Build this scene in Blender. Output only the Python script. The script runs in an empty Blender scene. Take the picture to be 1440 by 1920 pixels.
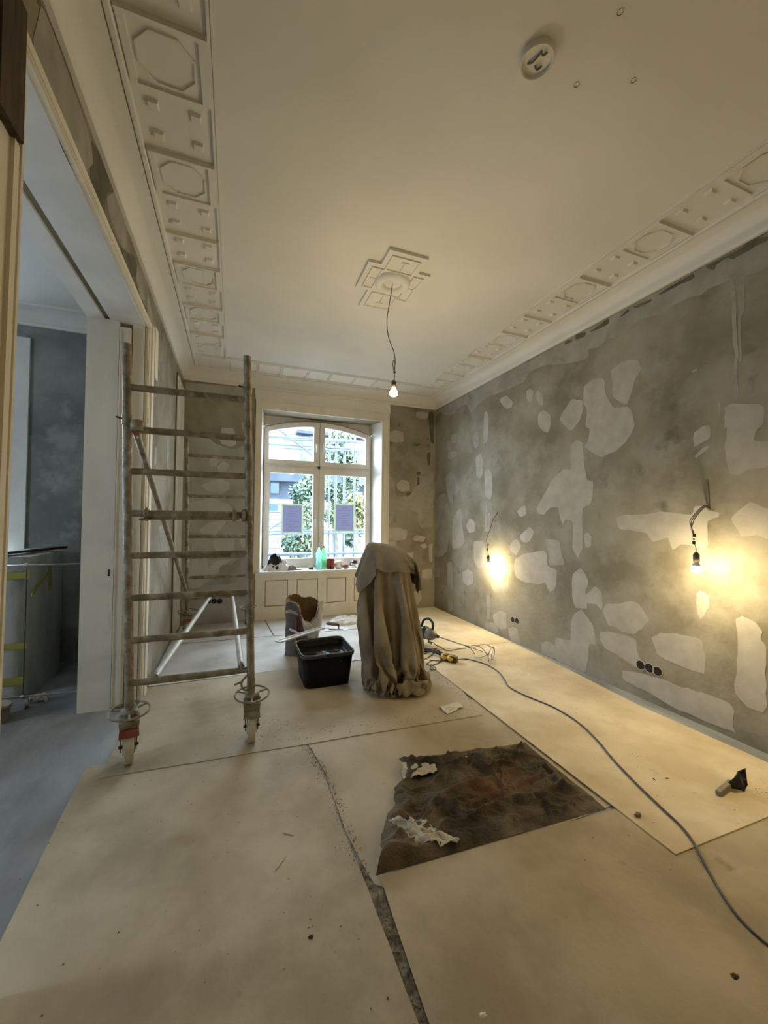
import bpy, bmesh, math, random
from mathutils import Vector, Matrix, noise
R = math.radians
C = bpy.context.scene.collection
random.seed(7)
# ------------------------------------------------------------------ camera
CAMZ = 1.44
YAW, PITCH, ROLL, FPX = 0.361, 0.0213, 0.0107, 742.8
cy, sy, cp, sp, cr, sr = math.cos(YAW), math.sin(YAW), math.cos(PITCH), math.sin(PITCH), math.cos(ROLL), math.sin(ROLL)
FW = Vector((sy*cp, cy*cp, sp)); r0 = Vector((cy, -sy, 0)); u0 = r0.cross(FW)
RT = cr*r0 + sr*u0; UP = -sr*r0 + cr*u0
CAM = Vector((0, 0, CAMZ))
cd = bpy.data.cameras.new('camera'); cam = bpy.data.objects.new('camera', cd); C.objects.link(cam)
cam.matrix_world = Matrix(((RT.x, UP.x, -FW.x, 0), (RT.y, UP.y, -FW.y, 0), (RT.z, UP.z, -FW.z, CAMZ), (0, 0, 0, 1)))
cd.sensor_fit = 'VERTICAL'; cd.sensor_height = 36.0; cd.lens = 36.0*FPX/1920.0
cd.clip_start = 0.05; cd.clip_end = 300
bpy.context.scene.camera = cam
def on(px, py, ax, val):
    "point of the real plane x/y/z = val that was surveyed at photo pixel (px, py)"
    d = FW*FPX + RT*(px-720) - UP*(py-960); i = 'XYZ'.index(ax)
    return CAM + d*((val-CAM[i])/d[i])
# ------------------------------------------------------------------ world, exposure
sc = bpy.context.scene
w = bpy.data.worlds.new('overcast_sky'); sc.world = w; w.use_nodes = True
bg = w.node_tree.nodes['Background']; bg.inputs[0].default_value = (0.73, 0.87, 1.0, 1); bg.inputs[1].default_value = 17.0
vs = sc.view_settings
vs.view_transform = 'Standard'; vs.look = 'None'; vs.gamma = 1.0; vs.use_curve_mapping = False
vs.exposure = 0.64
sc.cycles.use_denoising = True
sc.cycles.max_bounces = 10; sc.cycles.diffuse_bounces = 6
sc.cycles.sample_clamp_indirect = 6.0
sc.cycles.caustics_reflective = False; sc.cycles.caustics_refractive = False
BULB_WALL, BULB_PENDANT, BULB_REAR = 520.0, 270.0, 570.0
WARM = (1.0, 0.78, 0.41)
XL, XR, YB, ZT, ZC, YN = -0.683, 3.158, 5.937, 3.47, 3.315, -2.2
def portal(name, x0, x1, y, z0, z1):
    l = bpy.data.lights.new(name, 'AREA'); l.shape = 'RECTANGLE'; l.size = x1-x0; l.size_y = z1-z0
    l.cycles.is_portal = True
    o = bpy.data.objects.new(name, l); C.objects.link(o); o.location = ((x0+x1)/2, y, (z0+z1)/2); o.rotation_euler = (R(-90), 0, 0)
portal('window_portal', 0.36, 2.12, 6.36, 0.70, 3.0)
portal('side_room_portal', -3.35, -2.0, 5.12, 0.95, 3.12)
pl_ = bpy.data.lights.new('added_window_portal', 'AREA'); pl_.shape = 'RECTANGLE'; pl_.size = .72; pl_.size_y = 1.2; pl_.cycles.is_portal = True  # portal for the unseen window added to the side room
po = bpy.data.objects.new('added_window_portal', pl_); C.objects.link(po); po.location = (-4.87, 2.1, 1.6); po.rotation_euler = (R(90), 0, R(-90))

# ------------------------------------------------------------------ materials
MATS = {}
def srgb(c):
    return tuple(((v/255.0+0.055)/1.055)**2.4 if v/255.0 > 0.04045 else v/255.0/12.92 for v in c)
def mat(name, cols, scale=4.0, rough=0.8, bump=0.0, bscale=40.0, metal=0.0, detail=6.0, speck=None, spec=0.3, ramp=(0.35, 0.65), stretch=None, layer2=None):
    """procedural: colours mixed by noise, optional second larger noise, specks and fine relief. cols are linear."""
    if name in MATS: return MATS[name]
    m = bpy.data.materials.new(name); m.use_nodes = True; nt = m.node_tree; N = nt.nodes; L = nt.links
    b = N['Principled BSDF']; b.inputs['Roughness'].default_value = rough; b.inputs['Metallic'].default_value = metal
    b.inputs['Specular IOR Level'].default_value = spec
    tc = N.new('ShaderNodeTexCoord'); src = tc.outputs['Object']
    if stretch:
        mp = N.new('ShaderNodeMapping'); mp.inputs['Scale'].default_value = stretch; L.new(src, mp.inputs[0]); src = mp.outputs[0]
    nz = N.new('ShaderNodeTexNoise'); nz.inputs['Scale'].default_value = scale; nz.inputs['Detail'].default_value = detail; L.new(src, nz.inputs['Vector'])
    rp = N.new('ShaderNodeValToRGB'); L.new(nz.outputs[0], rp.inputs[0])
    el = rp.color_ramp.elements
    n = len(cols)
    while len(el) < n: el.new(0.5)
    for i, c in enumerate(cols):
        el[i].position = ramp[0] + (ramp[1]-ramp[0])*i/max(1, n-1); el[i].color = (*c, 1)
    col = rp.outputs[0]
    if layer2:
        c2, s2, lo, hi, amt = layer2
        n2 = N.new('ShaderNodeTexNoise'); n2.inputs['Scale'].default_value = s2; n2.inputs['Detail'].default_value = 8; n2.inputs['Roughness'].default_value = .6; L.new(src, n2.inputs['Vector'])
        mr = N.new('ShaderNodeMapRange'); mr.inputs[1].default_value = lo; mr.inputs[2].default_value = hi; mr.inputs[4].default_value = amt; L.new(n2.outputs[0], mr.inputs[0])
        mx = N.new('ShaderNodeMixRGB'); mx.inputs[2].default_value = (*c2, 1); L.new(mr.outputs[0], mx.inputs[0]); L.new(col, mx.inputs[1]); col = mx.outputs[0]
    if speck:
        c3, s3, lo, hi = speck
        n3 = N.new('ShaderNodeTexNoise'); n3.inputs['Scale'].default_value = s3; n3.inputs['Detail'].default_value = 3; L.new(tc.outputs['Object'], n3.inputs['Vector'])
        mr = N.new('ShaderNodeMapRange'); mr.inputs[1].default_value = lo; mr.inputs[2].default_value = hi; L.new(n3.outputs[0], mr.inputs[0])
        mx = N.new('ShaderNodeMixRGB'); mx.inputs[2].default_value = (*c3, 1); L.new(mr.outputs[0], mx.inputs[0]); L.new(col, mx.inputs[1]); col = mx.outputs[0]
    L.new(col, b.inputs['Base Color'])
    if bump:
        nb = N.new('ShaderNodeTexNoise'); nb.inputs['Scale'].default_value = bscale; nb.inputs['Detail'].default_value = 5; L.new(src, nb.inputs['Vector'])
        bp = N.new('ShaderNodeBump'); bp.inputs['Strength'].default_value = bump; bp.inputs['Distance'].default_value = 0.01; L.new(nb.outputs[0], bp.inputs['Height']); L.new(bp.outputs[0], b.inputs['Normal'])
    MATS[name] = m; return m
def plain(name, c, rough=0.5, metal=0.0, spec=0.4):
    return mat(name, [tuple(v*.93 for v in c), tuple(min(1, v*1.07) for v in c)], scale=15, rough=rough, metal=metal, spec=spec)
def glass(name, tint=(1, 1, 1), ior=1.45, body=0.0, body_col=(1, 1, 1)):
    m = bpy.data.materials.new(name); m.use_nodes = True; nt = m.node_tree; N = nt.nodes; L = nt.links
    N.remove(N['Principled BSDF']); out = N['Material Output']
    tr = N.new('ShaderNodeBsdfTransparent'); tr.inputs[0].default_value = (*tint, 1)
    gl = N.new('ShaderNodeBsdfGlossy'); gl.inputs['Roughness'].default_value = 0.02
    fr = N.new('ShaderNodeFresnel'); fr.inputs[0].default_value = ior
    mx = N.new('ShaderNodeMixShader'); L.new(fr.outputs[0], mx.inputs[0]); L.new(tr.outputs[0], mx.inputs[1]); L.new(gl.outputs[0], mx.inputs[2])
    res = mx.outputs[0]
    if body:
        df = N.new('ShaderNodeBsdfTranslucent'); df.inputs[0].default_value = (*body_col, 1)
        m2 = N.new('ShaderNodeMixShader'); m2.inputs[0].default_value = body; L.new(res, m2.inputs[1]); L.new(df.outputs[0], m2.inputs[2]); res = m2.outputs[0]
    L.new(res, out.inputs[0]); return m
def emit(name, c, s):
    m = bpy.data.materials.new(name); m.use_nodes = True; b = m.node_tree.nodes['Principled BSDF']
    b.inputs['Base Color'].default_value = (.8, .8, .8, 1); b.inputs['Emission Color'].default_value = (*c, 1); b.inputs['Emission Strength'].default_value = s
    return m
PLASTER = mat('old_plaster', [(.19, .168, .12), (.25, .226, .168), (.31, .284, .22)], scale=1.8, rough=.92, bump=.35, bscale=26, layer2=((.36, .338, .285), 3.4, .45, .70, .7), speck=((.14, .13, .10), 5.5, .66, .80), detail=9)
PLASTER_S = mat('side_room_plaster', [(.17, .175, .165), (.22, .225, .215), (.30, .305, .29)], scale=2.0, rough=.92, bump=.25, bscale=30, layer2=((.35, .36, .34), 3.0, .55, .66, .7))
FILL = mat('filler', [(.365, .34, .29), (.43, .405, .355)], scale=7, rough=.85, bump=.2, bscale=18, layer2=((.33, .31, .27), 11, .52, .75, .6))
FILL2 = mat('filler_thin', [(.285, .27, .235), (.37, .355, .315)], scale=5, rough=.88, bump=.25, bscale=22, layer2=((.23, .215, .18), 9, .55, .72, .6))
DARKP = mat('bare_plaster_dark', [(.10, .09, .065), (.165, .15, .115)], scale=8, rough=.95, bump=.3, bscale=40)
CEIL = mat('ceiling_paint', [(.70, .68, .63), (.76, .74, .69)], scale=1.3, rough=.9, bump=.05, bscale=60)
PAINT = mat('white_woodwork', [(.66, .62, .53), (.76, .72, .63)], scale=3, rough=.55, bump=.08, bscale=40, layer2=((.50, .45, .33), 9, .62, .75, .5), stretch=(1, 1, .35))
PAINTW = mat('window_white', [(.72, .70, .67), (.80, .79, .76)], scale=4, rough=.4)
PAINTD = mat('door_white', [(.66, .63, .56), (.76, .73, .65)], scale=4, rough=.5, bump=.06, bscale=40, layer2=((.54, .48, .35), 7, .60, .75, .6), stretch=(1, 1, .3))
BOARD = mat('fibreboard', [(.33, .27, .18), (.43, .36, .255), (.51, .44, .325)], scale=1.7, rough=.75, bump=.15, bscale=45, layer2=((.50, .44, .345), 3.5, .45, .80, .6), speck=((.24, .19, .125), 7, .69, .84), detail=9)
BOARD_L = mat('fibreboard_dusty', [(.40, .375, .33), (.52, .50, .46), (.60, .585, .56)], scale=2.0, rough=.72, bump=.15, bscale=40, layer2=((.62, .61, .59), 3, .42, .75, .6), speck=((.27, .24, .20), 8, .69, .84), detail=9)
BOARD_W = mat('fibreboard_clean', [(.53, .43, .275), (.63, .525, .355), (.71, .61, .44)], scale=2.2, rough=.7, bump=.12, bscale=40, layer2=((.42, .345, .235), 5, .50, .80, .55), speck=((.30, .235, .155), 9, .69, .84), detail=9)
BOARD_D = mat('fibreboard_foreground', [(.33, .27, .18), (.42, .35, .245), (.50, .425, .31)], scale=1.6, rough=.72, bump=.15, bscale=45, layer2=((.54, .46, .34), 3.2, .45, .82, .6), speck=((.20, .16, .105), 6, .69, .84), detail=9)
CONC = mat('dusty_floor', [(.18, .19, .20), (.27, .28, .29), (.36, .37, .38)], scale=2.4, rough=.8, bump=.2, bscale=30, stretch=(1, .5, 1), layer2=((.40, .41, .42), 3, .5, .7, .6), detail=9)
GRIT = mat('grit', [(.16, .135, .10), (.30, .26, .20)], scale=60, rough=.95)
SCAF = mat('dirty_galvanised', [(.17, .14, .09), (.25, .21, .145), (.33, .29, .22)], scale=16, rough=.5, bump=.6, bscale=45, metal=.2, layer2=((.47, .45, .40), 13, .55, .70, .8))
SCAF_L = mat('pale_galvanised', [(.40, .39, .36), (.54, .53, .50)], scale=16, rough=.5, bump=.2, bscale=60, metal=.2, layer2=((.26, .22, .16), 18, .58, .7, .6))
REDP = mat('red_enamel', [(.20, .055, .035), (.30, .10, .06)], scale=12, rough=.5, layer2=((.2, .16, .11), 20, .58, .7, .6))
TYRE = mat('nylon_wheel', [(.44, .40, .31), (.55, .51, .41)], scale=10, rough=.6)
DKMETAL = mat('dark_metal', [(.05, .045, .04), (.11, .10, .09)], scale=30, rough=.45, metal=.7)
STEEL = mat('steel', [(.38, .37, .35), (.55, .54, .52)], scale=25, rough=.3, metal=.9)
WHITEM = mat('white_metal', [(.62, .63, .62), (.74, .75, .74)], scale=20, rough=.35)
BLACKP = mat('black_plastic', [(.006, .006, .006), (.010, .010, .010)], scale=20, rough=.5, spec=.12, speck=((.30, .28, .25), 30, .74, .76))
TOOLB = mat('black_rubber', [(.008, .008, .008), (.016, .015, .014)], scale=20, rough=.4)
CABLE = mat('black_cable', [(.02, .02, .022), (.045, .045, .05)], scale=40, rough=.55)
CABLE_G = mat('grey_cable', [(.07, .075, .085), (.11, .115, .125)], scale=30, rough=.5)
CLOTH = mat('drop_cloth', [(.21, .172, .118), (.29, .243, .172), (.36, .305, .23)], scale=3.5, rough=.95, bump=.5, bscale=120, layer2=((.33, .28, .21), 7, .55, .72, .6))
CLOTH2 = mat('grey_cloth', [(.21, .185, .148), (.29, .258, .21)], scale=5, rough=.95, bump=.5, bscale=120, layer2=((.30, .275, .235), 9, .56, .72, .6))
WOOD = mat('handle_wood', [(.25, .15, .07), (.38, .25, .13)], scale=8, rough=.55, stretch=(1, 8, 8))
RWOOD = mat('red_wood', [(.22, .07, .035), (.32, .12, .06)], scale=10, rough=.45)
BROWNW = mat('stripped_wood', [(.035, .022, .012), (.075, .05, .03)], scale=6, rough=.7, stretch=(6, 6, .6))
PAPER = mat('paper', [(.66, .62, .52), (.76, .72, .63)], scale=12, rough=.9)
TISSUE = mat('pale_rag', [(.50, .45, .36), (.66, .61, .51)], scale=14, rough=.9, bump=.3, bscale=60)
TEAL = mat('teal_plastic', [(.012, .045, .05), (.02, .07, .075)], scale=10, rough=.4)
GREYM = mat('cast_grey', [(.20, .19, .19), (.30, .29, .29)], scale=18, rough=.45, metal=.4)
YELL = plain('yellow_cap', (.75, .55, .09), .5)
DUST = mat('white_plaster_dust', [(.55, .52, .47), (.72, .70, .66)], scale=14, rough=.95, bump=.6, bscale=40)
TAPE = mat('yellow_tape', [(.28, .24, .04), (.36, .31, .07)], scale=10, rough=.6)
TAPEG = mat('pale_tape', [(.62, .66, .50), (.70, .74, .58)], scale=10, rough=.6)
FILM = mat('dust_sheet_film', [(.34, .35, .32), (.46, .47, .44)], scale=4, rough=.5, bump=.5, bscale=9, stretch=(2, 2, .4), layer2=((.22, .23, .21), 6, .55, .7, .5))
GLASS = glass('window_glass')
# ------------------------------------------------------------------ mesh helpers
class MB:
    def __init__(s): s.v = []; s.f = []; s.sm = []
    def add(s, vs_, fs, smooth=False):
        o = len(s.v); s.v += [tuple(p) for p in vs_]; s.f += [tuple(i+o for i in f) for f in fs]; s.sm += [smooth]*len(fs); return s
    def box(s, x0, x1, y0, y1, z0, z1):
        vs_ = [(x0, y0, z0), (x1, y0, z0), (x1, y1, z0), (x0, y1, z0), (x0, y0, z1), (x1, y0, z1), (x1, y1, z1), (x0, y1, z1)]
        return s.add(vs_, [(0, 3, 2, 1), (4, 5, 6, 7), (0, 1, 5, 4), (1, 2, 6, 5), (2, 3, 7, 6), (3, 0, 4, 7)])
    def hexa(s, b, t):
        return s.add(list(b)+list(t), [(0, 3, 2, 1), (4, 5, 6, 7), (0, 1, 5, 4), (1, 2, 6, 5), (2, 3, 7, 6), (3, 0, 4, 7)])
    def obox(s, c, ax, ay, az):
        "box by centre and three half-axis vectors"
        c, ax, ay, az = Vector(c), Vector(ax), Vector(ay), Vector(az)
        b = [c-ax-ay-az, c+ax-ay-az, c+ax+ay-az, c-ax+ay-az]; return s.hexa(b, [p+2*az for p in b])
    def tube(s, pts, r, n=8, caps=True):
        pts = [Vector(p) for p in pts]; rs = r if isinstance(r, (list, tuple)) else [r]*len(pts)
        prev = None; vs_ = []
        for i, p in enumerate(pts):
            d = (pts[min(i+1, len(pts)-1)]-pts[max(i-1, 0)])
            if d.length < 1e-9: d = Vector((0, 0, 1))
            d.normalize()
            if prev is None:
                a = Vector((0, 0, 1)) if abs(d.z) < .9 else Vector((1, 0, 0)); u = d.cross(a).normalized()
            else:
                u = (prev-d*prev.dot(d)); u = u.normalized() if u.length > 1e-6 else d.orthogonal().normalized()
            prev = u; v = d.cross(u)
            vs_ += [p+(u*math.cos(2*math.pi*k/n)+v*math.sin(2*math.pi*k/n))*rs[i] for k in range(n)]
        fs = [(i*n+k, i*n+(k+1) % n, (i+1)*n+(k+1) % n, (i+1)*n+k) for i in range(len(pts)-1) for k in range(n)]
        s.add(vs_, fs, True)
        if caps: s.add(vs_[:n], [tuple(range(n))[::-1]]); s.add(vs_[-n:], [tuple(range(n))])
        return s
    def lathe(s, prof, c=(0, 0, 0), n=20, axis=None):
        "prof: (radius, height) pairs turned about z (or about axis vector) at c"
        c = Vector(c); az = Vector(axis).normalized() if axis else Vector((0, 0, 1)); ax = az.orthogonal().normalized(); ay = az.cross(ax)
        vs_ = [c+az*h+(ax*math.cos(2*math.pi*k/n)+ay*math.sin(2*math.pi*k/n))*max(r, 1e-5) for r, h in prof for k in range(n)]
        fs = [(i*n+k, i*n+(k+1) % n, (i+1)*n+(k+1) % n, (i+1)*n+k) for i in range(len(prof)-1) for k in range(n)]
        return s.add(vs_, fs, True)
    def ring(s, c, r, t, axis=(0, 0, 1), n=28, m=8, a0=0, a1=2*math.pi, sq=1.0):
        az = Vector(axis).normalized(); ax = az.orthogonal().normalized(); ay = az.cross(ax); c = Vector(c)
        k = n if a1-a0 > 6.28 else n+1
        pts = [c+ax*math.cos(a0+(a1-a0)*i/n)*r+ay*math.sin(a0+(a1-a0)*i/n)*r*sq for i in range(n+1)]
        return s.tube(pts, t, m, False)
    def poly(s, pts, thick):
        "extrude a (possibly concave) planar outline by vector thick; front face = outline+thick"
        pts = [Vector(p) for p in pts]; t = Vector(thick); n = len(pts)
        from mathutils.geometry import tessellate_polygon
        tri = tessellate_polygon([pts])
        nrm = sum(((pts[b]-pts[a]).cross(pts[c]-pts[a]) for a, b, c in tri), Vector())
        front = [f if (pts[f[1]]-pts[f[0]]).cross(pts[f[2]]-pts[f[0]]).dot(t) > 0 else f[::-1] for f in tri]
        o = len(s.v); s.v += [tuple(p+t) for p in pts]+[tuple(p) for p in pts]
        s.f += [tuple(i+o for i in f) for f in front]; s.sm += [False]*len(front)
        area = sum(((pts[i]).cross(pts[(i+1) % n]) for i in range(n)), Vector())
        ccw = area.dot(t) > 0
        for i in range(n):
            j = (i+1) % n; q = (o+i, o+n+i, o+n+j, o+j) if ccw else (o+j, o+n+j, o+n+i, o+i)
            s.f.append(q); s.sm.append(False)
        return s
    def grid(s, fn, nu, nv, closed_u=False, flip=False):
        vs_ = [fn(i/(nu if closed_u else nu-1), j/(nv-1)) for j in range(nv) for i in range(nu)]
        fs = []
        for j in range(nv-1):
            for i in range(nu if closed_u else nu-1):
                i2 = (i+1) % nu; q = (j*nu+i, j*nu+i2, (j+1)*nu+i2, (j+1)*nu+i); fs.append(q[::-1] if flip else q)
        return s.add(vs_, fs, True)
    def build(s, name, m, parent=None, **props):
        me = bpy.data.meshes.new(name); me.from_pydata(s.v, [], s.f); me.materials.append(m)
        me.polygons.foreach_set('use_smooth', s.sm); me.update()
        o = bpy.data.objects.new(name, me); C.objects.link(o)
        if parent:
            o.parent = parent
            o.matrix_parent_inverse = Matrix.Translation(parent.location).inverted() if parent.parent is None else parent.matrix_world.inverted()
        for k, v in props.items(): o[k] = v
        return o
def solid(o, t, off=-1):
    md = o.modifiers.new('thickness', 'SOLIDIFY'); md.thickness = t; md.offset = off; return o
def tag(o, label, cat, group=None):
    o['label'] = label; o['category'] = cat
    if group: o['group'] = group
    return o
def thing(name, loc, label, cat, group=None):
    o = bpy.data.objects.new(name, None); C.objects.link(o); o.location = loc; o.empty_display_size = .1
    return tag(o, label, cat, group)
def struct(o, parent=None):
    o['kind'] = 'structure'; return o
def spline(pts, k=6):
    P = [Vector(p) for p in pts]; out = []
    for i in range(len(P)-1):
        a, b, c, d = P[max(i-1, 0)], P[i], P[i+1], P[min(i+2, len(P)-1)]
        for j in range(k):
            t = j/k; out.append(.5*((2*b)+(c-a)*t+(2*a-5*b+4*c-d)*t*t+(3*b-a-3*c+d)*t**3))
    return out+[P[-1]]
def closed_spline(P, k=4, jit=0.0):
    P = [Vector(p) for p in P]; n = len(P); out = []
    for i in range(n):
        a, b, c, d = P[i-1], P[i], P[(i+1) % n], P[(i+2) % n]
        for j in range(k):
            t = j/k; q = .5*((2*b)+(c-a)*t+(2*a-5*b+4*c-d)*t*t+(3*b-a-3*c+d)*t**3)
            out.append((1-.32)*b.lerp(c, t)+.32*q)
    return out
def fbm(p, o=4):
    return noise.fractal(Vector(p), 1.0, 2.0, o)

# ================================================================== ROOM
floor = struct(MB().box(-4.6, 3.35, YN-.1, 6.5, -.12, 0).build('floor', CONC))
wall_right = struct(MB().box(XR, XR+.25, YN, 6.6, 0, ZT+.1).build('wall_right', PLASTER))
wall_rear = struct(MB().box(-4.6, XR+.25, YN-.2, YN, 0, ZT+.1).build('wall_rear', PLASTER))
mb = MB(); WX0, WX1, WZ0, WZ1 = .345, 2.188, .66, 3.028
mb.box(-1.05, WX0, YB, 6.5, 0, ZT+.1); mb.box(WX1, XR+.02, YB, 6.5, 0, ZT+.1); mb.box(WX0, WX1, YB, 6.5, WZ1, ZT+.1); mb.box(WX0, WX1, YB, 6.5, 0, WZ0)
wall_back = struct(mb.build('wall_back', PLASTER))
OY0, OY1, OZ = 1.60, 3.56, 2.94          # the wide opening to the side room
mb = MB(); mb.box(-1.05, XL, YN, OY0-.09, 0, ZT+.1); mb.box(-1.05, XL, OY0-.10, OY0, OZ, ZT+.1); mb.box(-1.05, XL, OY1, YB, 0, ZT+.1); mb.box(-1.05, XL, OY0, OY1, OZ+.02, ZT+.1)
wall_left = struct(mb.build('wall_left', PLASTER))
ceiling = struct(MB().box(-4.6, XR+.25, YN-.1, 6.6, ZT, ZT+.12).build('ceiling', CEIL))
# side room shell
mb = MB(); AY = 4.85
mb.box(-2.03, -1.05, AY, AY+.35, 0, ZT); mb.box(-4.6, -3.3, AY, AY+.35, 0, ZT); mb.box(-3.3, -2.03, AY, AY+.35, 3.13, ZT); mb.box(-3.3, -2.03, AY, AY+.35, 0, .9)
wall_side_back = struct(mb.build('wall_side_back', PLASTER_S))
mb = MB(); mb.box(-4.85, -4.6, YN, 1.70, 0, ZT); mb.box(-4.85, -4.6, 2.46, 5.2, 0, ZT); mb.box(-4.85, -4.6, 1.70, 2.46, 0, .99); mb.box(-4.85, -4.6, 1.70, 2.46, 2.21, ZT)
wall_side_left = struct(mb.build('wall_side_left', PLASTER_S))
w3 = struct(bpy.data.objects.new('added_window', None)); C.objects.link(w3); w3.location = (-4.7, 2.1, .99)  # unseen window, added to bring daylight onto the side-room floor and cabinet
mb = MB()
for y_ in (1.70, 2.41): mb.box(-4.74, -4.66, y_, y_+.05, .99, 2.21)
for z_ in (.99, 2.16): mb.box(-4.74, -4.66, 1.75, 2.41, z_, z_+.05)
mb.build('frame', PAINTW, w3)
MB().add([(-4.70, 1.75, 1.04), (-4.70, 2.41, 1.04), (-4.70, 2.41, 2.16), (-4.70, 1.75, 2.16)], [(0, 1, 2, 3)]).build('pane', GLASS, w3)
# ---- coves
def cove(name, x0, x1, y0, y1, m=CEIL):
    prof = [(0, ZC), (.022, ZC), (.026, ZC+.012), (.026, ZC+.03), (.014, ZC+.036)]
    for i in range(11):
        t = R(90)*i/10; prof.append((.158-.144*math.cos(t), ZC+.04+.098*math.sin(t)))
    prof += [(.158, ZT-.004), (.166, ZT-.004), (.166, ZT-.020), (.186, ZT-.022), (.192, ZT-.015), (.192, ZT+.002)]
    mb = MB(); k = len(prof); vs_ = []
    for d, z in prof: vs_ += [(x0+d, y0+d, z), (x1-d, y0+d, z), (x1-d, y1-d, z), (x0+d, y1-d, z)]
    fs = [(i*4+c, (i+1)*4+c, (i+1)*4+(c+1) % 4, i*4+(c+1) % 4) for i in range(k-1) for c in range(4)]
    mb.add(vs_, [f[::-1] for f in fs], False); o = mb.build(name, m)
    for p in o.data.polygons: p.use_smooth = True
    md = o.modifiers.new('es', 'EDGE_SPLIT'); md.split_angle = R(28)
    return struct(o)
cove('trim_1', XL, XR, YN, YB)
cove('trim_2', -4.6, -1.05, YN, AY)
# ---- stucco band: ridges and relief cells on the ceiling
ths = [1.79, 2.442, 3.106, 3.457, 4.10, 4.725, 5.33]      # far ends of the rosette cells
thn = [2.09, 2.753, 3.765, 4.405, 5.01]                    # far ends of the octagon cells
TB = .013
def band(inner_x, outer_x, sgn):
    # inner_x is next the cove, outer_x next the plain ceiling field, sgn=+1 left band, -1 right band
    f = lambda d: inner_x+sgn*d
    def bx(mb, d0, d1, y0, y1, t):
        a, b = sorted((f(d0), f(d1))); mb.box(a, b, y0, y1, ZT-t, ZT+.003)
    W = abs(outer_x-inner_x)
    mb = MB(); bx(mb, W, W+.013, -1.9, 5.33, TB); bx(mb, W+.016, W+.030, -1.9, 5.345, .007); mb.build('stucco_border', CEIL, ceiling)
    y = -1.9; seq = sorted([(v, 't') for v in ths]+[(v, 'n') for v in thn]+[(1.44, 'n'), (1.14, 't'), (.80, 'n'), (.48, 't'), (.14, 'n'), (-.2, 't')])
    prev = -.5
    for v, kind in seq:
        if kind == 't':                                  # open cell with four rosettes, deep step at its far end
            bx(mb2 := MB(), 0, W, v, v+.010, TB+.014); mb2.build('stucco_bar', CEIL, ceiling)
            for dx in (.075, W-.075):
                for dy in (.085, .235):
                    yy = prev+(v-prev)*(dy/.32); x = f(dx); s_ = .026
                    m3 = MB(); m3.hexa([(x-s_, yy-s_, ZT+.002), (x-s_, yy+s_, ZT+.002), (x+s_, yy+s_, ZT+.002), (x+s_, yy-s_, ZT+.002)], [(x-s_*.8, yy-s_*.8, ZT-.016), (x-s_*.8, yy+s_*.8, ZT-.016), (x+s_*.8, yy+s_*.8, ZT-.016), (x+s_*.8, yy-s_*.8, ZT-.016)])
                    m3.build('rosette', CEIL, ceiling)
        else:                                            # plate with a sunk rectangle holding an octagon
            m3 = MB(); y0 = prev+.012; i0, i1 = .030, W-.036
            bx(m3, 0, i0, y0, v+.012, TB); bx(m3, i1, W, y0, v+.012, TB); bx(m3, i0, i1, y0, y0+.02, TB); bx(m3, i0, i1, v, v+.012, TB)
            m3.build('stucco_frame', CEIL, ceiling)
            a, b = i0+.022, i1-.022; c0, c1 = y0+.05, v-.024; q = .062
            pts = [(a+q, c0), (b-q, c0), (b, c0+q), (b, c1-q), (b-q, c1), (a+q, c1), (a, c1-q), (a, c0+q)]
            m4 = MB()
            for k in range(8):
                p, n_ = pts[k], pts[(k+1) % 8]; P, Q = Vector((f(p[0]), p[1], ZT-.004)), Vector((f(n_[0]), n_[1], ZT-.004)); d = (Q-P)
                m4.obox((P+Q)/2, d/2, Vector((-d.y, d.x, 0)).normalized()*.0045, (0, 0, .0045))
            m4.build('octagon_relief', CEIL, ceiling)
        prev = v
XI, XO = XL+.200, XL+.540
band(XI, XO, 1); band(XR-.200, XR-.540, -1)
# back band
mb = MB(); yb0 = 5.33
mb.box(XL+.54, XR-.54, yb0, yb0+.013, ZT-TB, ZT+.002); mb.box(XL+.54, XR-.54, yb0-.028, yb0-.014, ZT-.007, ZT+.002); mb.build('stucco_border', CEIL, ceiling)
x = XL+.60
for k in range(8):
    wv = .30 if k % 2 else .34; m3 = MB(); x1 = min(x+wv, XR-.58)
    m3.box(x, x+.012, yb0+.03, 5.70, ZT-TB, ZT+.002); m3.box(x1-.012, x1, yb0+.03, 5.70, ZT-TB, ZT+.002); m3.box(x+.012, x1-.012, yb0+.03, yb0+.042, ZT-.012, ZT+.002); m3.box(x+.012, x1-.012, 5.688, 5.70, ZT-TB, ZT+.002)
    m3.build('stucco_frame', CEIL, ceiling); x = x1+.012
    if x > XR-.62: break
# ceiling rose
rose = struct(MB().poly([(1.045, 2.70, ZT+.002), (1.365, 2.70, ZT+.002), (1.365, 2.885, ZT+.002), (1.475, 2.885, ZT+.002), (1.475, 3.33, ZT+.002), (1.375, 3.33, ZT+.002), (1.375, 3.535, ZT+.002), (1.055, 3.535, ZT+.002), (1.055, 3.25, ZT+.002), (.945, 3.25, ZT+.002), (.945, 2.885, ZT+.002), (1.045, 2.885, ZT+.002)], (0, 0, -.024)).build('trim_3', CEIL))
mb = MB(); za = ZT-.033; zb = ZT-.020
def frame(mb, x0, x1, y0, y1, t=.012, za=za, zb=zb):
    mb.box(x0, x1, y0, y0+t, za, zb); mb.box(x0, x1, y1-t, y1, za, zb); mb.box(x0, x0+t, y0+t, y1-t, za, zb); mb.box(x1-t, x1, y0+t, y1-t, za, zb)
for q in ((1.085, 1.325, 2.745, 2.93), (1.095, 1.335, 3.25, 3.49), (.985, 1.08, 2.925, 3.21), (1.345, 1.435, 2.925, 3.29)):
    m3 = MB(); frame(m3, *q); m3.build('relief_frame', CEIL, rose)
m3 = MB()
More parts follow.
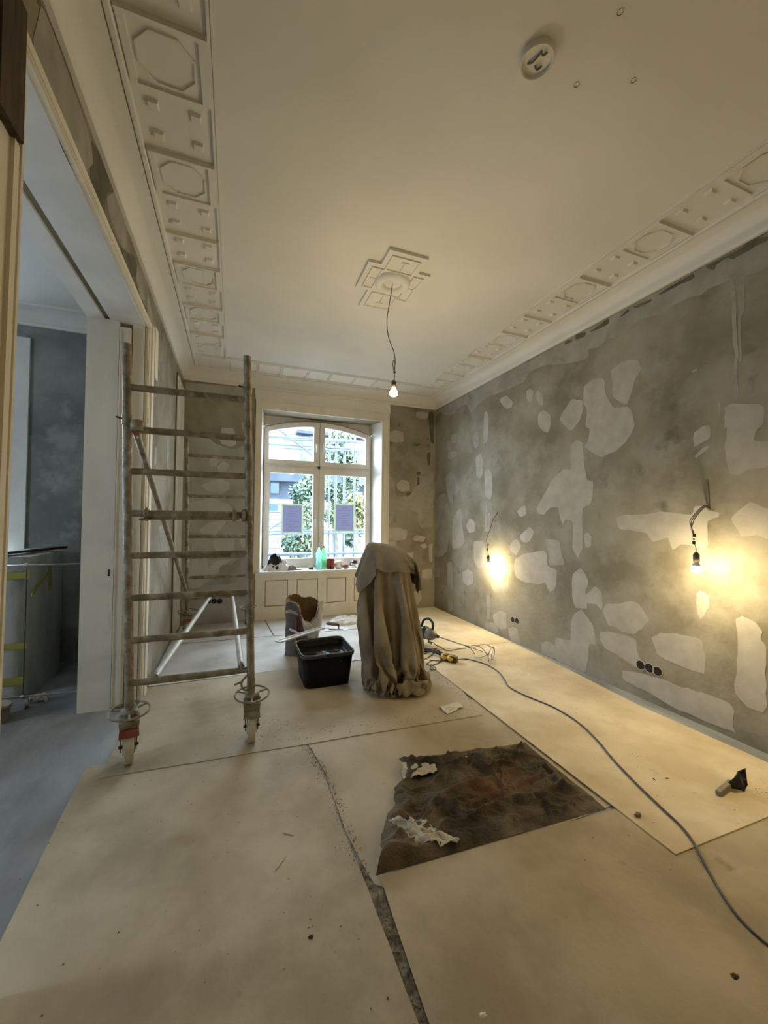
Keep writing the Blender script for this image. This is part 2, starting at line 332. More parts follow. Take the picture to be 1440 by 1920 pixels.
for a, b in (((1.215, 2.80), (1.215, 2.92)), ((1.01, 3.07), (1.08, 3.07)), ((1.35, 3.1), (1.42, 3.1)), ((1.215, 3.27), (1.215, 3.40))):
    A, B = Vector((*a, zb-.004)), Vector((*b, zb-.004)); d = B-A; nn = Vector((-d.y, d.x, 0)).normalized()
    m3.obox((A+B)/2, d/2, nn*.004, (0, 0, .006)); m3.obox(A if a[1] < 3 else B, nn*.028, d.normalized()*.006, (0, 0, .008))
m3.build('relief_stem', CEIL, rose)
MB().lathe([(.150, ZT-.02), (.148, ZT-.036), (.135, ZT-.052), (.115, ZT-.060), (.095, ZT-.056), (.078, ZT-.045), (.074, ZT-.030)], (1.215, 3.07, 0), 40).build('boss_ring', CEIL, rose)
MB().lathe([(.074, ZT-.030), (.05, ZT-.028), (.03, ZT-.036), (.0, ZT-.038)], (1.215, 3.07, 0), 24).build('boss_centre', CEIL, rose)
for px, py in ((1163, 22), (1188, 150), (1081, 158)):
    p = on(px, py, 'Z', ZT); MB().lathe([(.012, -.0015), (.010, .002), (.0, .001)], (p.x, p.y, ZT-.001), 10).build('drill_hole', DARKP, ceiling)
p = on(1007, 115, 'Z', ZT-.02)
jb = thing('junction_box', (p.x, p.y, ZT), 'round plastered electrical box set in the bare ceiling, near the top of the photo', 'electrical box')
MB().lathe([(.074, .003), (.074, -.022), (.070, -.028), (.064, -.026), (.062, -.010)], p*1+Vector((0, 0, .02)), 36).build('box_ring', CEIL, jb)
MB().lathe([(.063, -.012), (.03, -.015), (.0, -.015)], p*1+Vector((0, 0, .02)), 24).build('box_plate', CEIL, jb)
m3 = MB()
for a, b in ((( -.03, .025), (-.005, -.03)), ((.005, .02), (.035, .01)), ((-.01, -.035), (.02, -.04))):
    m3.tube(spline([Vector((p.x+a[0], p.y+a[1], ZT-.016)), Vector((p.x+(a[0]+b[0])/2, p.y+(a[1]+b[1])/2+.008, ZT-.024)), Vector((p.x+b[0], p.y+b[1], ZT-.016))], 4), .004, 6)
m3.build('wire_stub', mat('wire_dark', [(.16, .13, .09), (.22, .19, .14)], rough=.6), jb)

# ================================================================== FILLER PATCHES (real trowelled layers, 1.5 mm proud)
PN = [0]
def patches(wall, ax, val, toward, polys, m, sx=0, sy_=0, sc_=1.0, t=.0018, name='filler_patch', lo=0.0, k=4, lift=0.0):
    tv = Vector(toward)*t
    for pl in polys:
        PN[0] += 1; tv = Vector(toward)*(t+.00004*(PN[0] % 23))
        P = [on(sx+x/sc_, sy_+y/sc_, ax, val) for x, y in pl]
        q = closed_spline(P, k)
        q = [v+Vector((0 if ax == 'X' else 1, 0 if ax == 'Y' else 1, 1))*.009*fbm(v*13)+Vector(toward)*(lift-.0006) for v in q]
        for v in q:
            v.z = max(.004, v.z)
            if ax == 'X': v.y = min(v.y, YB-.002)
            if ax == 'Y': v.x = max(min(v.x, XR-.002), XL+.002)
            v.z = min(v.z, ZC+.02)
        MB().poly(q, tv).build(name, m, wall)
A = dict(sx=800, sy_=640, sc_=3.097); B = dict(sx=1060, sy_=420, sc_=3.692); Cc = dict(sx=1060, sy_=900, sc_=3.692)
RWARGS = (wall_right, 'X', XR, (-1, 0, 0))
# the band of filler under the cornice
low = [on(800+x/3.097, 640+y/3.097, 'X', XR) for x, y in [(48, 450), (75, 410), (110, 428), (155, 420), (180, 392), (225, 365), (240, 385), (262, 415), (290, 375), (330, 345), (372, 318), (460, 285), (520, 255), (560, 235), (605, 175), (690, 140)]]
low += [on(1060+x/3.692, 420+y/3.692, 'X', XR) for x, y in [(0, 966), (150, 932), (166, 868), (215, 855), (290, 800), (390, 758), (470, 692), (560, 645), (660, 622), (720, 580), (790, 542), (870, 507), (940, 490), (990, 452), (1080, 415), (1140, 388), (1200, 350), (1290, 350), (1403, 300), (1560, 240)]]
rw = [v+Vector((0, .008*fbm(v*11), .010*fbm(v*14+Vector((3, 1, 0))))) for v in spline(low, 4)]
top = [Vector((XR, y, ZC-.012+.012*fbm((y*5, 0, 0)))) for y in [rw[-1].y+(rw[0].y-rw[-1].y)*i/60 for i in range(61)]]
MB().poly([v+Vector((.0006, 0, 0)) for v in rw+top], (-.0016, 0, 0)).build('filler_band', FILL2, wall_right)
patches(*RWARGS, [[(635, 490), (880, 345), (890, 365), (850, 392), (700, 467)], [(470, 575), (600, 518), (592, 542), (500, 582)], [(380, 640), (440, 588), (442, 606), (385, 642)], [(980, 290), (1180, 190), (1300, 108), (1403, 85), (1403, 112), (1320, 152), (1182, 232), (1165, 245), (1120, 237), (1040, 282), (1030, 320), (990, 312)], [(70, 770), (140, 748), (132, 777), (75, 802)], [(0, 817), (50, 795), (40, 817), (0, 837)], [(170, 745), (300, 655), (302, 690), (210, 737)]], DARKP, t=.0014, name='bare_gap', k=3, lift=.0016, **B)
patches(*RWARGS, [[(560, 395), (640, 362), (600, 352), (540, 382)], [(350, 520), (420, 470), (400, 465), (330, 510)]], DARKP, t=.0014, name='bare_gap', k=3, lift=.0016, sx=800, sy_=520, sc_=3.097)
patches(*RWARGS, [
 [(430, 330), (465, 315), (500, 350), (495, 380), (465, 392), (440, 370), (428, 350)], [(580, 290), (600, 274), (620, 290), (615, 340), (600, 352), (583, 335)], [(635, 300), (650, 286), (672, 310), (675, 365), (660, 370), (640, 340)],
 [(650, 420), (680, 398), (720, 430), (718, 490), (705, 530), (670, 515), (648, 480)], [(770, 450), (845, 338), (905, 345), (912, 385), (880, 475), (835, 520)], [(335, 420), (350, 405), (360, 440), (355, 570), (335, 595), (330, 560)],
 [(285, 680), (315, 652), (330, 700), (325, 770), (310, 797), (290, 780)], [(337, 760), (360, 738), (380, 770), (380, 890), (365, 915), (340, 895)],
 [(150, 1030), (190, 970), (210, 1000), (205, 1060), (220, 1160), (195, 1200), (150, 1200)], [(228, 1070), (255, 1028), (278, 1050), (278, 1105), (245, 1112)],
 [(640, 970), (700, 860), (730, 800), (790, 745), (840, 740), (836, 680), (835, 600), (870, 575), (910, 590), (915, 700), (930, 800), (965, 815), (965, 900), (950, 945), (910, 970), (905, 1030), (905, 1100), (905, 1200), (878, 1258), (848, 1200), (850, 1060), (840, 1040), (810, 1035), (790, 1065), (775, 1020), (760, 960), (720, 970), (680, 1005), (650, 1000)],
 [(525, 985), (570, 950), (580, 1005), (545, 1022)], [(548, 1120), (600, 1080), (625, 1110), (600, 1160), (565, 1170), (546, 1150)], [(487, 1185), (520, 1147), (550, 1185), (520, 1243), (490, 1215)],
 [(515, 1265), (560, 1235), (680, 1215), (700, 1245), (700, 1300), (755, 1330), (750, 1430), (720, 1455), (700, 1430), (690, 1405), (640, 1410), (560, 1395), (520, 1370), (508, 1320)],
 [(385, 1590), (425, 1562), (460, 1580), (465, 1660), (430, 1675), (395, 1640)], [(475, 1660), (525, 1670), (545, 1765), (500, 1755), (480, 1710)], [(665, 1760), (700, 1740), (770, 1790), (775, 1850), (700, 1830), (668, 1810)],
 [(208, 1340), (240, 1325), (268, 1345), (268, 1405), (235, 1420), (210, 1390)]], FILL, **A)
patches(*RWARGS, [[(268, 560), (290, 520), (303, 570), (298, 605), (285, 620), (272, 600)], [(145, 545), (175, 540), (175, 590), (145, 592)], [(125, 640), (175, 640), (175, 665), (150, 685), (125, 680)], [(120, 575), (143, 580), (140, 632), (122, 632)],
 [(110, 790), (150, 750), (190, 850), (175, 890), (150, 890), (155, 940), (140, 950), (120, 900)], [(48, 920), (108, 880), (130, 960), (138, 1020), (130, 1100), (120, 1210), (90, 1250), (40, 1245), (44, 1000)],
 [(685, 1150), (770, 1158), (780, 1220), (798, 1295), (712, 1300), (708, 1230)], [(275, 1165), (330, 1160), (340, 1230), (335, 1300), (300, 1318), (275, 1280)], [(375, 1410), (475, 1395), (475, 1455), (390, 1458)], [(30, 1320), (75, 1315), (75, 1365), (50, 1370), (30, 1355)],
 [(340, 1640), (375, 1630), (410, 1650), (415, 1710), (380, 1700), (345, 1680)], [(340, 940), (352, 935), (355, 1100), (340, 1100)], [(358, 1000), (372, 1000), (368, 1120), (356, 1120)], [(350, 1480), (366, 1480), (368, 1610), (352, 1610)], [(120, 1290), (150, 1290), (150, 1560), (125, 1560)]], FILL2, **A)
patches(*RWARGS, [[(320, 1010), (390, 960), (450, 938), (510, 950), (525, 1000), (480, 1090), (430, 1245), (395, 1240), (335, 1200), (330, 1100)],
 [(130, 1130), (190, 1075), (265, 1070), (280, 1170), (320, 1250), (345, 1275), (430, 1262), (465, 1300), (480, 1400), (440, 1480), (370, 1560), (250, 1612), (200, 1590), (135, 1545), (160, 1505), (170, 1420), (140, 1400), (150, 1290), (125, 1230)],
 [(890, 1440), (950, 1400), (1000, 1395), (998, 1480), (960, 1510), (890, 1540)], [(900, 1600), (960, 1545), (990, 1530), (980, 1560), (905, 1622)],
 [(1105, 1275), (1170, 1245), (1340, 1245), (1380, 1275), (1370, 1390), (1330, 1420), (1310, 1500), (1403, 1495), (1480, 1500), (1480, 1640), (1403, 1670), (1280, 1700), (1190, 1740), (1130, 1720), (1115, 1600), (1105, 1560), (1120, 1415), (1100, 1400)], [(875, 1018), (905, 998), (915, 1010), (880, 1030)]], FILL, **B)
patches(*RWARGS, [[(1140, 392), (1170, 378), (1182, 480), (1180, 640), (1198, 760), (1195, 960), (1200, 1200), (1165, 1200), (1170, 950), (1160, 740), (1150, 560)], [(1205, 370), (1245, 360), (1242, 600), (1220, 640), (1215, 740), (1218, 950), (1206, 950), (1200, 740), (1198, 560)], [(1060, 1240), (1074, 1240), (1072, 1310), (1062, 1312)]], FILL2, **B)
patches(*RWARGS, [[(350, 265), (420, 240), (560, 238), (680, 220), (870, 240), (900, 180), (950, 175), (1000, 215), (1065, 225), (1060, 260), (990, 290), (985, 440), (950, 485), (870, 455), (800, 445), (740, 480), (710, 400), (610, 430), (560, 370), (470, 350), (375, 340)],
 [(1145, 260), (1190, 210), (1290, 155), (1380, 190), (1480, 190), (1480, 400), (1390, 405), (1320, 380), (1230, 395), (1190, 340)], [(130, 375), (155, 362), (182, 395), (175, 460), (140, 465)], [(50, 650), (110, 610), (160, 700), (140, 780), (150, 890), (70, 880), (48, 800)], [(140, 800), (205, 735), (245, 770), (262, 860), (245, 895), (215, 860), (150, 850)],
 [(255, 900), (290, 860), (460, 840), (510, 860), (580, 970), (530, 1030), (480, 1072), (390, 1050), (350, 1020), (300, 1005)], [(243, 1060), (290, 1045), (440, 1085), (490, 1110), (500, 1200), (525, 1250), (490, 1290), (440, 1265), (350, 1205), (280, 1170), (245, 1110)],
 [(597, 1090), (640, 1065), (760, 1062), (900, 1090), (945, 1115), (968, 1220), (962, 1345), (860, 1310), (700, 1250), (635, 1200)], [(908, 790), (935, 765), (990, 800), (1000, 880), (970, 930), (940, 970), (912, 900)],
 [(1180, 960), (1220, 940), (1320, 990), (1365, 1050), (1360, 1110), (1390, 1160), (1390, 1400), (1395, 1560), (1360, 1605), (1260, 1570), (1190, 1490), (1170, 1420), (1190, 1300), (1195, 1080)],
 [(395, 1320), (450, 1325), (640, 1370), (800, 1430), (1000, 1490), (1130, 1540), (1170, 1600), (1160, 1700), (1180, 1750), (1100, 1720), (900, 1640), (740, 1570), (560, 1460), (430, 1400), (395, 1370)],
 [(40, 1000), (60, 930), (110, 900), (190, 1000), (210, 1140), (165, 1140), (160, 1250), (130, 1330), (0, 1290), (-60, 1260), (-70, 1090), (0, 1110), (36, 1110)]], FILL, **Cc)
# a worn groove of the old cable route above the near lamp, and darker bare plaster
patches(*RWARGS, [[(965, 0), (998, 0), (1000, 190), (975, 190)], [(960, 200), (1040, 200), (1000, 240)]], mat('worn_plaster', [(.165, .14, .095), (.205, .18, .13)], scale=14, rough=.95), t=.0012, name='bare_groove', k=2, **Cc)
# back wall
BW = (wall_back, 'Y', YB, (0, -1, 0)); D = dict(sx=330, sy_=690, sc_=3.918); E_ = dict(sx=720, sy_=740, sc_=4.571)
FILL_A = mat('grey_filler_coat', [(.34, .34, .325), (.40, .40, .385), (.46, .46, .445)], scale=3, rough=.88, bump=.25, bscale=22, layer2=((.29, .285, .26), 6, .5, .72, .6), detail=8)
FILL_B = mat('pale_grey_filler', [(.47, .47, .455), (.54, .54, .525)], scale=6, rough=.85, bump=.15, bscale=22)
patches(*BW, [[(60, 520), (170, 470), (300, 560), (420, 600), (560, 560), (600, 900), (600, 1700), (560, 1850), (150, 1890), (40, 1860), (40, 1000)]], FILL_A, t=.0006, **D)
patches(*BW, [[(335, 445), (425, 440), (440, 560), (400, 580), (340, 560), (320, 520)], [(240, 680), (280, 655), (312, 690), (290, 725), (255, 722)], [(305, 725), (350, 682), (388, 715), (370, 755), (320, 760)], [(190, 860), (300, 820), (385, 830), (390, 890), (330, 925), (230, 900)], [(95, 990), (250, 960), (390, 1000), (415, 1050), (300, 1050), (100, 1060)], [(190, 1170), (260, 1130), (370, 1125), (290, 1225), (205, 1220), (180, 1195)], [(265, 1270), (340, 1260), (430, 1260), (420, 1340), (290, 1340)], [(470, 1260), (548, 1255), (545, 1320), (490, 1325)], [(85, 1400), (230, 1400), (240, 1560), (150, 1620), (85, 1600)], [(300, 1420), (430, 1400), (330, 1450), (310, 1500), (250, 1530), (240, 1470)]], FILL_B, **D)
patches(*BW, [[(480, 400), (550, 390), (550, 480), (500, 480)], [(430, 820), (550, 800), (550, 1060), (450, 1060), (420, 990), (440, 900)], [(450, 1110), (550, 1110), (548, 1240), (480, 1240)], [(400, 640), (550, 680), (550, 760), (430, 770)], [(90, 1180), (170, 1150), (180, 1215), (100, 1225)], [(150, 1660), (560, 1640), (560, 1800), (300, 1850), (160, 1780)], [(70, 108), (300, 125), (540, 150), (540, 220), (250, 190), (90, 200)]], FILL_A, **D)
patches(*BW, [[(400, 1000), (460, 1010), (430, 1055), (415, 1045)], [(330, 1450), (400, 1440), (470, 1400), (470, 1560), (420, 1580), (370, 1590), (245, 1598), (240, 1570), (310, 1520)]], FILL2, t=.0012, name='bare_plaster_mark', **D)
patches(*BW, [[(36, 690), (75, 720), (90, 790), (110, 870), (190, 875), (235, 850), (250, 800), (325, 760), (325, 680), (418, 668), (418, 1130), (318, 1140), (290, 1080), (290, 1020), (200, 985), (110, 1010), (60, 1090), (30, 1110)]], FILL2, **E_)
patches(*BW, [[(45, 320), (100, 305), (165, 318), (168, 400), (110, 410), (50, 400)], [(110, 770), (150, 730), (210, 745), (220, 820), (160, 830), (115, 810)], [(30, 1150), (120, 1140), (200, 1165), (185, 1240), (100, 1250), (30, 1240)], [(250, 1230), (290, 1200), (355, 1225), (340, 1255), (270, 1255)], [(308, 1290), (350, 1275), (375, 1300), (340, 1325)], [(110, 1360), (250, 1355), (240, 1410), (200, 1440), (120, 1410)], [(225, 1500), (305, 1495), (300, 1565), (230, 1565)], [(325, 1505), (410, 1495), (408, 1575), (330, 1575)], [(260, 1690), (310, 1680), (325, 1740), (280, 1810)], [(30, 1265), (100, 1258), (90, 1330), (30, 1340)], [(385, 1290), (415, 1280), (412, 1430), (390, 1430)], [(280, 150), (375, 150), (375, 200), (340, 212), (280, 190)]], FILL, **E_)
patches(*BW, [[(190, 840), (235, 838), (225, 875), (195, 872)], [(280, 660), (315, 660), (310, 690), (285, 690)], [(285, 710), (300, 705), (298, 780), (284, 775)], [(250, 415), (315, 425), (290, 440), (258, 438)], [(370, 500), (400, 495), (390, 610), (372, 600)], [(385, 150), (425, 150), (425, 420), (400, 400), (380, 200)]], DARKP, t=.0012, name='bare_plaster_mark', **E_)
# left wall: streaks under the cornice and by the far casing
LW = (wall_left, 'X', XL, (1, 0, 0)); F_ = dict(sx=0, sy_=0, sc_=3.0)
patches(*LW, [[(640, 1080), (660, 1100), (705, 1260), (715, 1390), (690, 1395), (650, 1300), (610, 1200), (600, 1110)], [(775, 1480), (790, 1560), (810, 1690), (790, 1680), (765, 1570)], [(830, 1640), (850, 1740), (870, 1860), (840, 1840), (825, 1740)], [(230, 30), (300, 190), (380, 400), (510, 800), (520, 920), (480, 960), (420, 860), (300, 560), (180, 280)]], FILL2, **F_)
patches(*LW, [[(515, 790), (580, 900), (625, 1030), (640, 1080), (600, 1090), (590, 1200), (690, 1400), (760, 1450), (770, 1600), (800, 1690), (850, 1790), (850, 1850), (780, 1750), (700, 1560), (540, 1180), (510, 1010)], [(205, 0), (225, 0), (330, 240), (400, 420), (420, 520), (390, 500), (330, 350), (270, 180)], [(160, 330), (200, 440), (320, 700), (400, 890), (520, 1150), (505, 1150), (380, 900), (250, 600), (150, 340)]], DARKP, t=.0012, name='bare_plaster_mark', **F_)
G_ = dict(sx=250, sy_=560, sc_=2.526)
patches(*LW, [[(130, 300), (142, 300), (145, 370), (135, 380)], [(158, 650), (168, 640), (166, 790), (155, 800)], [(100, 710), (110, 705), (108, 780), (98, 790)], [(130, 1350), (142, 1340), (138, 1440), (128, 1440)], [(70, 1680), (90, 1650), (85, 1760), (70, 1780)], [(120, 1080), (140, 1080), (165, 1200), (160, 1300), (130, 1200)]], FILL2, **G_)
# ================================================================== socket boxes, the shade of their hollows painted as flat black discs
def sockets(wall, ax, val, pts, r):
    for px, py in pts:
        p = on(px, py, ax, val); axis = (-1, 0, 0) if ax == 'X' else (0, -1, 0)
        b = MB().lathe([(r+.004, -.001), (r+.004, .0035), (r, .0035), (r-.001, .0012)], p, 24, axis).build('socket_box', plain('socket_rim', (.42, .40, .35)), wall)
        MB().lathe([(r, .0022), (r*.5, .0020), (0, .0019)], p, 24, axis).build('hollow_shade_disc', TOOLB, b)
sockets(wall_right, 'X', XR, [(1201, 1247), (1217.5, 1252.5), (1233, 1258.5)], .036)
sockets(wall_right, 'X', XR, [(961.5, 1162), (969.5, 1164)], .034)
sockets(wall_back, 'Y', YB, [(391, 1126.5), (401, 1127), (412, 1127)], .036)

# ================================================================== WINDOW (window_1) with reveal, casing, sill cabinet
win = struct(bpy.data.objects.new('window_1', None)); C.objects.link(win); win.location = (1.245, 6.24, .70)
FX0, FX1, FZ0, FZ1, FY = .405, 2.095, .69, 3.01, 6.215
arch = lambda x: 2.845+.145*(1-((x-1.245)/.84)**2)      # underside of the segmental arch
MX = 1.237
mb = MB()
mb.box(FX0, FX0+.03, FY, FY+.08, FZ0, 2.84); mb.box(FX1-.03, FX1, FY, FY+.08, FZ0, 2.84); mb.box(FX0, FX1, FY, FY+.08, FZ0, FZ0+.045)
mb.box(FX0+.03, FX1-.03, FY, FY+.08, 2.243, 2.283); mb.box(MX-.022, MX+.022, FY, FY+.08, FZ0+.045, 2.97)
mb.build('frame', PAINTW, win)
# lunette panel above the arch
n = 24; top = [(FX0-.04, FY+.01, 3.06), (FX1+.04, FY+.01, 3.06)]
pts = [(FX0-.04+(FX1-FX0+.08)*i/n, FY+.01, min(arch(FX0+(FX1-FX0)*i/n), 3.0)) for i in range(n+1)]
MB().poly(pts+[(FX1+.04, FY+.01, 3.08), (FX0-.04, FY+.01, 3.08)], (0, .06, 0)).build('lunette', PAINTW, win)
m3 = MB(); ap = [Vector((FX0+(FX1-FX0)*i/n, FY+.004, arch(FX0+(FX1-FX0)*i/n)-.004)) for i in range(n+1)]; m3.tube(ap, .011, 6); m3.build('arch_bead', mat('bead_grey', [(.36, .34, .31), (.42, .40, .37)], rough=.6), win)
def sash(x0, x1, z0, z1, top_fn, gx0, gx1, gz0, handle_x, hz, gtop):
    m = MB(); y0, y1 = FY-.018, FY+.05; st = 16
    zt = lambda x: top_fn(x)
    # stiles and rails follow the (arched) top
    m.hexa([(x0, y0, z0), (gx0, y0, z0), (gx0, y1, z0), (x0, y1, z0)], [(x0, y0, zt(x0)), (gx0, y0, zt(gx0)), (gx0, y1, zt(gx0)), (x0, y1, zt(x0))])
    m.hexa([(gx1, y0, z0), (x1, y0, z0), (x1, y1, z0), (gx1, y1, z0)], [(gx1, y0, zt(gx1)), (x1, y0, zt(x1)), (x1, y1, zt(x1)), (gx1, y1, zt(gx1))])
    m.box(gx0, gx1, y0, y1, z0, gz0)
    for i in range(st):
        a = gx0+(gx1-gx0)*i/st; b = gx0+(gx1-gx0)*(i+1)/st
        m.hexa([(a, y0, gtop(a)), (b, y0, gtop(b)), (b, y1, gtop(b)), (a, y1, gtop(a))], [(a, y0, zt(a)), (b, y0, zt(b)), (b, y1, zt(b)), (a, y1, zt(a))])
    s = m.build('sash', PAINTW, win)
    g = MB(); xs = [gx0+(gx1-gx0)*i/st for i in range(st+1)]
    vs_ = [(x, FY+.025, gz0) for x in xs]+[(x, FY+.025, gtop(x)) for x in xs]
    g.add(vs_, [(i, i+1, st+2+i, st+1+i) for i in range(st)]); g.build('pane', GLASS, s)
    h = MB(); h.box(handle_x-.014, handle_x+.014, y0-.012, y0+.002, hz+.03, hz+.10); h.tube([(handle_x, y0-.01, hz+.07), (handle_x, y0-.045, hz+.07)], .008, 8)
    h.tube(spline([(handle_x, y0-.045, hz+.08), (handle_x, y0-.05, hz+.02), (handle_x+.004, y0-.045, hz-.05)], 4), [.009]*8+[.007], 8); h.build('handle', WHITEM, s)
at_ = lambda x: arch(x)-.016
gt = lambda x: at_(x)-.075
sash(FX0+.028, MX-.012, 2.285, 0, at_, .470, MX-.087, 2.352, MX-.050, 2.545, gt)
sash(MX+.012, FX1-.028, 2.285, 0, at_, MX+.092, 2.010, 2.352, MX+.050, 2.545, gt)
fl = lambda x: 2.24
fg = lambda x: 2.150
sash(FX0+.028, MX-.012, FZ0+.045, 0, fl, .492, MX-.087, .840, MX-.050, 1.37, fg)
sash(MX+.012, FX1-.028, FZ0+.045, 0, fl, MX+.092, 2.010, .835, MX+.050, 1.37, fg)
# splayed reveal boards (trim_4) and casing (trim_5)
mb = MB(); t = .02
def splay(mb, a, b, c, d, n_):
    n_ = Vector(n_); mb.hexa([a, b, c, d], [tuple(Vector(p)+n_) for p in (a, b, c, d)])
splay(mb, (WX0, YB-.002, WZ0), (WX0, YB-.002, WZ1), (FX0, FY+.06, WZ1), (FX0, FY+.06, WZ0), (-.03, 0, 0))
splay(mb, (WX1, YB-.002, WZ0), (FX1, FY+.06, WZ0), (FX1, FY+.06, WZ1+.03), (WX1, YB-.002, WZ1), (.03, 0, 0))
splay(mb, (WX0-.0, YB-.002, WZ1), (WX1, YB-.002, WZ1), (FX1+.03, FY+.06, WZ1+.03), (FX0-.03, FY+.06, WZ1+.03), (0, 0, .02))
struct(mb.build('trim_4', PAINTW))
mb = MB(); y0, y1 = YB-.022, YB+.004
mb.box(.275, WX0+.002, y0, y1, WZ0, 3.15); mb.box(WX1-.002, 2.302, y0, y1, 0, 3.15); mb.box(WX0+.002, WX1-.002, y0, y1, WZ1-.002, 3.15)
mb.box(.262, .282, y0-.008, y1, .66, 3.163); mb.box(2.292, 2.312, y0-.008, y1, 0, 3.163); mb.box(.282, 2.292, y0-.008, y1, 3.143, 3.163)
struct(mb.build('trim_5', PAINT))
struct(MB().box(.25, 2.33, YB-.006, YB+.002, 3.165, ZC).build('trim_6', CEIL))
# sill board and panelled cabinet under it
sill = struct(MB().box(.285, 2.20, YB-.035, FY+.01, .655, .682).build('trim_7', PAINTW))
cab = struct(MB().box(.29, 2.195, YB-.018, YB+.01, 0, .655).build('trim_8', PAINT))
rails = MB(); yy0, yy1 = YB-.036, YB-.017
cells = [(.425, .745), (.875, 1.185), (1.315, 1.622), (1.745, 2.06)]
xs = [.29]+[v for c_ in cells for v in c_]+[2.195]
for i in range(0, len(xs), 2): rails.box(xs[i], xs[i+1], yy0, yy1, .15, .655)
for a, b in cells: rails.box(a, b, yy0, yy1, .565, .655); rails.box(a, b, yy0, yy1, .15, .190)
rails.box(.29, 2.195, yy0-.012, yy1, 0, .105); rails.box(.29, 2.195, yy0-.006, yy1, .105, .15)
rails.build('panel_rails', PAINT, cab)
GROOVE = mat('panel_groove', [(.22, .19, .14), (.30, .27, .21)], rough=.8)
for a, b in cells:
    m3 = MB(); m3.box(a+.014, b-.014, yy0+.004, yy1+.002, .204, .551); m3.build('panel', PAINT, cab)
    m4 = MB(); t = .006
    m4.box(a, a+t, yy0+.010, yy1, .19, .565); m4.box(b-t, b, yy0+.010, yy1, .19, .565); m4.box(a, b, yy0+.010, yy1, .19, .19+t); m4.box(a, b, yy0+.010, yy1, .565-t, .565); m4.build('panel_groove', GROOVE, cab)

# ================================================================== LEFT OPENING: casing, jambs, sliding-door slot
cas = MB(); x0, x1 = XL-.004, XL+.022
cas.box(x0, x1, OY1+.012, OY1+.13, 0, OZ); cas.box(x0, x1, OY0-.14, OY1+.13, OZ+.006, 3.026)
cas.box(x0, x1+.012, OY1+.115, OY1+.20, 0, 3.02)
for dy, w_ in ((.03, .012), (.06, .02)): cas.box(x1-.002, x1+.006, OY1+dy, OY1+dy+w_, 0, OZ+.02)
for dz, w_ in ((.015, .008), (.035, .014)): cas.box(x1-.002, x1+.006, OY0-.02, OY1+.10, OZ+dz, OZ+dz+w_)
struct(cas.build('trim_9', PAINT))
plinth = struct(MB().box(XL-.004, XL+.040, OY1+.20, OY1+.33, 2.62, 3.05).build('trim_10', PAINT))
# far jamb: outer board, edge of the sliding leaf, inner board; it leans a little
jam = MB()
def lean(mb, xa, xb, y0, y1, z0, z1, k):
    s0, s1 = 0, k
    mb.hexa([(xa+s0, y0, z0), (xb+s0, y0, z0), (xb+s0, y1, z0), (xa+s0, y1, z0)], [(xa+s1, y0, z1), (xb+s1, y0, z1), (xb+s1, y1, z1), (xa+s1, y1, z1)])
lean(jam, -1.055, -.848, OY1-.03, OY1+.02, 0, OZ+.01, .0)
struct(jam.build('trim_11', PAINTD))
j2 = MB(); lean(j2, -.762, XL+.0, OY1-.012, OY1+.02, 0, OZ+.01, 0); struct(j2.build('trim_12', PAINT))
leaf = struct(bpy.data.objects.new('door_1', None)); C.objects.link(leaf); leaf.location = (-.80, OY1, 0)
MB().box(-.842, -.772, OY1-.035, OY1+.02, .015, 2.90).build('leaf_edge', PAINTD, leaf)
kp = on(204, 1074, 'Y', OY1-.031)
MB().box(kp.x-.006, kp.x+.006, OY1-.0325, OY1-.029, kp.z-.025, kp.z+.025).build('keyhole', TOOLB, leaf)
mb = MB(); mb.box(-.842, -.836, OY1-.042, OY1-.034, .015, 2.88); mb.box(-.79, -.784, OY1-.042, OY1-.034, .015, 2.88); mb.build('leaf_bead', PAINTD, leaf)
# head of the opening: two boards with the dark track slot between them
hd = MB(); hd.box(-.905, XL, OY0, OY1, OZ, OZ+.03)
struct(hd.build('trim_13', mat('head_white', [(.55, .55, .53), (.62, .62, .60)], rough=.6)))
hd2 = MB(); hd2.box(-1.055, -.945, OY0, OY1, OZ, OZ+.03); struct(hd2.build('trim_14', MATS['head_white']))
struct(MB().box(-.945, -.905, OY0, OY1, OZ+.028, OZ+.05).build('trim_15', TOOLB))
# near jamb and casing with its chipped paint and stripped block
nj = MB()
def leany(mb, x0, x1, d0, d1, z1):
    f_ = lambda d, z: OY0+d-.062*(1-z/3.0)
    mb.hexa([(x0, f_(d0, 0), 0), (x1, f_(d0, 0), 0), (x1, f_(d1, 0), 0), (x0, f_(d1, 0), 0)], [(x0, f_(d0, z1), z1), (x1, f_(d0, z1), z1), (x1, f_(d1, z1), z1), (x0, f_(d1, z1), z1)])
leany(nj, XL-.004, XL+.022, -.19, 0, OZ+.006); leany(nj, XL+.02, XL+.034, -.075, -.045, 2.6); leany(nj, XL+.02, XL+.030, -.022, -.008, 2.85)
struct(nj.build('trim_16', PAINT))
nj2 = MB(); leany(nj2, -1.055, XL-.002, -.10, .002, OZ); struct(nj2.build('trim_17', PAINT))
struct(MB().box(XL+.018, XL+.048, OY0-.20, OY0-.066, 2.60, 3.02).build('trim_18', BROWNW))
chip = MB().poly(closed_spline([Vector((XL+.0225, y, z)) for y, z in [(OY0-.035, 2.68), (OY0-.022, 2.66), (OY0-.016, 2.60), (OY0-.024, 2.56), (OY0-.024, 2.47), (OY0-.018, 2.42), (OY0-.030, 2.47), (OY0-.032, 2.56)]], 3), (.004, 0, 0)).build('paint_chip', FILL2, bpy.data.objects['trim_16'])
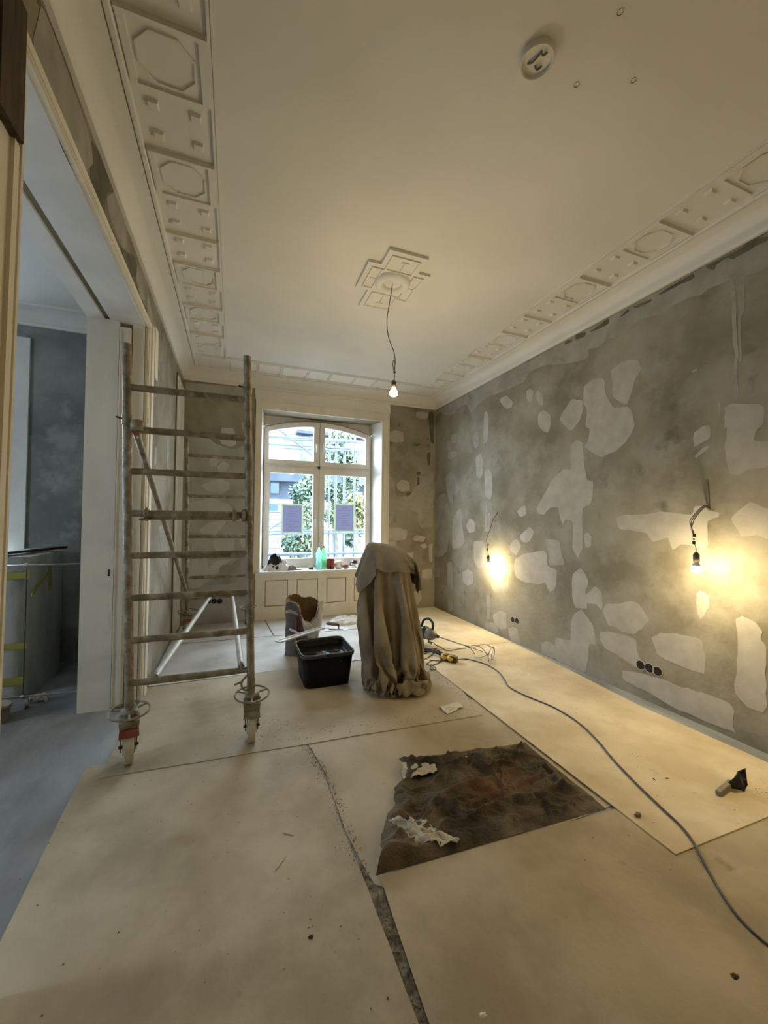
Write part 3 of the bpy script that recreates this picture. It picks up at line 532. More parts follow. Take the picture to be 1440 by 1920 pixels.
# tall white board at the far end of the left wall
d2 = struct(bpy.data.objects.new('door_2', None)); C.objects.link(d2); d2.location = (XL, 5.6, 0)
MB().box(XL-.004, XL+.018, 5.36, 5.90, 0, 3.185).build('leaf', PAINTW, d2)
MB().box(XL-.004, XL+.010, 5.325, 5.358, 0, 3.20).build('gap_edge', DARKP, d2)
mb = MB(); mb.box(XL+.016, XL+.032, 5.40, 5.43, 0, 3.17); mb.box(XL+.016, XL+.032, 5.86, 5.89, 0, 3.17); mb.build('leaf_bead', PAINTW, d2)

# ================================================================== SIDE ROOM CONTENTS
w2 = struct(bpy.data.objects.new('window_2', None)); C.objects.link(w2); w2.location = (-2.66, AY+.2, .95)
mb = MB(); mb.box(-2.03, -1.90, AY-.025, AY+.01, .85, 3.19); mb.box(-3.43, -3.30, AY-.025, AY+.01, .85, 3.19); mb.box(-3.30, -2.03, AY-.025, AY+.01, 3.11, 3.19); mb.build('casing', PAINTW, w2)
mb = MB(); mb.box(-3.3, -3.22, AY+.2, AY+.27, .93, 3.1); mb.box(-2.11, -2.03, AY+.2, AY+.27, .93, 3.1); mb.box(-2.70, -2.62, AY+.2, AY+.27, .93, 3.1)
for z in (.93, 2.22, 3.03): mb.box(-3.22, -2.11, AY+.2, AY+.27, z, z+.08)
mb.build('frame', PAINTW, w2)
for a, b in ((-3.22, -2.70), (-2.62, -2.11)):
    for z0, z1 in ((1.01, 2.22), (2.30, 3.03)):
        g = MB(); g.add([(a, AY+.235, z0), (b, AY+.235, z0), (b, AY+.235, z1), (a, AY+.235, z1)], [(0, 1, 2, 3)]); g.build('pane', GLASS, w2)
MB().box(-3.3, -2.03, AY-.04, AY+.21, .88, .932).build('sill', PAINTW, w2)
patches(wall_side_back, 'Y', AY, (0, -1, 0), [[(375, 1700), (420, 1540), (520, 1500), (690, 1500), (690, 1920), (470, 1920), (360, 1830)], [(200, 1420), (250, 1410), (260, 1500), (295, 1520), (290, 1560), (190, 1580)], [(300, 1540), (420, 1490), (440, 1500), (380, 1555)], [(165, 1880), (200, 1850), (225, 1900), (200, 1960), (165, 1960)], [(300, 560), (360, 500), (480, 450), (640, 460), (640, 420), (300, 420)]], mat('side_filler', [(.24, .245, .235), (.31, .315, .30)], scale=6, rough=.9), sx=0, sy_=540, sc_=4.0)
# counter-high block wrapped in film, held with yellow tape
blk = thing('wrapped_cabinet', (-1.9, 4.3, 0), 'cabinet wrapped in cloudy dust film with yellow tape, seen through the wide opening', 'cabinet')
m3 = MB()
def wrapf(u, v):
    # closed outline of a rounded box, v = height
    a = 2*math.pi*u; ex = 7
    c, s_ = math.cos(a), math.sin(a); k = (abs(c)**ex+abs(s_)**ex)**(-1/ex)
    x = -1.98+.47*c*k; y = 4.33+.38*s_*k; z = 1.12*v
    n_ = .010*fbm((x*7, y*7, z*2.5))
    return (x+n_*c, y+n_*s_, z)
m3.grid(wrapf, 96, 40, True)
m3.grid(lambda u, v: (-2.44+.92*u, 3.96+.74*v, 1.115+.012*fbm((u*6, v*6, 3))+.02*math.sin(u*3.1)*math.sin(v*3.1)), 24, 18)
m3.build('film_wrap', FILM, blk)
mt = MB()
MB().box(-2.43, -1.515, 3.938, 3.9435, .40, .445).build('tape', TAPE, blk); MB().box(-2.43, -1.515, 3.938, 3.9435, .95, 1.0).build('tape', TAPE, blk); MB().box(-2.43, -1.53, 3.938, 3.9435, .12, .18).build('tape', TAPE, blk)
m3 = MB(); m3.hexa([(-1.512, 3.98, .80), (-1.5055, 3.98, .80), (-1.5055, 4.25, .93), (-1.512, 4.25, .93)], [(-1.512, 3.98, .83), (-1.5055, 3.98, .83), (-1.5055, 4.25, .96), (-1.512, 4.25, .96)]); m3.build('tape', TAPE, blk)
MB().box(-1.512, -1.5055, 4.28, 4.34, .80, 1.02).build('tape', TAPE, blk)
pl = MB(); pl.hexa([(-1.80, 3.98, 1.138), (-1.68, 3.98, 1.138), (-1.50, 4.66, 1.138), (-1.62, 4.66, 1.138)], [(-1.80, 3.98, 1.160), (-1.68, 3.98, 1.160), (-1.50, 4.66, 1.160), (-1.62, 4.66, 1.160)])
tag(pl.build('wooden_plank', BROWNW), 'dark brown plank lying on the film-wrapped cabinet', 'plank')
# thin rod frame on a small base
rf = thing('rod_frame', (-1.4, 3.75, 0), 'frame of thin bright steel rods in front of the film-wrapped cabinet', 'metal frame')
MB().tube([(-1.62, 3.75, 1.073), (-1.02, 3.75, 1.075)], .0055, 8).build('top_rod', STEEL, rf)
MB().tube([(-1.72, 3.75, .102), (-1.02, 3.75, .080)], .0075, 8).build('bottom_rod', STEEL, rf)
MB().tube([(-1.458, 3.756, .085), (-1.458, 3.756, 1.08)], .004, 8).build('upright_rod', DKMETAL, rf)
for z in (1.073, .092): MB().lathe([(.001, -.014), (.013, -.014), (.013, .014), (.001, .014)], (-1.458, 3.752, z), 12, (0, 0, 1)).build('clamp', STEEL, rf)
MB().lathe([(.0, 0), (.016, 0), (.012, .03), (.008, .085), (.0, .09)], (-1.435, 3.76, 0), 12).build('foot', STEEL, rf)
bk = thing('small_tub', (-1.56, 3.58, 0), 'small round beige tub on the floor at the foot of the wrapped cabinet', 'tub')
MB().lathe([(.0, 0), (.085, 0), (.10, .10), (.104, .10), (.104, .112), (.096, .112), (.09, .02), (0, .018)], (-1.56, 3.58, 0), 28).build('tub_body', mat('beige_tub', [(.30, .26, .20), (.40, .36, .28)], scale=12, rough=.7), bk)
MB().ring((-1.56, 3.58, .105), .104, .003, (0, .25, 1)).build('wire_handle', STEEL, bk)
rg = MB().grid(lambda u, v: (-1.46+.12*u+.02*math.sin(v*9), 3.80+.07*v, .012+.05*abs(fbm((u*5, v*5, 9)))+.03*math.sin(u*3.14)), 16, 10)
tag(solid(rg.build('rag', TISSUE), .003), 'crumpled pale rag on the floor beside the small beige tub', 'rag')

# ================================================================== FLOOR SHEETS
def sheet(label, quad, z0, t, m, wob=.004):
    P = [Vector((x, y, 0)) for x, y in quad]; out = []
    for i in range(len(P)):
        a, b = P[i], P[(i+1) % len(P)]; k = max(2, int((b-a).length/.12))
        for j in range(k):
            q = a.lerp(b, j/k)
            if j: q = q+Vector((fbm(q*6), fbm(q*6+Vector((5, 2, 0))), 0))*wob
            q.z = z0; out.append(q)
    o = MB().poly(out, (0, 0, t)).build('floor_sheet', m)
    return tag(o, label, 'floor board', 'fibreboard sheets protecting the floor')
GAP = .003
sheet('large pale sheet in the left foreground, nearest the wide opening', [(-.775, 2.76), (.437, 2.76), (.50, 2.25), (.497, 1.83), (.512, 1.50), (.52, .9), (.505, -.5), (-.62, -.5), (-.66, .8), (-.715, 1.73)], .0004, .004, BOARD_D)
fe = [on(x, y, 'Z', .0088) for x, y in ((716, 1652), (760, 1633), (800, 1617), (860, 1600), (930, 1580), (1000, 1558), (1070, 1540), (1140, 1522))]
sheet('large sheet at the bottom right, its top edge over the dark towel', [(v.x, v.y) for v in fe]+[(3.02, 1.52), (3.02, -.5), (.575, -.5), (.545, 1.04)], .0058, .003, BOARD_D)
sheet('dust-strewn sheet between the dark towel and the scaffold sheet', [(.443, 2.76), (1.845, 2.76), (1.845, 1.50), (.60, 1.46), (.545, 1.50), (.527, 1.60), (.505, 1.83), (.508, 2.25)], .0004, .003, BOARD)
sheet('sheet under the front scaffold wheels and the draped cloth', [(-.67, 2.612), (1.742, 2.512), (1.845, 3.0), (1.85, 3.88), (.62, 3.90), (-.66, 3.86)], .0046, .004, BOARD)
sheet('whitish dusty sheet behind the black tub, below the scaffold', [(-.66, 3.88), (1.87, 3.92), (1.87, 5.02), (-.66, 5.06)], .0046, .004, BOARD_L)
sheet('narrow dusty sheet along the panelled window cabinet, left part', [(-.66, 5.08), (.47, 5.06), (.42, 5.90), (-.64, 5.90)], .0046, .004, BOARD_L)
sheet('dusty sheet along the panelled window cabinet, right part', [(.485, 5.06), (1.88, 5.04), (1.88, 5.89), (.435, 5.90)], .0046, .004, BOARD_L)
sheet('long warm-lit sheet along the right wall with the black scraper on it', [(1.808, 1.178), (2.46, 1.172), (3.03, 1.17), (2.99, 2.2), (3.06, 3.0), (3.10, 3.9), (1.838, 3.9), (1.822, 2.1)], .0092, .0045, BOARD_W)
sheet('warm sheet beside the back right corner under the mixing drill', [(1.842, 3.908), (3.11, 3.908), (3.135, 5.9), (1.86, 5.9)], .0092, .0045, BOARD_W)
# grit along the open joints: nobody could count it
MB().poly([(.49, 1.62, 0), (.49, 1.5, 0), (.485, -.5, 0), (.60, -.5, 0), (.57, 1.0, 0), (.58, 1.52, 0), (.56, 1.62, 0)], (0, 0, .0003)).build('dirt_strip', mat('joint_dirt', [(.08, .072, .05), (.17, .15, .105), (.30, .265, .20)], scale=25, rough=.95, bump=.6, bscale=60), floor)
mb = MB(); rnd = random.Random(3)
def grit(mb, a, b, n_, wd, zz):
    for _ in range(n_):
        t = rnd.random(); x = a[0]+(b[0]-a[0])*t+rnd.gauss(0, wd); y = a[1]+(b[1]-a[1])*t+rnd.gauss(0, wd); s_ = rnd.uniform(.0012, .004); h = s_*rnd.uniform(.6, 1.2)
        if (.85 < x < 1.62 and 2.70 < y < 3.6) or (.55 < x < 1.82 and 1.45 < y < 2.25) or (x > 1.79 and zz < .012): continue
        mb.add([(x-s_, y-s_*.6, zz), (x+s_, y-s_*.4, zz), (x+s_*.2, y+s_, zz), (x, y, zz+h)], [(0, 1, 3), (1, 2, 3), (2, 0, 3)])
grit(mb, (.445, 2.6), (.50, 2.2), 260, .018, .0046); grit(mb, (.50, 2.2), (.515, 1.55), 260, .022, .0040); grit(mb, (.535, 1.5), (.525, .8), 200, .012, .0012)
grit(mb, (1.80, 2.6), (1.80, 3.7), 240, .05, .009); grit(mb, (-.6, 2.4), (1.6, .8), 240, .5, .0046); grit(mb, (1.95, 1.35), (2.9, 3.6), 220, .28, .0138); grit(mb, (.3, 2.68), (1.7, 2.60), 180, .05, .0088); grit(mb, (.1, 3.0), (.3, 2.75), 120, .12, .0088); grit(mb, (2.62, 1.3), (2.8, 1.25), 60, .03, .0138); grit(mb, (1.2, 1.3), (2.0, .9), 160, .3, .0046)
tag(mb.build('grit', GRIT, kind='stuff'), 'dark crumbs and dirt scattered along the sheet joints', 'dirt')

# ================================================================== SCAFFOLD TOWER
sca = thing('scaffold_tower', (-.18, 4.05, 0), 'rolling scaffold tower of dirty tubular ladder frames standing by the left wall', 'scaffold')
YF, YR = 2.72, 5.38
def post_x(side, z, y):     # posts lean a touch to the left
    base = (-.548, .128) if y < 4 else (-.512, .20)
    return base[0 if side < 0 else 1]-(.027 if y < 4 else .020)*z
Zr = [.468+.2495*k for k in range(8)]
for y, ztop in ((YF, None), (YR, 2.46)):
    m = SCAF if y == YF else SCAF
    for sd in (-1, 1):
        zt_ = ztop or (2.50 if sd > 0 else 2.47)
        o = MB().tube([(post_x(sd, z, y), y, z) for z in (.33, .8, 1.4, 2.0, zt_)], .0245, 14).build('post', m, sca)
        if y == YF:
            zc = 2.29 if sd > 0 else 2.02
            MB().tube([(post_x(sd, zc-.03, y), y, zc-.03), (post_x(sd, zc+.03, y), y, zc+.03)], .0285, 14).build('collar', m, o)
            MB().tube([(post_x(sd, zc, y)-.055, y-.01, zc+.01), (post_x(sd, zc, y)-.02, y-.015, zc)], .006, 6).build('locking_pin', DKMETAL, o)
    for z in Zr:
        xa, xb = post_x(-1, z, y), post_x(1, z, y)
        n_ = 14; pts = [(xa+(xb-xa)*i/n_, y+.0015*fbm((i, z*3, y)), z+.0015*fbm((i, z*5, 2))) for i in range(n_+1)]
        rr = [.0205+.0018*fbm((i*1.7, z*9, y)) for i in range(n_+1)]
        MB().tube(pts, rr, 10).build('rung', m, sca)
# heavier clamped tube on the fourth rung from below of the front frame
zc = Zr[4]
cl = MB().tube([(-.50, YF-.012, zc-.012), (.03, YF-.012, zc-.008)], .026, 12).build('clamped_tube', SCAF, sca)
for x in (-.49, .0, .055):
    MB().ring((x, YF-.004, zc-.004), .031, .012, (1, 0, 0), 14, 6).build('claw', SCAF, cl)
MB().box(-.52, -.44, YF-.055, YF+.02, zc-.042, zc-.028).build('claw_plate', SCAF, cl)
# braces
def brace(a, b, m):
    o = MB().tube([a, b], .0205, 12).build('brace', m, sca); d = (Vector(b)-Vector(a)).normalized()
    for p, s_ in ((Vector(a), 1), (Vector(b), -1)):
        MB().ring(p, .029, .010, (1, 0, 0), 14, 6).build('hook', SCAF, o)
    return o
brace((-.565, YF+.05, 1.955), (-.515, YR-.02, .50), SCAF)
brace((-.432, YF+.02, Zr[0]+.012), (-.258, YR-.02, Zr[0]+.012), SCAF_L)
brace((.060, YF+.02, Zr[0]+.012), (-.010, YR-.02, Zr[0]+.012), SCAF_L)
MB().lathe([(0, -.03), (.034, -.03), (.036, .0), (.030, .03), (0, .034)], (-.545, YF-.035, 1.985), 14, (0, -.2, 1)).build('hook_cap', SCAF, sca)
MB().box(-.56, -.528, YF-.055, YF-.02, 1.925, 1.952).build('red_catch', REDP, sca)
# casters
def caster(x, y, zf, red, ang, gap):
    c = bpy.data.objects.new('caster', None); C.objects.link(c); c.parent = sca; c.matrix_parent_inverse = Matrix.Translation(sca.location).inverted(); c.location = (x, y, zf)
    bpy.context.view_layer.update()
    ca, sa = math.cos(ang), math.sin(ang); T = lambda a, b, h: (x+a*ca-b*sa, y+a*sa+b*ca, zf+h)   # a = axle direction, b = rolling direction
    rw_ = .098
    prof = [(.0, -.030), (.045, -.030), (.045, -.024), (rw_-.003, -.024), (rw_, -.021), (rw_, .021), (rw_-.003, .024), (.045, .024), (.045, .030), (0, .030)]
    w_ = MB().lathe(prof, T(0, 0, rw_), 36, (ca, sa, 0)).build('wheel', TYRE, c); es = w_.modifiers.new('es', 'EDGE_SPLIT'); es.split_angle = R(30)
    f = MB()
    for s_ in (-1, 1):
        f.hexa([T(s_*.037-.003, -.02, .075), T(s_*.037+.003, -.02, .075), T(s_*.037+.003, .02, .075), T(s_*.037-.003, .02, .075)], [T(s_*.040-.003, -.05, .225), T(s_*.040+.003, -.05, .225), T(s_*.040+.003, .05, .225), T(s_*.040-.003, .05, .225)])
    f.build('fork', DKMETAL, c)
    f = MB(); f.hexa([T(-.048, -.058, .222), T(.048, -.058, .222), T(.048, .058, .222), T(-.048, .058, .222)], [T(-.052, -.062, .258), T(.052, -.062, .258), T(.052, .062, .258), T(-.052, .062, .258)]); f.build('fork_housing', SCAF, c)
    MB().tube([T(-.05, 0, rw_), T(.05, 0, rw_)], .009, 10).build('axle', DKMETAL, c)
    b = MB(); b.hexa([T(-.050, -.082, .178), T(.050, -.082, .178), T(.050, -.060, .186), T(-.050, -.060, .186)], [T(-.048, -.072, .214), T(.048, -.072, .214), T(.048, -.052, .218), T(-.048, -.052, .218)]); b.build('brake_pedal', REDP if red else SCAF, c)
    MB().lathe([(0, .255), (.05, .255), (.054, .272), (.034, .282), (.03, .30), (.018, .305), (.018, .40), (0, .40)], (x, y, zf), 18).build('swivel_stem', SCAF, c)
    h = MB(); h.ring((x, y, zf+.300), .105, .0065, (sa*.10, -.10, 1), 36, 8)
    for k in range(3):
        a_ = ang+.5+k*2.094; h.tube([(x+.02*math.cos(a_), y+.02*math.sin(a_), zf+.298), (x+.104*math.cos(a_), y+.104*math.sin(a_), zf+.298+.010*math.sin(a_))], .006, 6)
    h.lathe([(.02, .285), (.045, .285), (.045, .305), (.02, .31)], (x, y, zf), 18); h.build('handwheel', SCAF, c)
    return c
caster(-.556, YF, .0086, True, .22, 0); caster(.128, YF, .0086, False, -.04, 0); caster(-.515, YR, .0086, True, .1, 0); caster(.197, YR, .0086, False, -.1, 0)
mb = MB(); mb.tube(spline([(.095, YF-.02, .44), (.06, YF-.03, .40), (.075, YF-.03, .355), (.105, YF-.02, .345)], 4), .007, 6); mb.tube([(.06, YF-.03, .405), (.02, YF-.05, .40)], .006, 6); mb.build('safety_clip', SCAF, sca)

# ================================================================== LAMPS
def bulb_parts(root, c, r, strength, dome=True):
    ax = Vector((0, 0, -1)); em = emit('bulb_glow_%d' % int(strength), WARM, strength)
    up_ = [(.013, .0), (.0135, .008), (.018, .013), (r*.8, .016+r*.35)]
    lo_ = [(r*.8, .016+r*.35), (r, .016+r*.80), (r*.94, .016+r*1.2), (r*.70, .016+r*1.52), (r*.35, .016+r*1.70), (0, .016+r*1.74)]
    if dome:
        b_ = MB().lathe(lo_, c, 22, ax).build('bulb', em, root); MB().lathe(up_, c, 22, ax).build('bulb_base', PAINTW, b_)
    else: MB().lathe(up_+lo_[1:], c, 22, ax).build('bulb', em, root)
def lamp_socket(root, c, ax, m, L=.058, r=.019):
    MB().lathe([(0, -.062), (.008, -.062), (.012, -.056), (r, -.048), (r, -.006), (r*.92, .004), (r*.8, .006), (0, .006)], c, 18, ax).build('lamp_socket', m, root)
SOCK = mat('brass_bakelite', [(.06, .045, .03), (.12, .09, .06)], scale=20, rough=.45)
def hang_z(px, py, X): return on(px, py, 'X', X)
# pendant on the ceiling rose
pb = Vector((1.234, 3.07, 2.51))
pd = thing('pendant_lamp', (1.215, 3.07, ZT), 'bare glowing bulb hanging on a long wavy black cord from the ceiling rose', 'lamp')
cordp = [on(736, 538, 'Y', 3.07), on(730, 570, 'Y', 3.07), on(725.5, 600, 'Y', 3.07), on(728, 630, 'Y', 3.07), on(738, 658, 'Y', 3.07), on(741, 675, 'Y', 3.07), on(740, 692, 'Y', 3.07), on(739.5, 708, 'Y', 3.07), on(738.5, 720, 'Y', 3.07)]
cordp[0].z = ZT-.036
MB().tube(spline(cordp, 6), .0034, 7).build('cord', CABLE, pd)
k0 = on(739, 686, 'Y', 3.065); m3 = MB(); m3.tube(spline([k0+Vector((.0, 0, -.06)), k0+Vector((-.012, -.004, .0)), k0+Vector((-.008, 0, .045)), k0+Vector((.006, 0, .03)), k0+Vector((.008, .004, -.04)), k0+Vector((.0, .004, -.065))], 5), .0026, 6); m3.tube([k0+Vector((-.006, 0, -.055)), k0+Vector((.014, 0, -.052))], .006, 6); m3.build('cord_knot', CABLE, pd)
lamp_socket(pd, (1.234, 3.07, 2.558), (0, 0, -1), SOCK); bulb_parts(pd, (1.234, 3.07, 2.556), .034, BULB_PENDANT, False)
# near wall lamp
def wall_lamp(lab, foot, bulb, socket_px, pts, m_bulb, r):
    root = thing('wall_lamp', (XR, foot[1], foot[2]), lab, 'lamp')
    return root
BX3 = 2.89; b3 = on(1303, 1040, 'X', BX3)
l3 = thing('hanging_wall_lamp', (XR, b3.y, on(1328, 950, 'X', XR).z), 'bare glowing bulb hanging from grey wires on the right wall, nearest the camera', 'lamp', 'bare bulbs on the right wall')
h0 = on(1332, 954, 'X', XR-.001); h1 = on(1322, 949, 'X', XR-.03)
q = [h0, h1, on(1312, 957, 'X', XR-.10), on(1301, 970, 'X', XR-.17), on(1296, 980, 'X', XR-.20), on(1297, 992, 'X', XR-.215), on(1301, 1001, 'X', BX3)]
for dx in (0, .006, -.006): MB().tube(spline([v+Vector((dx*.5, dx*(.5+i*.35 if i < 5 else .2), dx)) for i, v in enumerate(q)], 5), .0028, 6).build('wire', CABLE_G, l3)
MB().tube([h0, on(1331, 950, 'X', XR-.012), on(1329, 930, 'X', XR-.006), on(1327, 905, 'X', XR-.004)], .0022, 6).build('feed_cable', CABLE_G, l3)
MB().obox(on(1302, 1004, 'X', BX3), (.007, 0, 0), (0, .007, 0), (0, 0, .010)).build('connector', TOOLB, l3)
MB().ring(on(1301, 1011, 'X', BX3), .006, .0018, (1, 0, 0), 12, 6).build('wire_loop', CABLE, l3)
MB().obox(on(1301, 1017.5, 'X', BX3), (.006, 0, 0), (0, .006, 0), (0, 0, .011)).build('connector', TOOLB, l3)
MB().tube(spline([on(1302, 1020, 'X', BX3), on(1305, 1028, 'X', BX3), on(1306, 1036, 'X', BX3)], 4), .002, 6).build('wire', CABLE, l3)
s3 = on(1305.5, 1036, 'X', BX3); lamp_socket(l3, s3-Vector((0, 0, .060)), (0, 0, -1), SOCK, r=.0185)
bulb_parts(l3, s3-Vector((0, 0, .062)), .032, BULB_WALL)
# far wall lamp
BX2 = 3.02
s2 = on(915.5, 1041, 'X', BX2)
l2 = thing('hanging_wall_lamp', (XR, s2.y, 1.56), 'bare glowing bulb hanging from a thin wire on the right wall, the farther one', 'lamp', 'bare bulbs on the right wall')
q = [on(933, 960, 'X', XR-.001), on(931, 965, 'X', XR-.02), on(925, 973, 'X', XR-.06), on(919, 992, 'X', XR-.10), on(912.5, 1010, 'X', BX2), on(912.5, 1018, 'X', BX2)]
MB().tube(spline(q, 5), .0042, 6).build('wire', CABLE_G, l2)
for py, px in ((1022, 915), (1030, 914)): MB().obox(on(px, py, 'X', BX2), (.006, 0, 0), (0, .006, 0), (0, 0, .012)).build('connector', CABLE, l2)
MB().tube([on(912.5, 1017, 'X', BX2), on(915, 1022, 'X', BX2), on(914, 1030, 'X', BX2), s2], .0022, 6).build('wire', CABLE, l2)
lamp_socket(l2, s2-Vector((0, 0, .060)), (0, 0, -1), SOCK); bulb_parts(l2, s2-Vector((0, 0, .062)), .032, BULB_WALL*1.01)
# the same kind of bulb in the part of the room behind the photographer
l4 = thing('hanging_wall_lamp', (XR, -.55, 1.56), 'bare glowing bulb hanging on the right wall behind the camera', 'lamp', 'bare bulbs on the right wall')
MB().tube(spline([(XR-.001, -.55, 1.56), (XR-.10, -.55, 1.55), (2.93, -.55, 1.45), (2.93, -.55, 1.22)], 6), .0035, 6).build('wire', CABLE_G, l4); lamp_socket(l4, (2.93, -.55, 1.16), (0, 0, -1), SOCK, r=.0185); bulb_parts(l4, (2.93, -.55, 1.158), .032, BULB_REAR*1.02)

# ================================================================== DRAPED THING
ER = Vector((cy, -sy, 0)); EF = Vector((sy, cy, 0))
DC = on(722, 1300, 'Z', 0)+EF*.24; DC.z = 0
def smooth_tab(t, tab):
    for (a, va), (b, vb) in zip(tab, tab[1:]):
        if t <= b:
            s_ = max(0, (t-a))/(b-a); s_ = s_*s_*(3-2*s_); return va+(vb-va)*s_
    return tab[-1][1]
# Both cloths were first settled with Blender's cloth solver (stand, floor and self collision).
# ROWS: (first column, number of points) of each weave row; X, Y, Z: millimetre steps from point to point.
DUST_ROWS = [(0, 23), (-8, 39), (-11, 45), (-12, 47), (-14, 51), (-15, 53), (-16, 55), (-16, 55), (-17, 57), (-18, 59), (-18, 59), (-18, 59), (-19, 61), (-19, 61), (-19, 61), (-19, 61), (-19, 61), (-19, 61), (-19, 61), (-19, 61), (-20, 63), (-20, 63), (-20, 63), (-20, 63), (-20, 63), (-20, 63), (-20, 63), (-20, 63), (-20, 63), (-20, 63), (-20, 63), (-20, 63), (-20, 63), (-20, 63), (-20, 63), (-20, 63), (-20, 63), (-20, 63), (-20, 63), (-20, 63), (-20, 63), (-20, 63), (-20, 63), (-19, 61), (-19, 61), (-19, 61), (-19, 61), (-19, 61), (-19, 61), (-19, 61), (-19, 61), (-18, 59), (-18, 59), (-18, 59), (-17, 57), (-16, 55), (-16, 55), (-15, 53), (-14, 51), (-12, 47), (-11, 45), (-8, 39), (0, 23)]
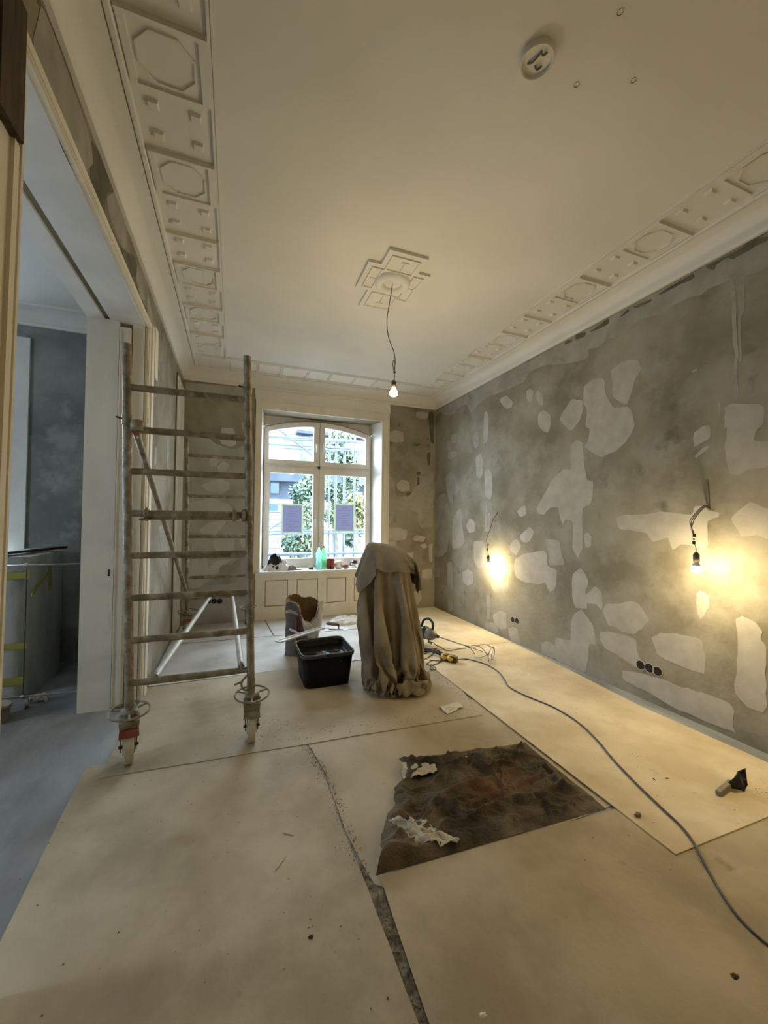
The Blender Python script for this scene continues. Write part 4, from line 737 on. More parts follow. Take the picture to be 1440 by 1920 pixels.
DUST_X = [
-124,24,-3,35,-26,22,43,18,-11,12,24,15,18,-30,-14,43,34,-19,23,34,-23,32,-35,-241,-20,31,-20,-30,30,40,-12,32,-22,40,-10,16,-9,22,33,25,23,14,-3,32,-9,-15,-14,36,-1,27,12,23,22,-37,-23,0,-6,0,40,-40,-3,13,-292,30,-39,31,24,33,-4,-28,17,37,-10,29,-1,13,11,3,-4,28,2,19,21,-13,33,29,5,-30,-24,33,37,3,33,2,29,-16,-27,-23,32,-27,21,-6,-1,29,18,30,33,-400,1,-22,20,34,27,-17,38,-3,-11,-2,38,32,-21,28,24,-37,23,-15,39,0,11,7,41,-14,22,-37,-24,38,40,36,-19,17,21,12,-3,-17,-20,12,-1,14,-5,35,27,21,35,16,-499,33,12,-16,14,42,32,-23,42,16,22,-33,5,36,28,-13,25,-9,-41,27,0,41,-10,10,30,33,11,-3,-44,-42,39,40,37,-4,35,-2,3,32,-9,-19,-10,28,-31,23,43,14,32,30,29,39,31,-588,-13,-12,16,36,33,-3,24,37,9,25,-12,-20,10,15,18,32,14,-24,-41,10,36,36,18,-11,32,41,21,-32,-43,-39,19,41,36,28,10,39,-2,1,-11,26,-12,-28,21,0,43,14,34,0,28,36,14,19,-605,10,31,-3,-25,22,32,38,6,23,38,22,18,-17,-7,19,17,-18,26,-21,-42,17,43,25,2,36,31,26,10,-32,-42,-39,15,40,9,24,42,24,31,24,-9,-14,
-36,31,20,-1,15,21,-4,37,37,7,36,42,-37,-604,9,-2,41,7,-34,34,23,19,37,22,12,30,36,-3,18,-2,-38,-2,-29,-13,29,32,-2,40,11,40,31,15,-43,-40,-37,17,32,45,19,33,36,40,-13,22,-33,-7,8,19,8,7,-1,28,28,27,35,32,4,7,-638,-2,17,25,-21,29,11,2,25,-5,34,31,0,33,18,43,11,10,-40,-42,-7,24,6,15,-6,30,36,43,8,29,-29,-31,-38,31,27,32,30,23,43,36,-13,-13,-19,19,-4,13,36,-22,35,4,28,8,42,28,24,1,15,-669,0,0,20,9,15,-26,38,-13,11,23,17,33,3,35,23,40,-5,37,-28,-27,-31,-8,2,15,35,27,40,40,-5,23,-37,-28,13,30,8,40,40,7,43,15,-40,-9,32,-5,37,-3,18,16,14,13,-33,37,30,12,25,37,42,-24,-673,-4,13,1,7,-8,23,-16,10,17,30,-1,28,29,12,34,33,0,41,0,-33,-22,-40,-7,27,42,29,43,34,-11,8,-36,-18,41,36,17,18,35,23,35,-30,-18,-4,25,40,-1,30,-14,28,11,-26,27,31,11,29,-3,38,37,24,-704,-1,-7,-1,6,3,16,24,-21,13,16,42,-10,40,33,35,-19,36,8,35,-28,-42,-37,-10,38,44,32,43,29,3,-33,-30,16,42,13,42,17,41,37,-21,-23,36,-26,37,3,32,-8,30,9,-36,12,38,-14,23,27,23,32,
34,-6,-648,-16,-5,1,-1,-4,1,7,10,26,-13,34,-3,28,20,37,32,-21,27,33,24,-10,-42,-43,-16,42,42,39,38,24,-10,-34,-20,35,23,38,38,18,41,7,-36,-5,44,2,39,20,-14,22,-1,-20,-8,38,8,27,9,4,9,39,38,31,14,-694,6,-4,-8,-8,1,-5,4,4,13,23,-15,14,17,33,36,34,-15,18,39,25,-1,-39,-44,-18,38,43,43,37,15,-20,-32,1,43,24,41,26,34,30,-22,-33,18,38,42,-9,26,23,-1,-39,-10,0,28,31,27,-29,9,42,28,30,9,41,-685,2,-3,1,1,-7,-7,4,-6,0,8,25,-6,15,27,35,37,9,2,40,27,4,-34,-43,-19,37,43,43,34,6,-30,-22,27,31,37,39,22,41,2,-37,1,28,40,10,38,27,26,-36,-7,-25,-1,27,3,0,3,37,37,-10,36,39,37,-693,-5,-3,1,2,10,-9,-14,-10,3,0,11,24,-2,20,37,37,24,-2,34,32,10,-27,-44,-19,36,43,43,29,-6,-32,-3,40,35,36,32,26,34,-18,-28,21,36,23,28,31,34,-9,18,-25,-39,13,-31,39,14,13,9,17,38,3,42,38,-684,-5,-3,-3,3,-3,-1,-11,-15,18,-24,10,14,4,18,35,36,36,-1,25,38,16,-20,-44,-20,35,43,42,23,-18,-25,19,41,31,41,23,40,11,-31,3,32,37,31,28,29,24,7,-26,-41,16,-40,13,16,31,
2,40,10,5,39,15,43,-690,-2,-2,7,-3,-6,-7,-5,14,-22,-27,5,5,15,13,27,37,38,19,8,40,24,-13,-43,-22,34,44,40,12,-26,-8,36,32,40,37,26,37,-9,-22,24,37,35,35,27,21,4,-25,-25,-11,-13,32,10,-1,-3,32,2,37,11,40,41,5,-692,8,-5,1,2,11,-19,-13,-13,-4,8,-24,-1,8,24,12,37,38,26,7,37,32,-4,-40,-24,33,44,37,1,-26,11,42,32,41,27,40,19,-23,7,35,36,36,30,20,-2,-22,-21,-25,-12,-8,30,34,-31,16,34,29,36,39,-12,41,29,-674,-9,-10,-5,0,1,6,-12,-14,-11,-3,-2,-27,9,7,18,36,38,31,9,33,38,7,-33,-31,33,43,33,-10,-17,30,35,40,38,29,39,3,-17,28,37,37,31,18,-3,-23,-22,-22,-16,5,25,32,-1,10,10,31,43,-10,41,33,24,15,-619,-41,-8,-15,-17,-9,3,-15,11,12,-24,-15,20,-27,-31,2,25,33,37,36,13,29,39,19,-26,-33,30,44,24,-20,4,41,34,42,30,39,27,-15,13,36,37,32,19,-7,-21,-23,-23,-5,34,-5,33,32,6,5,6,-10,37,35,30,29,11,22,-26,-597,-12,-33,-4,-7,-9,-21,-16,0,10,23,-26,-18,20,-34,-25,8,30,35,38,20,24,40,28,-17,-33,29,43,13,-17,22,41,36,41,32,39,11,-8,32,37,32,18,-6,-22,-22,-22,0,
20,28,28,0,27,25,20,-34,26,20,15,12,39,26,9,21,-600,-36,-13,-19,-10,-14,-13,-14,9,-17,24,3,-19,-27,8,-18,-29,21,33,37,32,17,39,35,-7,-32,27,41,4,-8,36,38,41,34,40,30,-5,20,37,33,18,-5,-23,-23,-19,6,25,31,18,15,27,27,23,7,-22,-3,-22,18,40,31,27,42,0,-596,-2,-14,-18,-23,-20,-3,-20,-5,8,-27,12,4,-6,-25,-9,-5,-27,29,35,37,21,35,38,6,-30,26,38,-8,13,42,37,42,34,40,16,4,35,34,17,-3,-23,-24,-14,13,29,28,16,23,28,27,18,-10,-18,-24,-10,4,28,40,18,39,12,35,-615,25,9,-10,-25,-23,-22,-14,4,-4,-17,-31,-1,12,10,-27,-14,-4,-15,33,38,28,30,40,18,-26,25,33,-7,28,42,39,37,40,31,4,31,35,15,0,-24,-23,-7,20,30,23,20,27,28,21,5,-15,-21,-17,-9,12,9,26,13,34,35,41,-8,-621,17,13,21,7,-11,-22,-22,-20,-12,0,-24,-10,-19,16,14,-29,-14,-7,4,35,37,26,39,29,-18,24,27,-1,40,38,42,37,41,14,22,37,14,3,-24,-22,2,27,27,20,25,29,24,8,-11,-13,-14,-16,4,23,24,-2,28,26,26,20,41,-2,-656,5,8,18,18,12,7,-15,-17,-23,-22,-15,-7,-5,-29,17,13,-29,-16,-1,18,38,30,36,36,-7,24,17,15,42,40,40,
40,33,15,38,11,8,-24,-18,13,29,22,23,28,26,12,-9,-14,-12,-12,-5,14,28,35,18,9,12,31,17,12,31,14,-691,10,5,-2,18,7,11,18,1,-4,-19,-22,-22,-13,-3,-27,4,24,-28,-22,11,27,38,30,40,17,15,9,33,41,42,39,41,20,35,6,19,-23,-13,23,27,21,26,28,16,-5,-16,-12,-12,-1,7,17,38,-2,24,24,23,28,27,22,0,-9,33,-707,1,10,-8,7,24,9,2,15,-11,19,-2,-11,-20,-22,-17,-6,-9,28,-28,-25,25,31,34,39,30,16,14,40,41,41,41,34,30,6,29,-25,-2,28,22,25,29,19,-1,-15,-12,-11,-2,15,16,17,27,9,21,24,25,21,30,27,11,13,-1,-1,-731,11,3,-16,29,3,6,2,6,-12,21,-4,12,4,-2,-16,-20,-10,-18,30,-26,-15,25,37,38,37,22,22,42,42,41,41,30,12,36,-25,12,27,22,28,22,2,-13,-9,-6,5,11,23,13,20,17,23,-8,15,6,28,5,37,0,14,26,-13,37,-723,-10,-13,25,-4,-9,0,18,-10,2,9,18,-12,12,-5,16,7,2,-20,-26,28,-27,9,16,40,40,30,37,41,42,42,35,21,37,-16,22,24,28,23,4,-11,-6,0,9,14,17,18,17,17,18,19,4,2,3,2,3,2,28,18,9,12,41,-21,-693,-12,5,4,4,-5,2,-18,27,-17,-5,6,9,-11,11,0,15,
12,8,0,-34,29,13,8,8,41,43,41,40,45,41,34,32,3,26,26,24,8,-10,-1,7,13,17,18,17,17,16,18,13,12,11,8,8,7,7,6,0,-39,5,20,21,32,37,-722,1,-2,-6,6,0,-3,-13,21,2,-27,-15,-1,-1,1,6,7,12,13,16,9,-29,19,16,23,42,51,42,46,43,43,39,27,23,26,12,-9,4,16,17,17,17,17,17,18,17,16,9,8,7,7,6,5,4,3,2,-2,-38,-11,25,42,32,19,-723,0,-8,-9,4,11,6,7,2,1,-3,5,-3,-5,-7,-13,-2,-1,2,5,10,31,4,0,21,53,49,44,44,43,46,46,35,10,13,11,18,21,17,18,16,14,12,10,8,8,6,6,6,6,5,5,4,2,2,1,3,-8,-5,-8,31,41,15,-708,-4,-4,-3,7,-1,-20,-3,0,2,0,20,13,9,6,-1,-1,-3,-3,-5,0,6,23,1,32,53,44,44,44,44,43,46,41,23,19,18,15,11,7,5,5,4,4,4,5,5,5,5,6,6,6,6,8,11,-4,1,9,-18,-5,37,16,40,14,-706,-6,-4,8,4,-8,-7,-9,-10,-14,-10,20,20,11,10,9,8,7,7,4,3,0,2,5,37,55,41,44,43,44,44,46,38,14,1,5,9,9,10,9,9,8,8,8,7,6,5,5,4,4,5,5,6,6,5,4,4,3,1,23,28,-1,25,-678,-6,
-6,-6,-9,-9,-6,-9,-4,-7,-8,2,11,11,10,9,9,9,9,9,11,12,18,7,37,52,45,43,45,43,43,49,34,16,-4,4,4,4,5,4,6,4,4,4,4,4,3,4,3,4,5,4,7,6,5,5,5,6,13,21,31,33,29,-690,-2,-12,-9,11,-21,8,-13,14,-8,-23,13,-1,8,9,10,10,11,11,17,15,5,5,7,35,53,43,44,44,45,44,47,31,5,27,11,4,-7,-3,-2,1,4,4,4,11,0,6,2,17,10,9,8,8,6,6,-2,-26,17,18,25,33,18,43,-683,-5,-6,2,-37,-3,-1,-2,23,-8,-24,12,17,7,13,11,10,10,8,5,-8,-12,17,30,26,52,42,44,45,45,43,42,26,2,21,24,19,13,1,-2,-6,-4,-4,-4,0,1,4,5,8,15,-3,0,25,20,19,-1,-13,18,16,24,30,15,-20,-656,-6,-8,-1,14,2,-2,-2,-15,16,-24,25,12,10,7,7,6,-5,-15,-16,2,27,22,30,23,39,44,44,44,44,44,37,19,20,-6,14,26,24,22,16,7,-3,-4,-4,-4,-4,-4,-4,-2,-1,2,2,5,11,7,2,21,36,29,33,24,21,-10,-684,-2,-4,-4,-1,6,0,4,3,-21,2,30,8,7,6,-17,-16,-15,-19,17,31,21,31,6,30,35,44,38,39,44,42,33,31,18,11,-7,4,18,23,26,24,21,12,4,-5,-5,-4,-2,-2,-4,
-4,0,10,15,6,-33,-10,31,31,28,23,27,37,-681,-1,0,-12,3,4,-4,5,10,-29,22,5,-6,-11,-9,-21,-16,-9,27,32,21,32,6,31,20,27,43,30,28,44,40,40,37,4,23,12,-2,-3,6,17,24,25,25,25,18,8,0,-3,-4,-3,-1,-2,9,13,-9,-37,-12,3,12,27,37,42,42,-663,-3,7,-14,5,-5,8,10,1,-31,-16,-20,-9,7,-20,-22,7,28,31,24,30,9,28,2,38,16,43,26,21,42,43,30,35,28,-6,25,18,6,-1,-4,5,16,25,25,25,26,22,15,6,1,-9,4,-23,-23,32,-10,-30,14,17,13,8,43,41,-633,-1,-3,4,0,7,-23,-31,-33,-16,-13,11,-25,-20,20,27,30,26,29,13,24,20,-7,41,12,40,24,11,43,43,36,24,39,-5,-1,27,22,14,4,-2,-3,4,16,23,26,25,26,24,17,11,2,-24,-17,-37,-16,33,27,17,14,-26,1,-518,-3,7,-7,-26,-26,-17,-22,-20,-30,3,-29,-5,18,24,29,28,28,16,22,28,-18,17,36,11,35,25,6,43,36,39,21,32,33,-20,-5,28,25,20,11,2,-3,-3,4,15,23,27,24,26,24,15,7,-30,-33,-32,-1,35,28,40,-8,7,-520,-10,-31,-25,-23,-26,-22,-17,-11,-15,-28,2,13,20,26,31,26,21,20,30,4,-26,34,22,21,22,27,6,36,34,43,18,28,40,12,-25,-10,29,27,
23,17,10,1,-3,-3,3,14,24,27,21,26,19,-1,-22,-33,-34,24,35,39,36,3,-560,-26,-27,-30,-26,-7,-18,-21,-12,-23,5,8,17,23,31,27,25,17,30,21,-32,-3,40,1,39,7,33,14,19,33,41,33,13,34,36,-3,-27,-16,30,28,24,22,17,9,1,-3,-5,2,13,24,21,22,23,9,-29,-27,-26,39,46,16,26,-589,-20,-34,-20,-17,-18,-12,-15,-8,11,3,3,22,29,29,28,15,29,29,-14,-35,21,36,-5,42,1,36,-3,21,41,34,41,11,25,39,22,-13,-27,-22,30,28,26,25,21,16,9,1,-4,-6,0,6,34,10,17,25,-26,-36,27,43,34,-9,-605,-21,-16,-30,-5,-17,-22,3,12,4,17,11,17,31,29,15,29,29,5,-39,-11,32,28,-8,43,-3,37,-11,15,44,32,43,27,7,33,38,8,-18,-28,-27,28,29,27,25,25,21,16,10,2,1,2,-26,1,19,26,-16,27,-8,40,20,-31,-591,-23,-17,-19,-8,-22,9,7,16,5,19,13,24,30,18,28,29,21,-38,-29,11,38,18,-9,42,-4,37,-15,6,43,33,41,40,5,20,39,27,-2,-22,-28,-29,24,29,27,26,26,23,20,16,11,-2,-10,-16,-22,22,-14,25,12,31,22,-8,-619,-18,-11,-2,-26,1,13,12,7,19,13,21,29,24,24,30,28,-24,-41,-7,23,39,6,-3,35,-2,39,-4,-19,39,34,39,43,29,
-1,27,39,17,-11,-25,-32,-23,17,28,28,27,26,25,17,17,-25,9,1,-10,-25,36,-22,39,40,-2,16,-658,-7,-7,-1,-2,18,25,5,18,19,27,25,25,29,30,-7,-37,-31,10,32,37,-9,7,28,-1,41,2,-33,29,34,39,42,38,20,-3,38,28,7,-16,-31,-29,-16,5,29,26,28,23,10,18,28,-37,11,-6,-29,17,33,28,17,22,-658,-2,-4,11,7,24,14,21,17,27,27,19,29,28,19,-40,-39,-12,24,34,34,-1,-2,18,1,42,6,-37,12,41,30,42,40,33,12,1,39,20,-3,-22,-28,-30,3,-19,28,22,26,19,33,13,5,-33,13,10,-15,39,-10,31,27,-658,12,2,16,18,22,41,4,18,24,21,31,28,27,-32,-38,-29,8,32,36,18,-32,22,26,3,42,10,-39,-6,43,30,38,35,41,26,-8,30,20,22,-14,-31,-20,-27,4,-22,30,30,9,20,13,13,-33,4,10,38,-14,31,-1,30,-604,3,10,21,47,24,15,24,7,26,34,30,-9,-39,-40,-15,30,32,36,-6,-42,34,33,5,43,15,-40,-25,39,40,28,41,29,41,10,-5,41,20,2,-24,-33,-12,-23,6,-32,30,6,16,13,14,-10,39,-29,22,26,-10,33,-540,20,21,34,30,8,14,10,43,30,17,-38,-41,-38,17,36,31,29,-30,-43,41,40,10,42,16,-36,-39,29,44,27,42,17,39,38,-12,26,22,25,-14,
-29,-37,1,-39,-37,18,16,21,-2,12,39,-6,33,-12,25,15,-516,35,31,24,26,-2,26,28,34,26,-26,-40,-40,-13,32,35,34,15,-44,-41,38,30,43,34,18,-35,-40,7,43,39,33,24,23,37,24,-8,40,21,9,-41,-28,-11,-31,-31,-38,22,27,35,16,1,31,-14,27,16,-13,-430,29,30,-16,29,38,29,28,-7,-33,-45,-30,24,34,34,34,-18,-38,-43,42,38,42,31,27,-33,-38,-19,43,43,30,40,-4,37,38,-2,24,24,30,-36,-10,-21,-36,-30,-40,-32,36,36,10,5,21,21,37,-4,-392,3,29,32,35,26,24,-36,-37,-36,-5,32,34,36,29,-43,-43,-36,39,42,40,37,33,-29,-41,-35,36,43,34,43,-17,36,35,38,-10,41,24,-14,-37,-19,-14,-31,-40,-29,34,-22,18,27,19,18,19,-301,34,33,29,-22,-38,-37,-30,29,31,37,34,8,-43,-42,-37,43,44,43,31,40,-33,-41,-34,23,37,41,43,-32,39,37,39,7,19,31,6,-33,-32,-31,-16,-8,-34,-30,-20,22,21,15,-164,35,2,-36,-38,-42,9,28,41,32,37,-15,-47,-43,-25,38,44,41,35,43,-33,-40,-38,0,42,40,43,-33,36,35,40,35,-2,35,8,-24,-37,-29,-17,-34,-30,-39,-24,16,20,-128,-27,-31,30,36,36,35,33,-44,-41,-41,-28,39,42,43,44,42,-27,-43,-34,-22,39,42,37,-32,32,39,35,41,23,-9,28,-37,
-9,-18,-31,-15,-37,-34,-60,-41,-42,-37,42,44,47,38,9,18,-44,-36,-35,39,29,35,-24,25,40,37,34,19,25]
DUST_Y = [
-360,-33,17,-20,3,4,-16,21,-34,3,14,20,-39,-2,0,-8,5,11,22,26,-25,-17,11,58,-11,10,-18,25,-31,-14,27,6,-14,1,-5,-7,-36,30,16,-37,1,26,-34,22,-28,-5,-5,23,21,21,23,-26,-13,11,5,-34,4,-42,-1,4,26,-29,138,-20,-2,-25,23,4,-23,29,-40,-3,26,10,-36,29,-39,-26,6,-24,39,6,-1,-9,-2,20,-26,-3,-4,14,13,26,-7,14,-11,-2,2,-38,-6,-23,-30,27,-26,5,38,22,-15,137,-38,-21,8,-27,20,4,-6,-2,-18,1,-2,23,-33,20,-30,-5,-33,-31,10,42,42,-10,0,-9,-18,13,1,10,16,13,-13,24,-29,17,-36,-23,-3,-33,-1,-23,21,-20,28,36,12,22,81,23,-36,-14,-3,4,-20,11,-9,-1,-19,13,-39,10,25,-36,11,-35,10,-28,-36,12,41,46,19,-17,-30,29,4,4,13,15,9,-16,16,-29,4,-21,-40,3,-23,-27,6,-41,14,39,5,0,31,-18,13,144,-14,-4,-36,23,-15,-24,21,-14,-8,13,-9,2,-33,20,7,-16,-34,-33,7,-43,20,-14,36,38,-5,-1,-4,29,8,-18,37,-9,6,20,-30,12,7,-26,-38,-33,-30,5,-31,0,2,-5,7,43,-15,0,37,-16,169,19,-28,-34,7,-27,29,-15,-10,21,-20,20,-20,5,-27,15,-20,-31,-10,-38,-4,-40,6,32,36,1,-15,-19,44,28,17,-15,36,-14,6,7,11,-9,-1,-37,-38,-28,
-17,3,-27,14,-18,4,5,-21,18,39,22,-3,-17,192,-30,-4,-4,-27,-11,-18,35,1,-17,-30,32,6,-9,-27,6,-40,13,-29,-26,-34,-31,24,41,10,-34,-19,31,40,7,15,22,33,2,0,-20,23,6,-10,-36,-33,-11,-41,-26,20,14,-34,8,-15,-23,33,1,26,41,-36,249,-36,-24,-30,-24,21,-39,-23,36,-40,-15,-19,37,-5,31,0,-36,-41,10,2,-42,-30,-43,40,41,-32,-25,1,43,33,28,22,20,-22,-3,24,-24,34,9,-5,-38,-41,-33,7,-23,17,2,-29,-2,-27,14,-17,14,31,35,5,5,271,-32,-35,-36,-24,-20,-19,4,-31,5,-35,-40,-13,36,1,33,8,-42,-18,-32,32,-30,-40,-41,42,24,-34,-18,16,42,38,0,23,40,-4,-40,-1,12,41,5,-34,-2,-37,-17,-41,2,31,-29,5,-12,-12,-12,11,6,32,34,8,-1,5,291,-54,-7,-40,-57,-18,-6,-17,-36,-34,4,-44,-29,23,29,21,22,-44,-4,-43,24,-38,-14,-42,34,11,-33,-7,27,41,42,-11,34,-7,17,-33,36,-18,37,-22,9,-39,-38,-31,6,33,-25,12,-17,10,-25,1,-10,42,-24,39,4,0,28,291,-5,-54,-29,-37,-34,-30,-23,-14,-38,-35,-7,-38,-10,21,21,38,16,-40,-20,-32,11,-23,-41,20,2,-30,8,33,41,17,24,38,-6,-37,4,37,9,-22,-29,-1,-19,-35,-16,44,-22,27,-26,11,-12,0,12,-29,3,24,18,-29,
8,28,299,22,-9,-39,-42,-25,-26,-41,-34,-15,-28,-25,-43,-10,-35,14,25,39,32,-23,-31,-40,-11,0,-39,-13,12,-20,21,37,39,16,33,22,-32,-16,16,37,-6,-42,3,-32,0,-42,8,10,40,-33,29,-17,12,5,-8,-21,14,19,-31,17,20,19,-6,283,11,-21,-12,-47,-21,-4,-41,-39,-33,-19,-39,-38,-35,0,-10,21,40,39,-10,-30,-41,-18,1,-39,-22,-7,9,24,40,34,17,40,-4,-33,-3,32,22,-30,-35,-8,-33,-15,13,33,9,-28,28,-6,15,18,-21,5,-11,-14,25,1,1,-27,37,14,226,22,-33,-15,7,-30,14,-30,-35,-46,-39,-25,-40,-36,-24,17,-4,41,43,7,-28,-40,-26,2,-39,-24,-5,10,27,42,22,32,31,-29,-18,11,34,4,-41,-14,-37,-26,11,38,9,-3,-13,25,3,27,-33,24,14,-38,17,14,-17,-34,16,2,12,199,35,-32,-34,10,28,8,-13,-45,-29,-44,-42,-26,-40,-31,6,-4,35,43,24,-23,-38,-33,0,-38,-25,-5,12,32,40,21,39,12,-23,-23,25,29,-22,-36,-25,-32,-11,35,-11,-2,4,40,-5,33,-14,19,-1,8,-1,6,-26,-30,22,-16,8,1,198,-8,-30,-17,-4,22,8,3,-3,-25,-29,-42,-38,-38,-33,-14,13,17,43,34,-12,-36,-37,-4,-38,-26,-3,14,37,35,27,36,-8,-30,2,33,9,-39,-25,-39,-20,-2,24,-12,15,23,30,12,-6,20,10,7,-5,9,
-26,3,-18,2,2,1,-2,149,12,-27,-39,-12,11,6,13,17,16,-32,-43,-40,-35,-35,-25,13,7,38,42,0,-31,-40,-9,-37,-27,-2,18,40,28,38,21,-27,-15,17,30,-17,-39,-33,-29,-6,10,-10,20,26,30,-2,2,42,-26,29,-18,34,-21,11,-9,-1,6,-7,-13,-23,119,24,15,-30,-20,-37,-1,5,17,16,17,-32,-40,-36,-29,-36,0,8,33,42,12,-23,-41,-15,-36,-29,0,24,41,28,39,-1,-29,0,30,10,-36,-32,-39,-14,5,-5,17,26,29,1,-15,6,27,28,18,1,-4,12,-16,7,-5,-11,-29,-9,15,64,18,40,6,-31,-31,-21,-25,11,14,16,14,-23,-36,-39,-31,-7,2,25,42,22,-14,-40,-27,-30,-30,2,29,39,35,27,-21,-17,15,27,-14,-40,-36,-25,-5,2,15,26,28,-4,3,-11,24,34,18,-16,40,0,11,-14,-12,-20,0,-29,10,0,7,11,19,16,24,-1,11,-33,-25,-34,4,13,15,-9,2,-41,-24,-14,-5,17,40,30,-7,-35,-34,-29,-31,6,35,34,39,10,-26,-5,27,10,-32,-37,-37,-10,2,13,26,26,5,-8,0,21,9,37,-1,-5,2,-4,37,-27,-3,23,-12,-29,29,-34,-4,-37,28,3,25,21,11,5,11,-22,-34,-24,-11,16,14,-19,16,-32,-19,-10,5,37,34,2,-28,-39,-28,-33,10,39,35,34,-8,-23,11,24,-10,-39,-39,-22,0,14,26,24,7,-7,4,24,
19,13,-15,-28,-2,5,22,27,-9,36,0,-40,-1,-13,35,-30,-63,-1,18,14,18,9,14,18,24,-23,-24,-27,-22,5,37,-19,4,-28,-14,-4,26,38,10,-19,-42,-29,-34,15,41,39,18,-20,-10,23,9,-27,-40,-33,-5,13,25,25,4,-5,12,24,14,0,-21,-24,-4,5,15,33,35,9,-19,9,2,-12,-17,-2,20,-59,-28,-14,17,1,7,18,13,23,27,-9,-22,-25,-28,17,36,-24,-12,-19,-11,13,37,20,-12,-40,-33,-34,22,39,38,4,-22,3,22,-8,-37,-40,-13,11,26,25,1,-2,17,23,7,-12,-22,-18,0,7,20,24,22,-5,24,21,12,-6,-21,-2,-34,10,-73,22,-20,-18,-5,3,2,16,27,25,20,10,-27,-21,-23,19,33,-26,-24,-13,-1,30,28,-3,-36,-35,-35,28,40,29,-9,-16,17,10,-27,-40,-25,8,26,25,-3,3,22,18,-4,-17,-21,-11,4,16,23,11,-6,18,30,30,21,8,-14,-14,-24,-15,9,-70,-9,-7,11,-16,-18,-6,-5,14,24,24,17,27,-20,-20,-21,17,31,-27,-28,-9,15,33,6,-28,-38,-35,33,40,14,-17,-1,18,-6,-38,-33,0,26,26,-6,8,25,9,-13,-20,-15,-4,12,22,13,-10,5,21,31,27,12,-22,10,17,12,-43,-3,-30,-18,-17,-15,9,-2,-9,-17,-14,-11,4,14,22,28,27,-6,-20,-22,15,28,-28,-26,-1,28,18,-18,-41,-35,37,38,-3,-14,11,
9,-26,-37,-9,25,27,-9,13,24,-2,-18,-18,-9,7,20,14,-6,0,7,20,32,19,-2,-8,-7,-14,24,6,29,-13,-30,-17,-11,-17,-18,5,-25,-2,13,-14,-16,-4,4,16,25,27,12,-26,-14,8,23,-27,-21,11,28,-7,-36,-39,40,24,-10,-5,15,-7,-36,-18,23,25,-11,21,16,-12,-19,-13,3,17,16,-3,1,4,18,16,19,-2,-25,-5,-6,-4,-3,18,30,38,10,-17,-10,-20,-18,-20,-19,5,-4,-8,4,-22,13,-7,-7,-2,13,21,31,-23,-11,5,13,-22,-15,22,7,-29,-38,38,11,-12,6,7,-24,-27,22,17,-6,25,4,-19,-15,-1,15,17,1,3,8,12,13,13,9,-6,-40,-9,-4,-4,-7,18,15,40,34,-3,38,-58,14,-15,-19,-18,3,-3,-9,-4,-23,16,-10,7,-4,-9,-3,12,29,-17,-7,21,-10,-22,-5,18,-20,-35,32,-3,-4,8,-8,-29,21,4,5,23,-7,-18,-6,12,17,4,8,12,12,9,-11,17,3,11,-24,6,-8,-5,-3,-13,22,-9,38,30,3,2,-16,-7,3,-9,-8,-8,-10,6,-20,-6,-1,10,-14,8,-12,12,-3,-7,-2,21,-5,13,-21,-23,4,-9,-26,15,-2,1,0,-20,18,-10,18,15,-17,-8,9,17,6,11,14,12,8,2,-21,15,9,9,7,0,-1,-1,-4,-7,-13,-21,33,3,39,4,4,10,-13,-2,2,-6,-8,-8,-7,-9,-7,-6,-5,5,-14,6,-9,11,
1,-2,-6,12,12,-20,-18,-17,-14,-9,-1,-2,-2,-3,7,-11,24,6,-15,5,16,8,14,13,11,3,0,-3,-1,-7,-18,0,1,2,3,4,3,4,4,4,3,3,23,30,1,19,31,-37,10,10,-5,-10,-8,-7,-10,-12,0,-13,-6,-4,-5,-2,-1,1,3,9,2,-2,-17,-7,-11,-17,-3,-3,-5,-6,-4,-7,6,1,6,12,10,14,11,5,1,-9,-3,-1,0,2,3,4,4,4,4,5,4,5,4,4,5,6,2,-33,6,28,38,32,-8,3,-1,0,3,-7,-11,-7,-12,-11,-37,2,3,5,9,0,-1,-3,-2,-2,6,-10,-5,-1,-16,-5,-3,-5,-7,-7,-12,-2,8,10,13,2,-7,1,2,4,6,6,6,6,5,3,4,4,3,4,4,4,4,4,4,3,3,-8,-32,5,-1,41,2,-12,0,0,-3,0,6,5,5,-1,-36,15,9,3,2,-1,-1,1,2,3,0,-3,-3,-3,4,-16,-7,-5,-6,-6,-6,-10,-7,-4,6,5,8,4,6,5,3,2,1,0,-1,0,-1,0,-1,-1,-2,-3,-4,-7,10,5,-4,11,9,-5,-27,15,36,-26,5,-23,-6,-2,0,4,6,7,6,9,19,24,5,5,4,2,1,0,-1,-2,-1,1,4,-6,-12,-5,-6,-6,-6,-6,-7,-9,-6,-2,-6,-7,-5,-5,-5,-3,-3,-2,-2,-1,-2,0,-1,0,0,-1,-2,-3,-3,3,5,1,4,12,13,19,-7,20,26,-5,
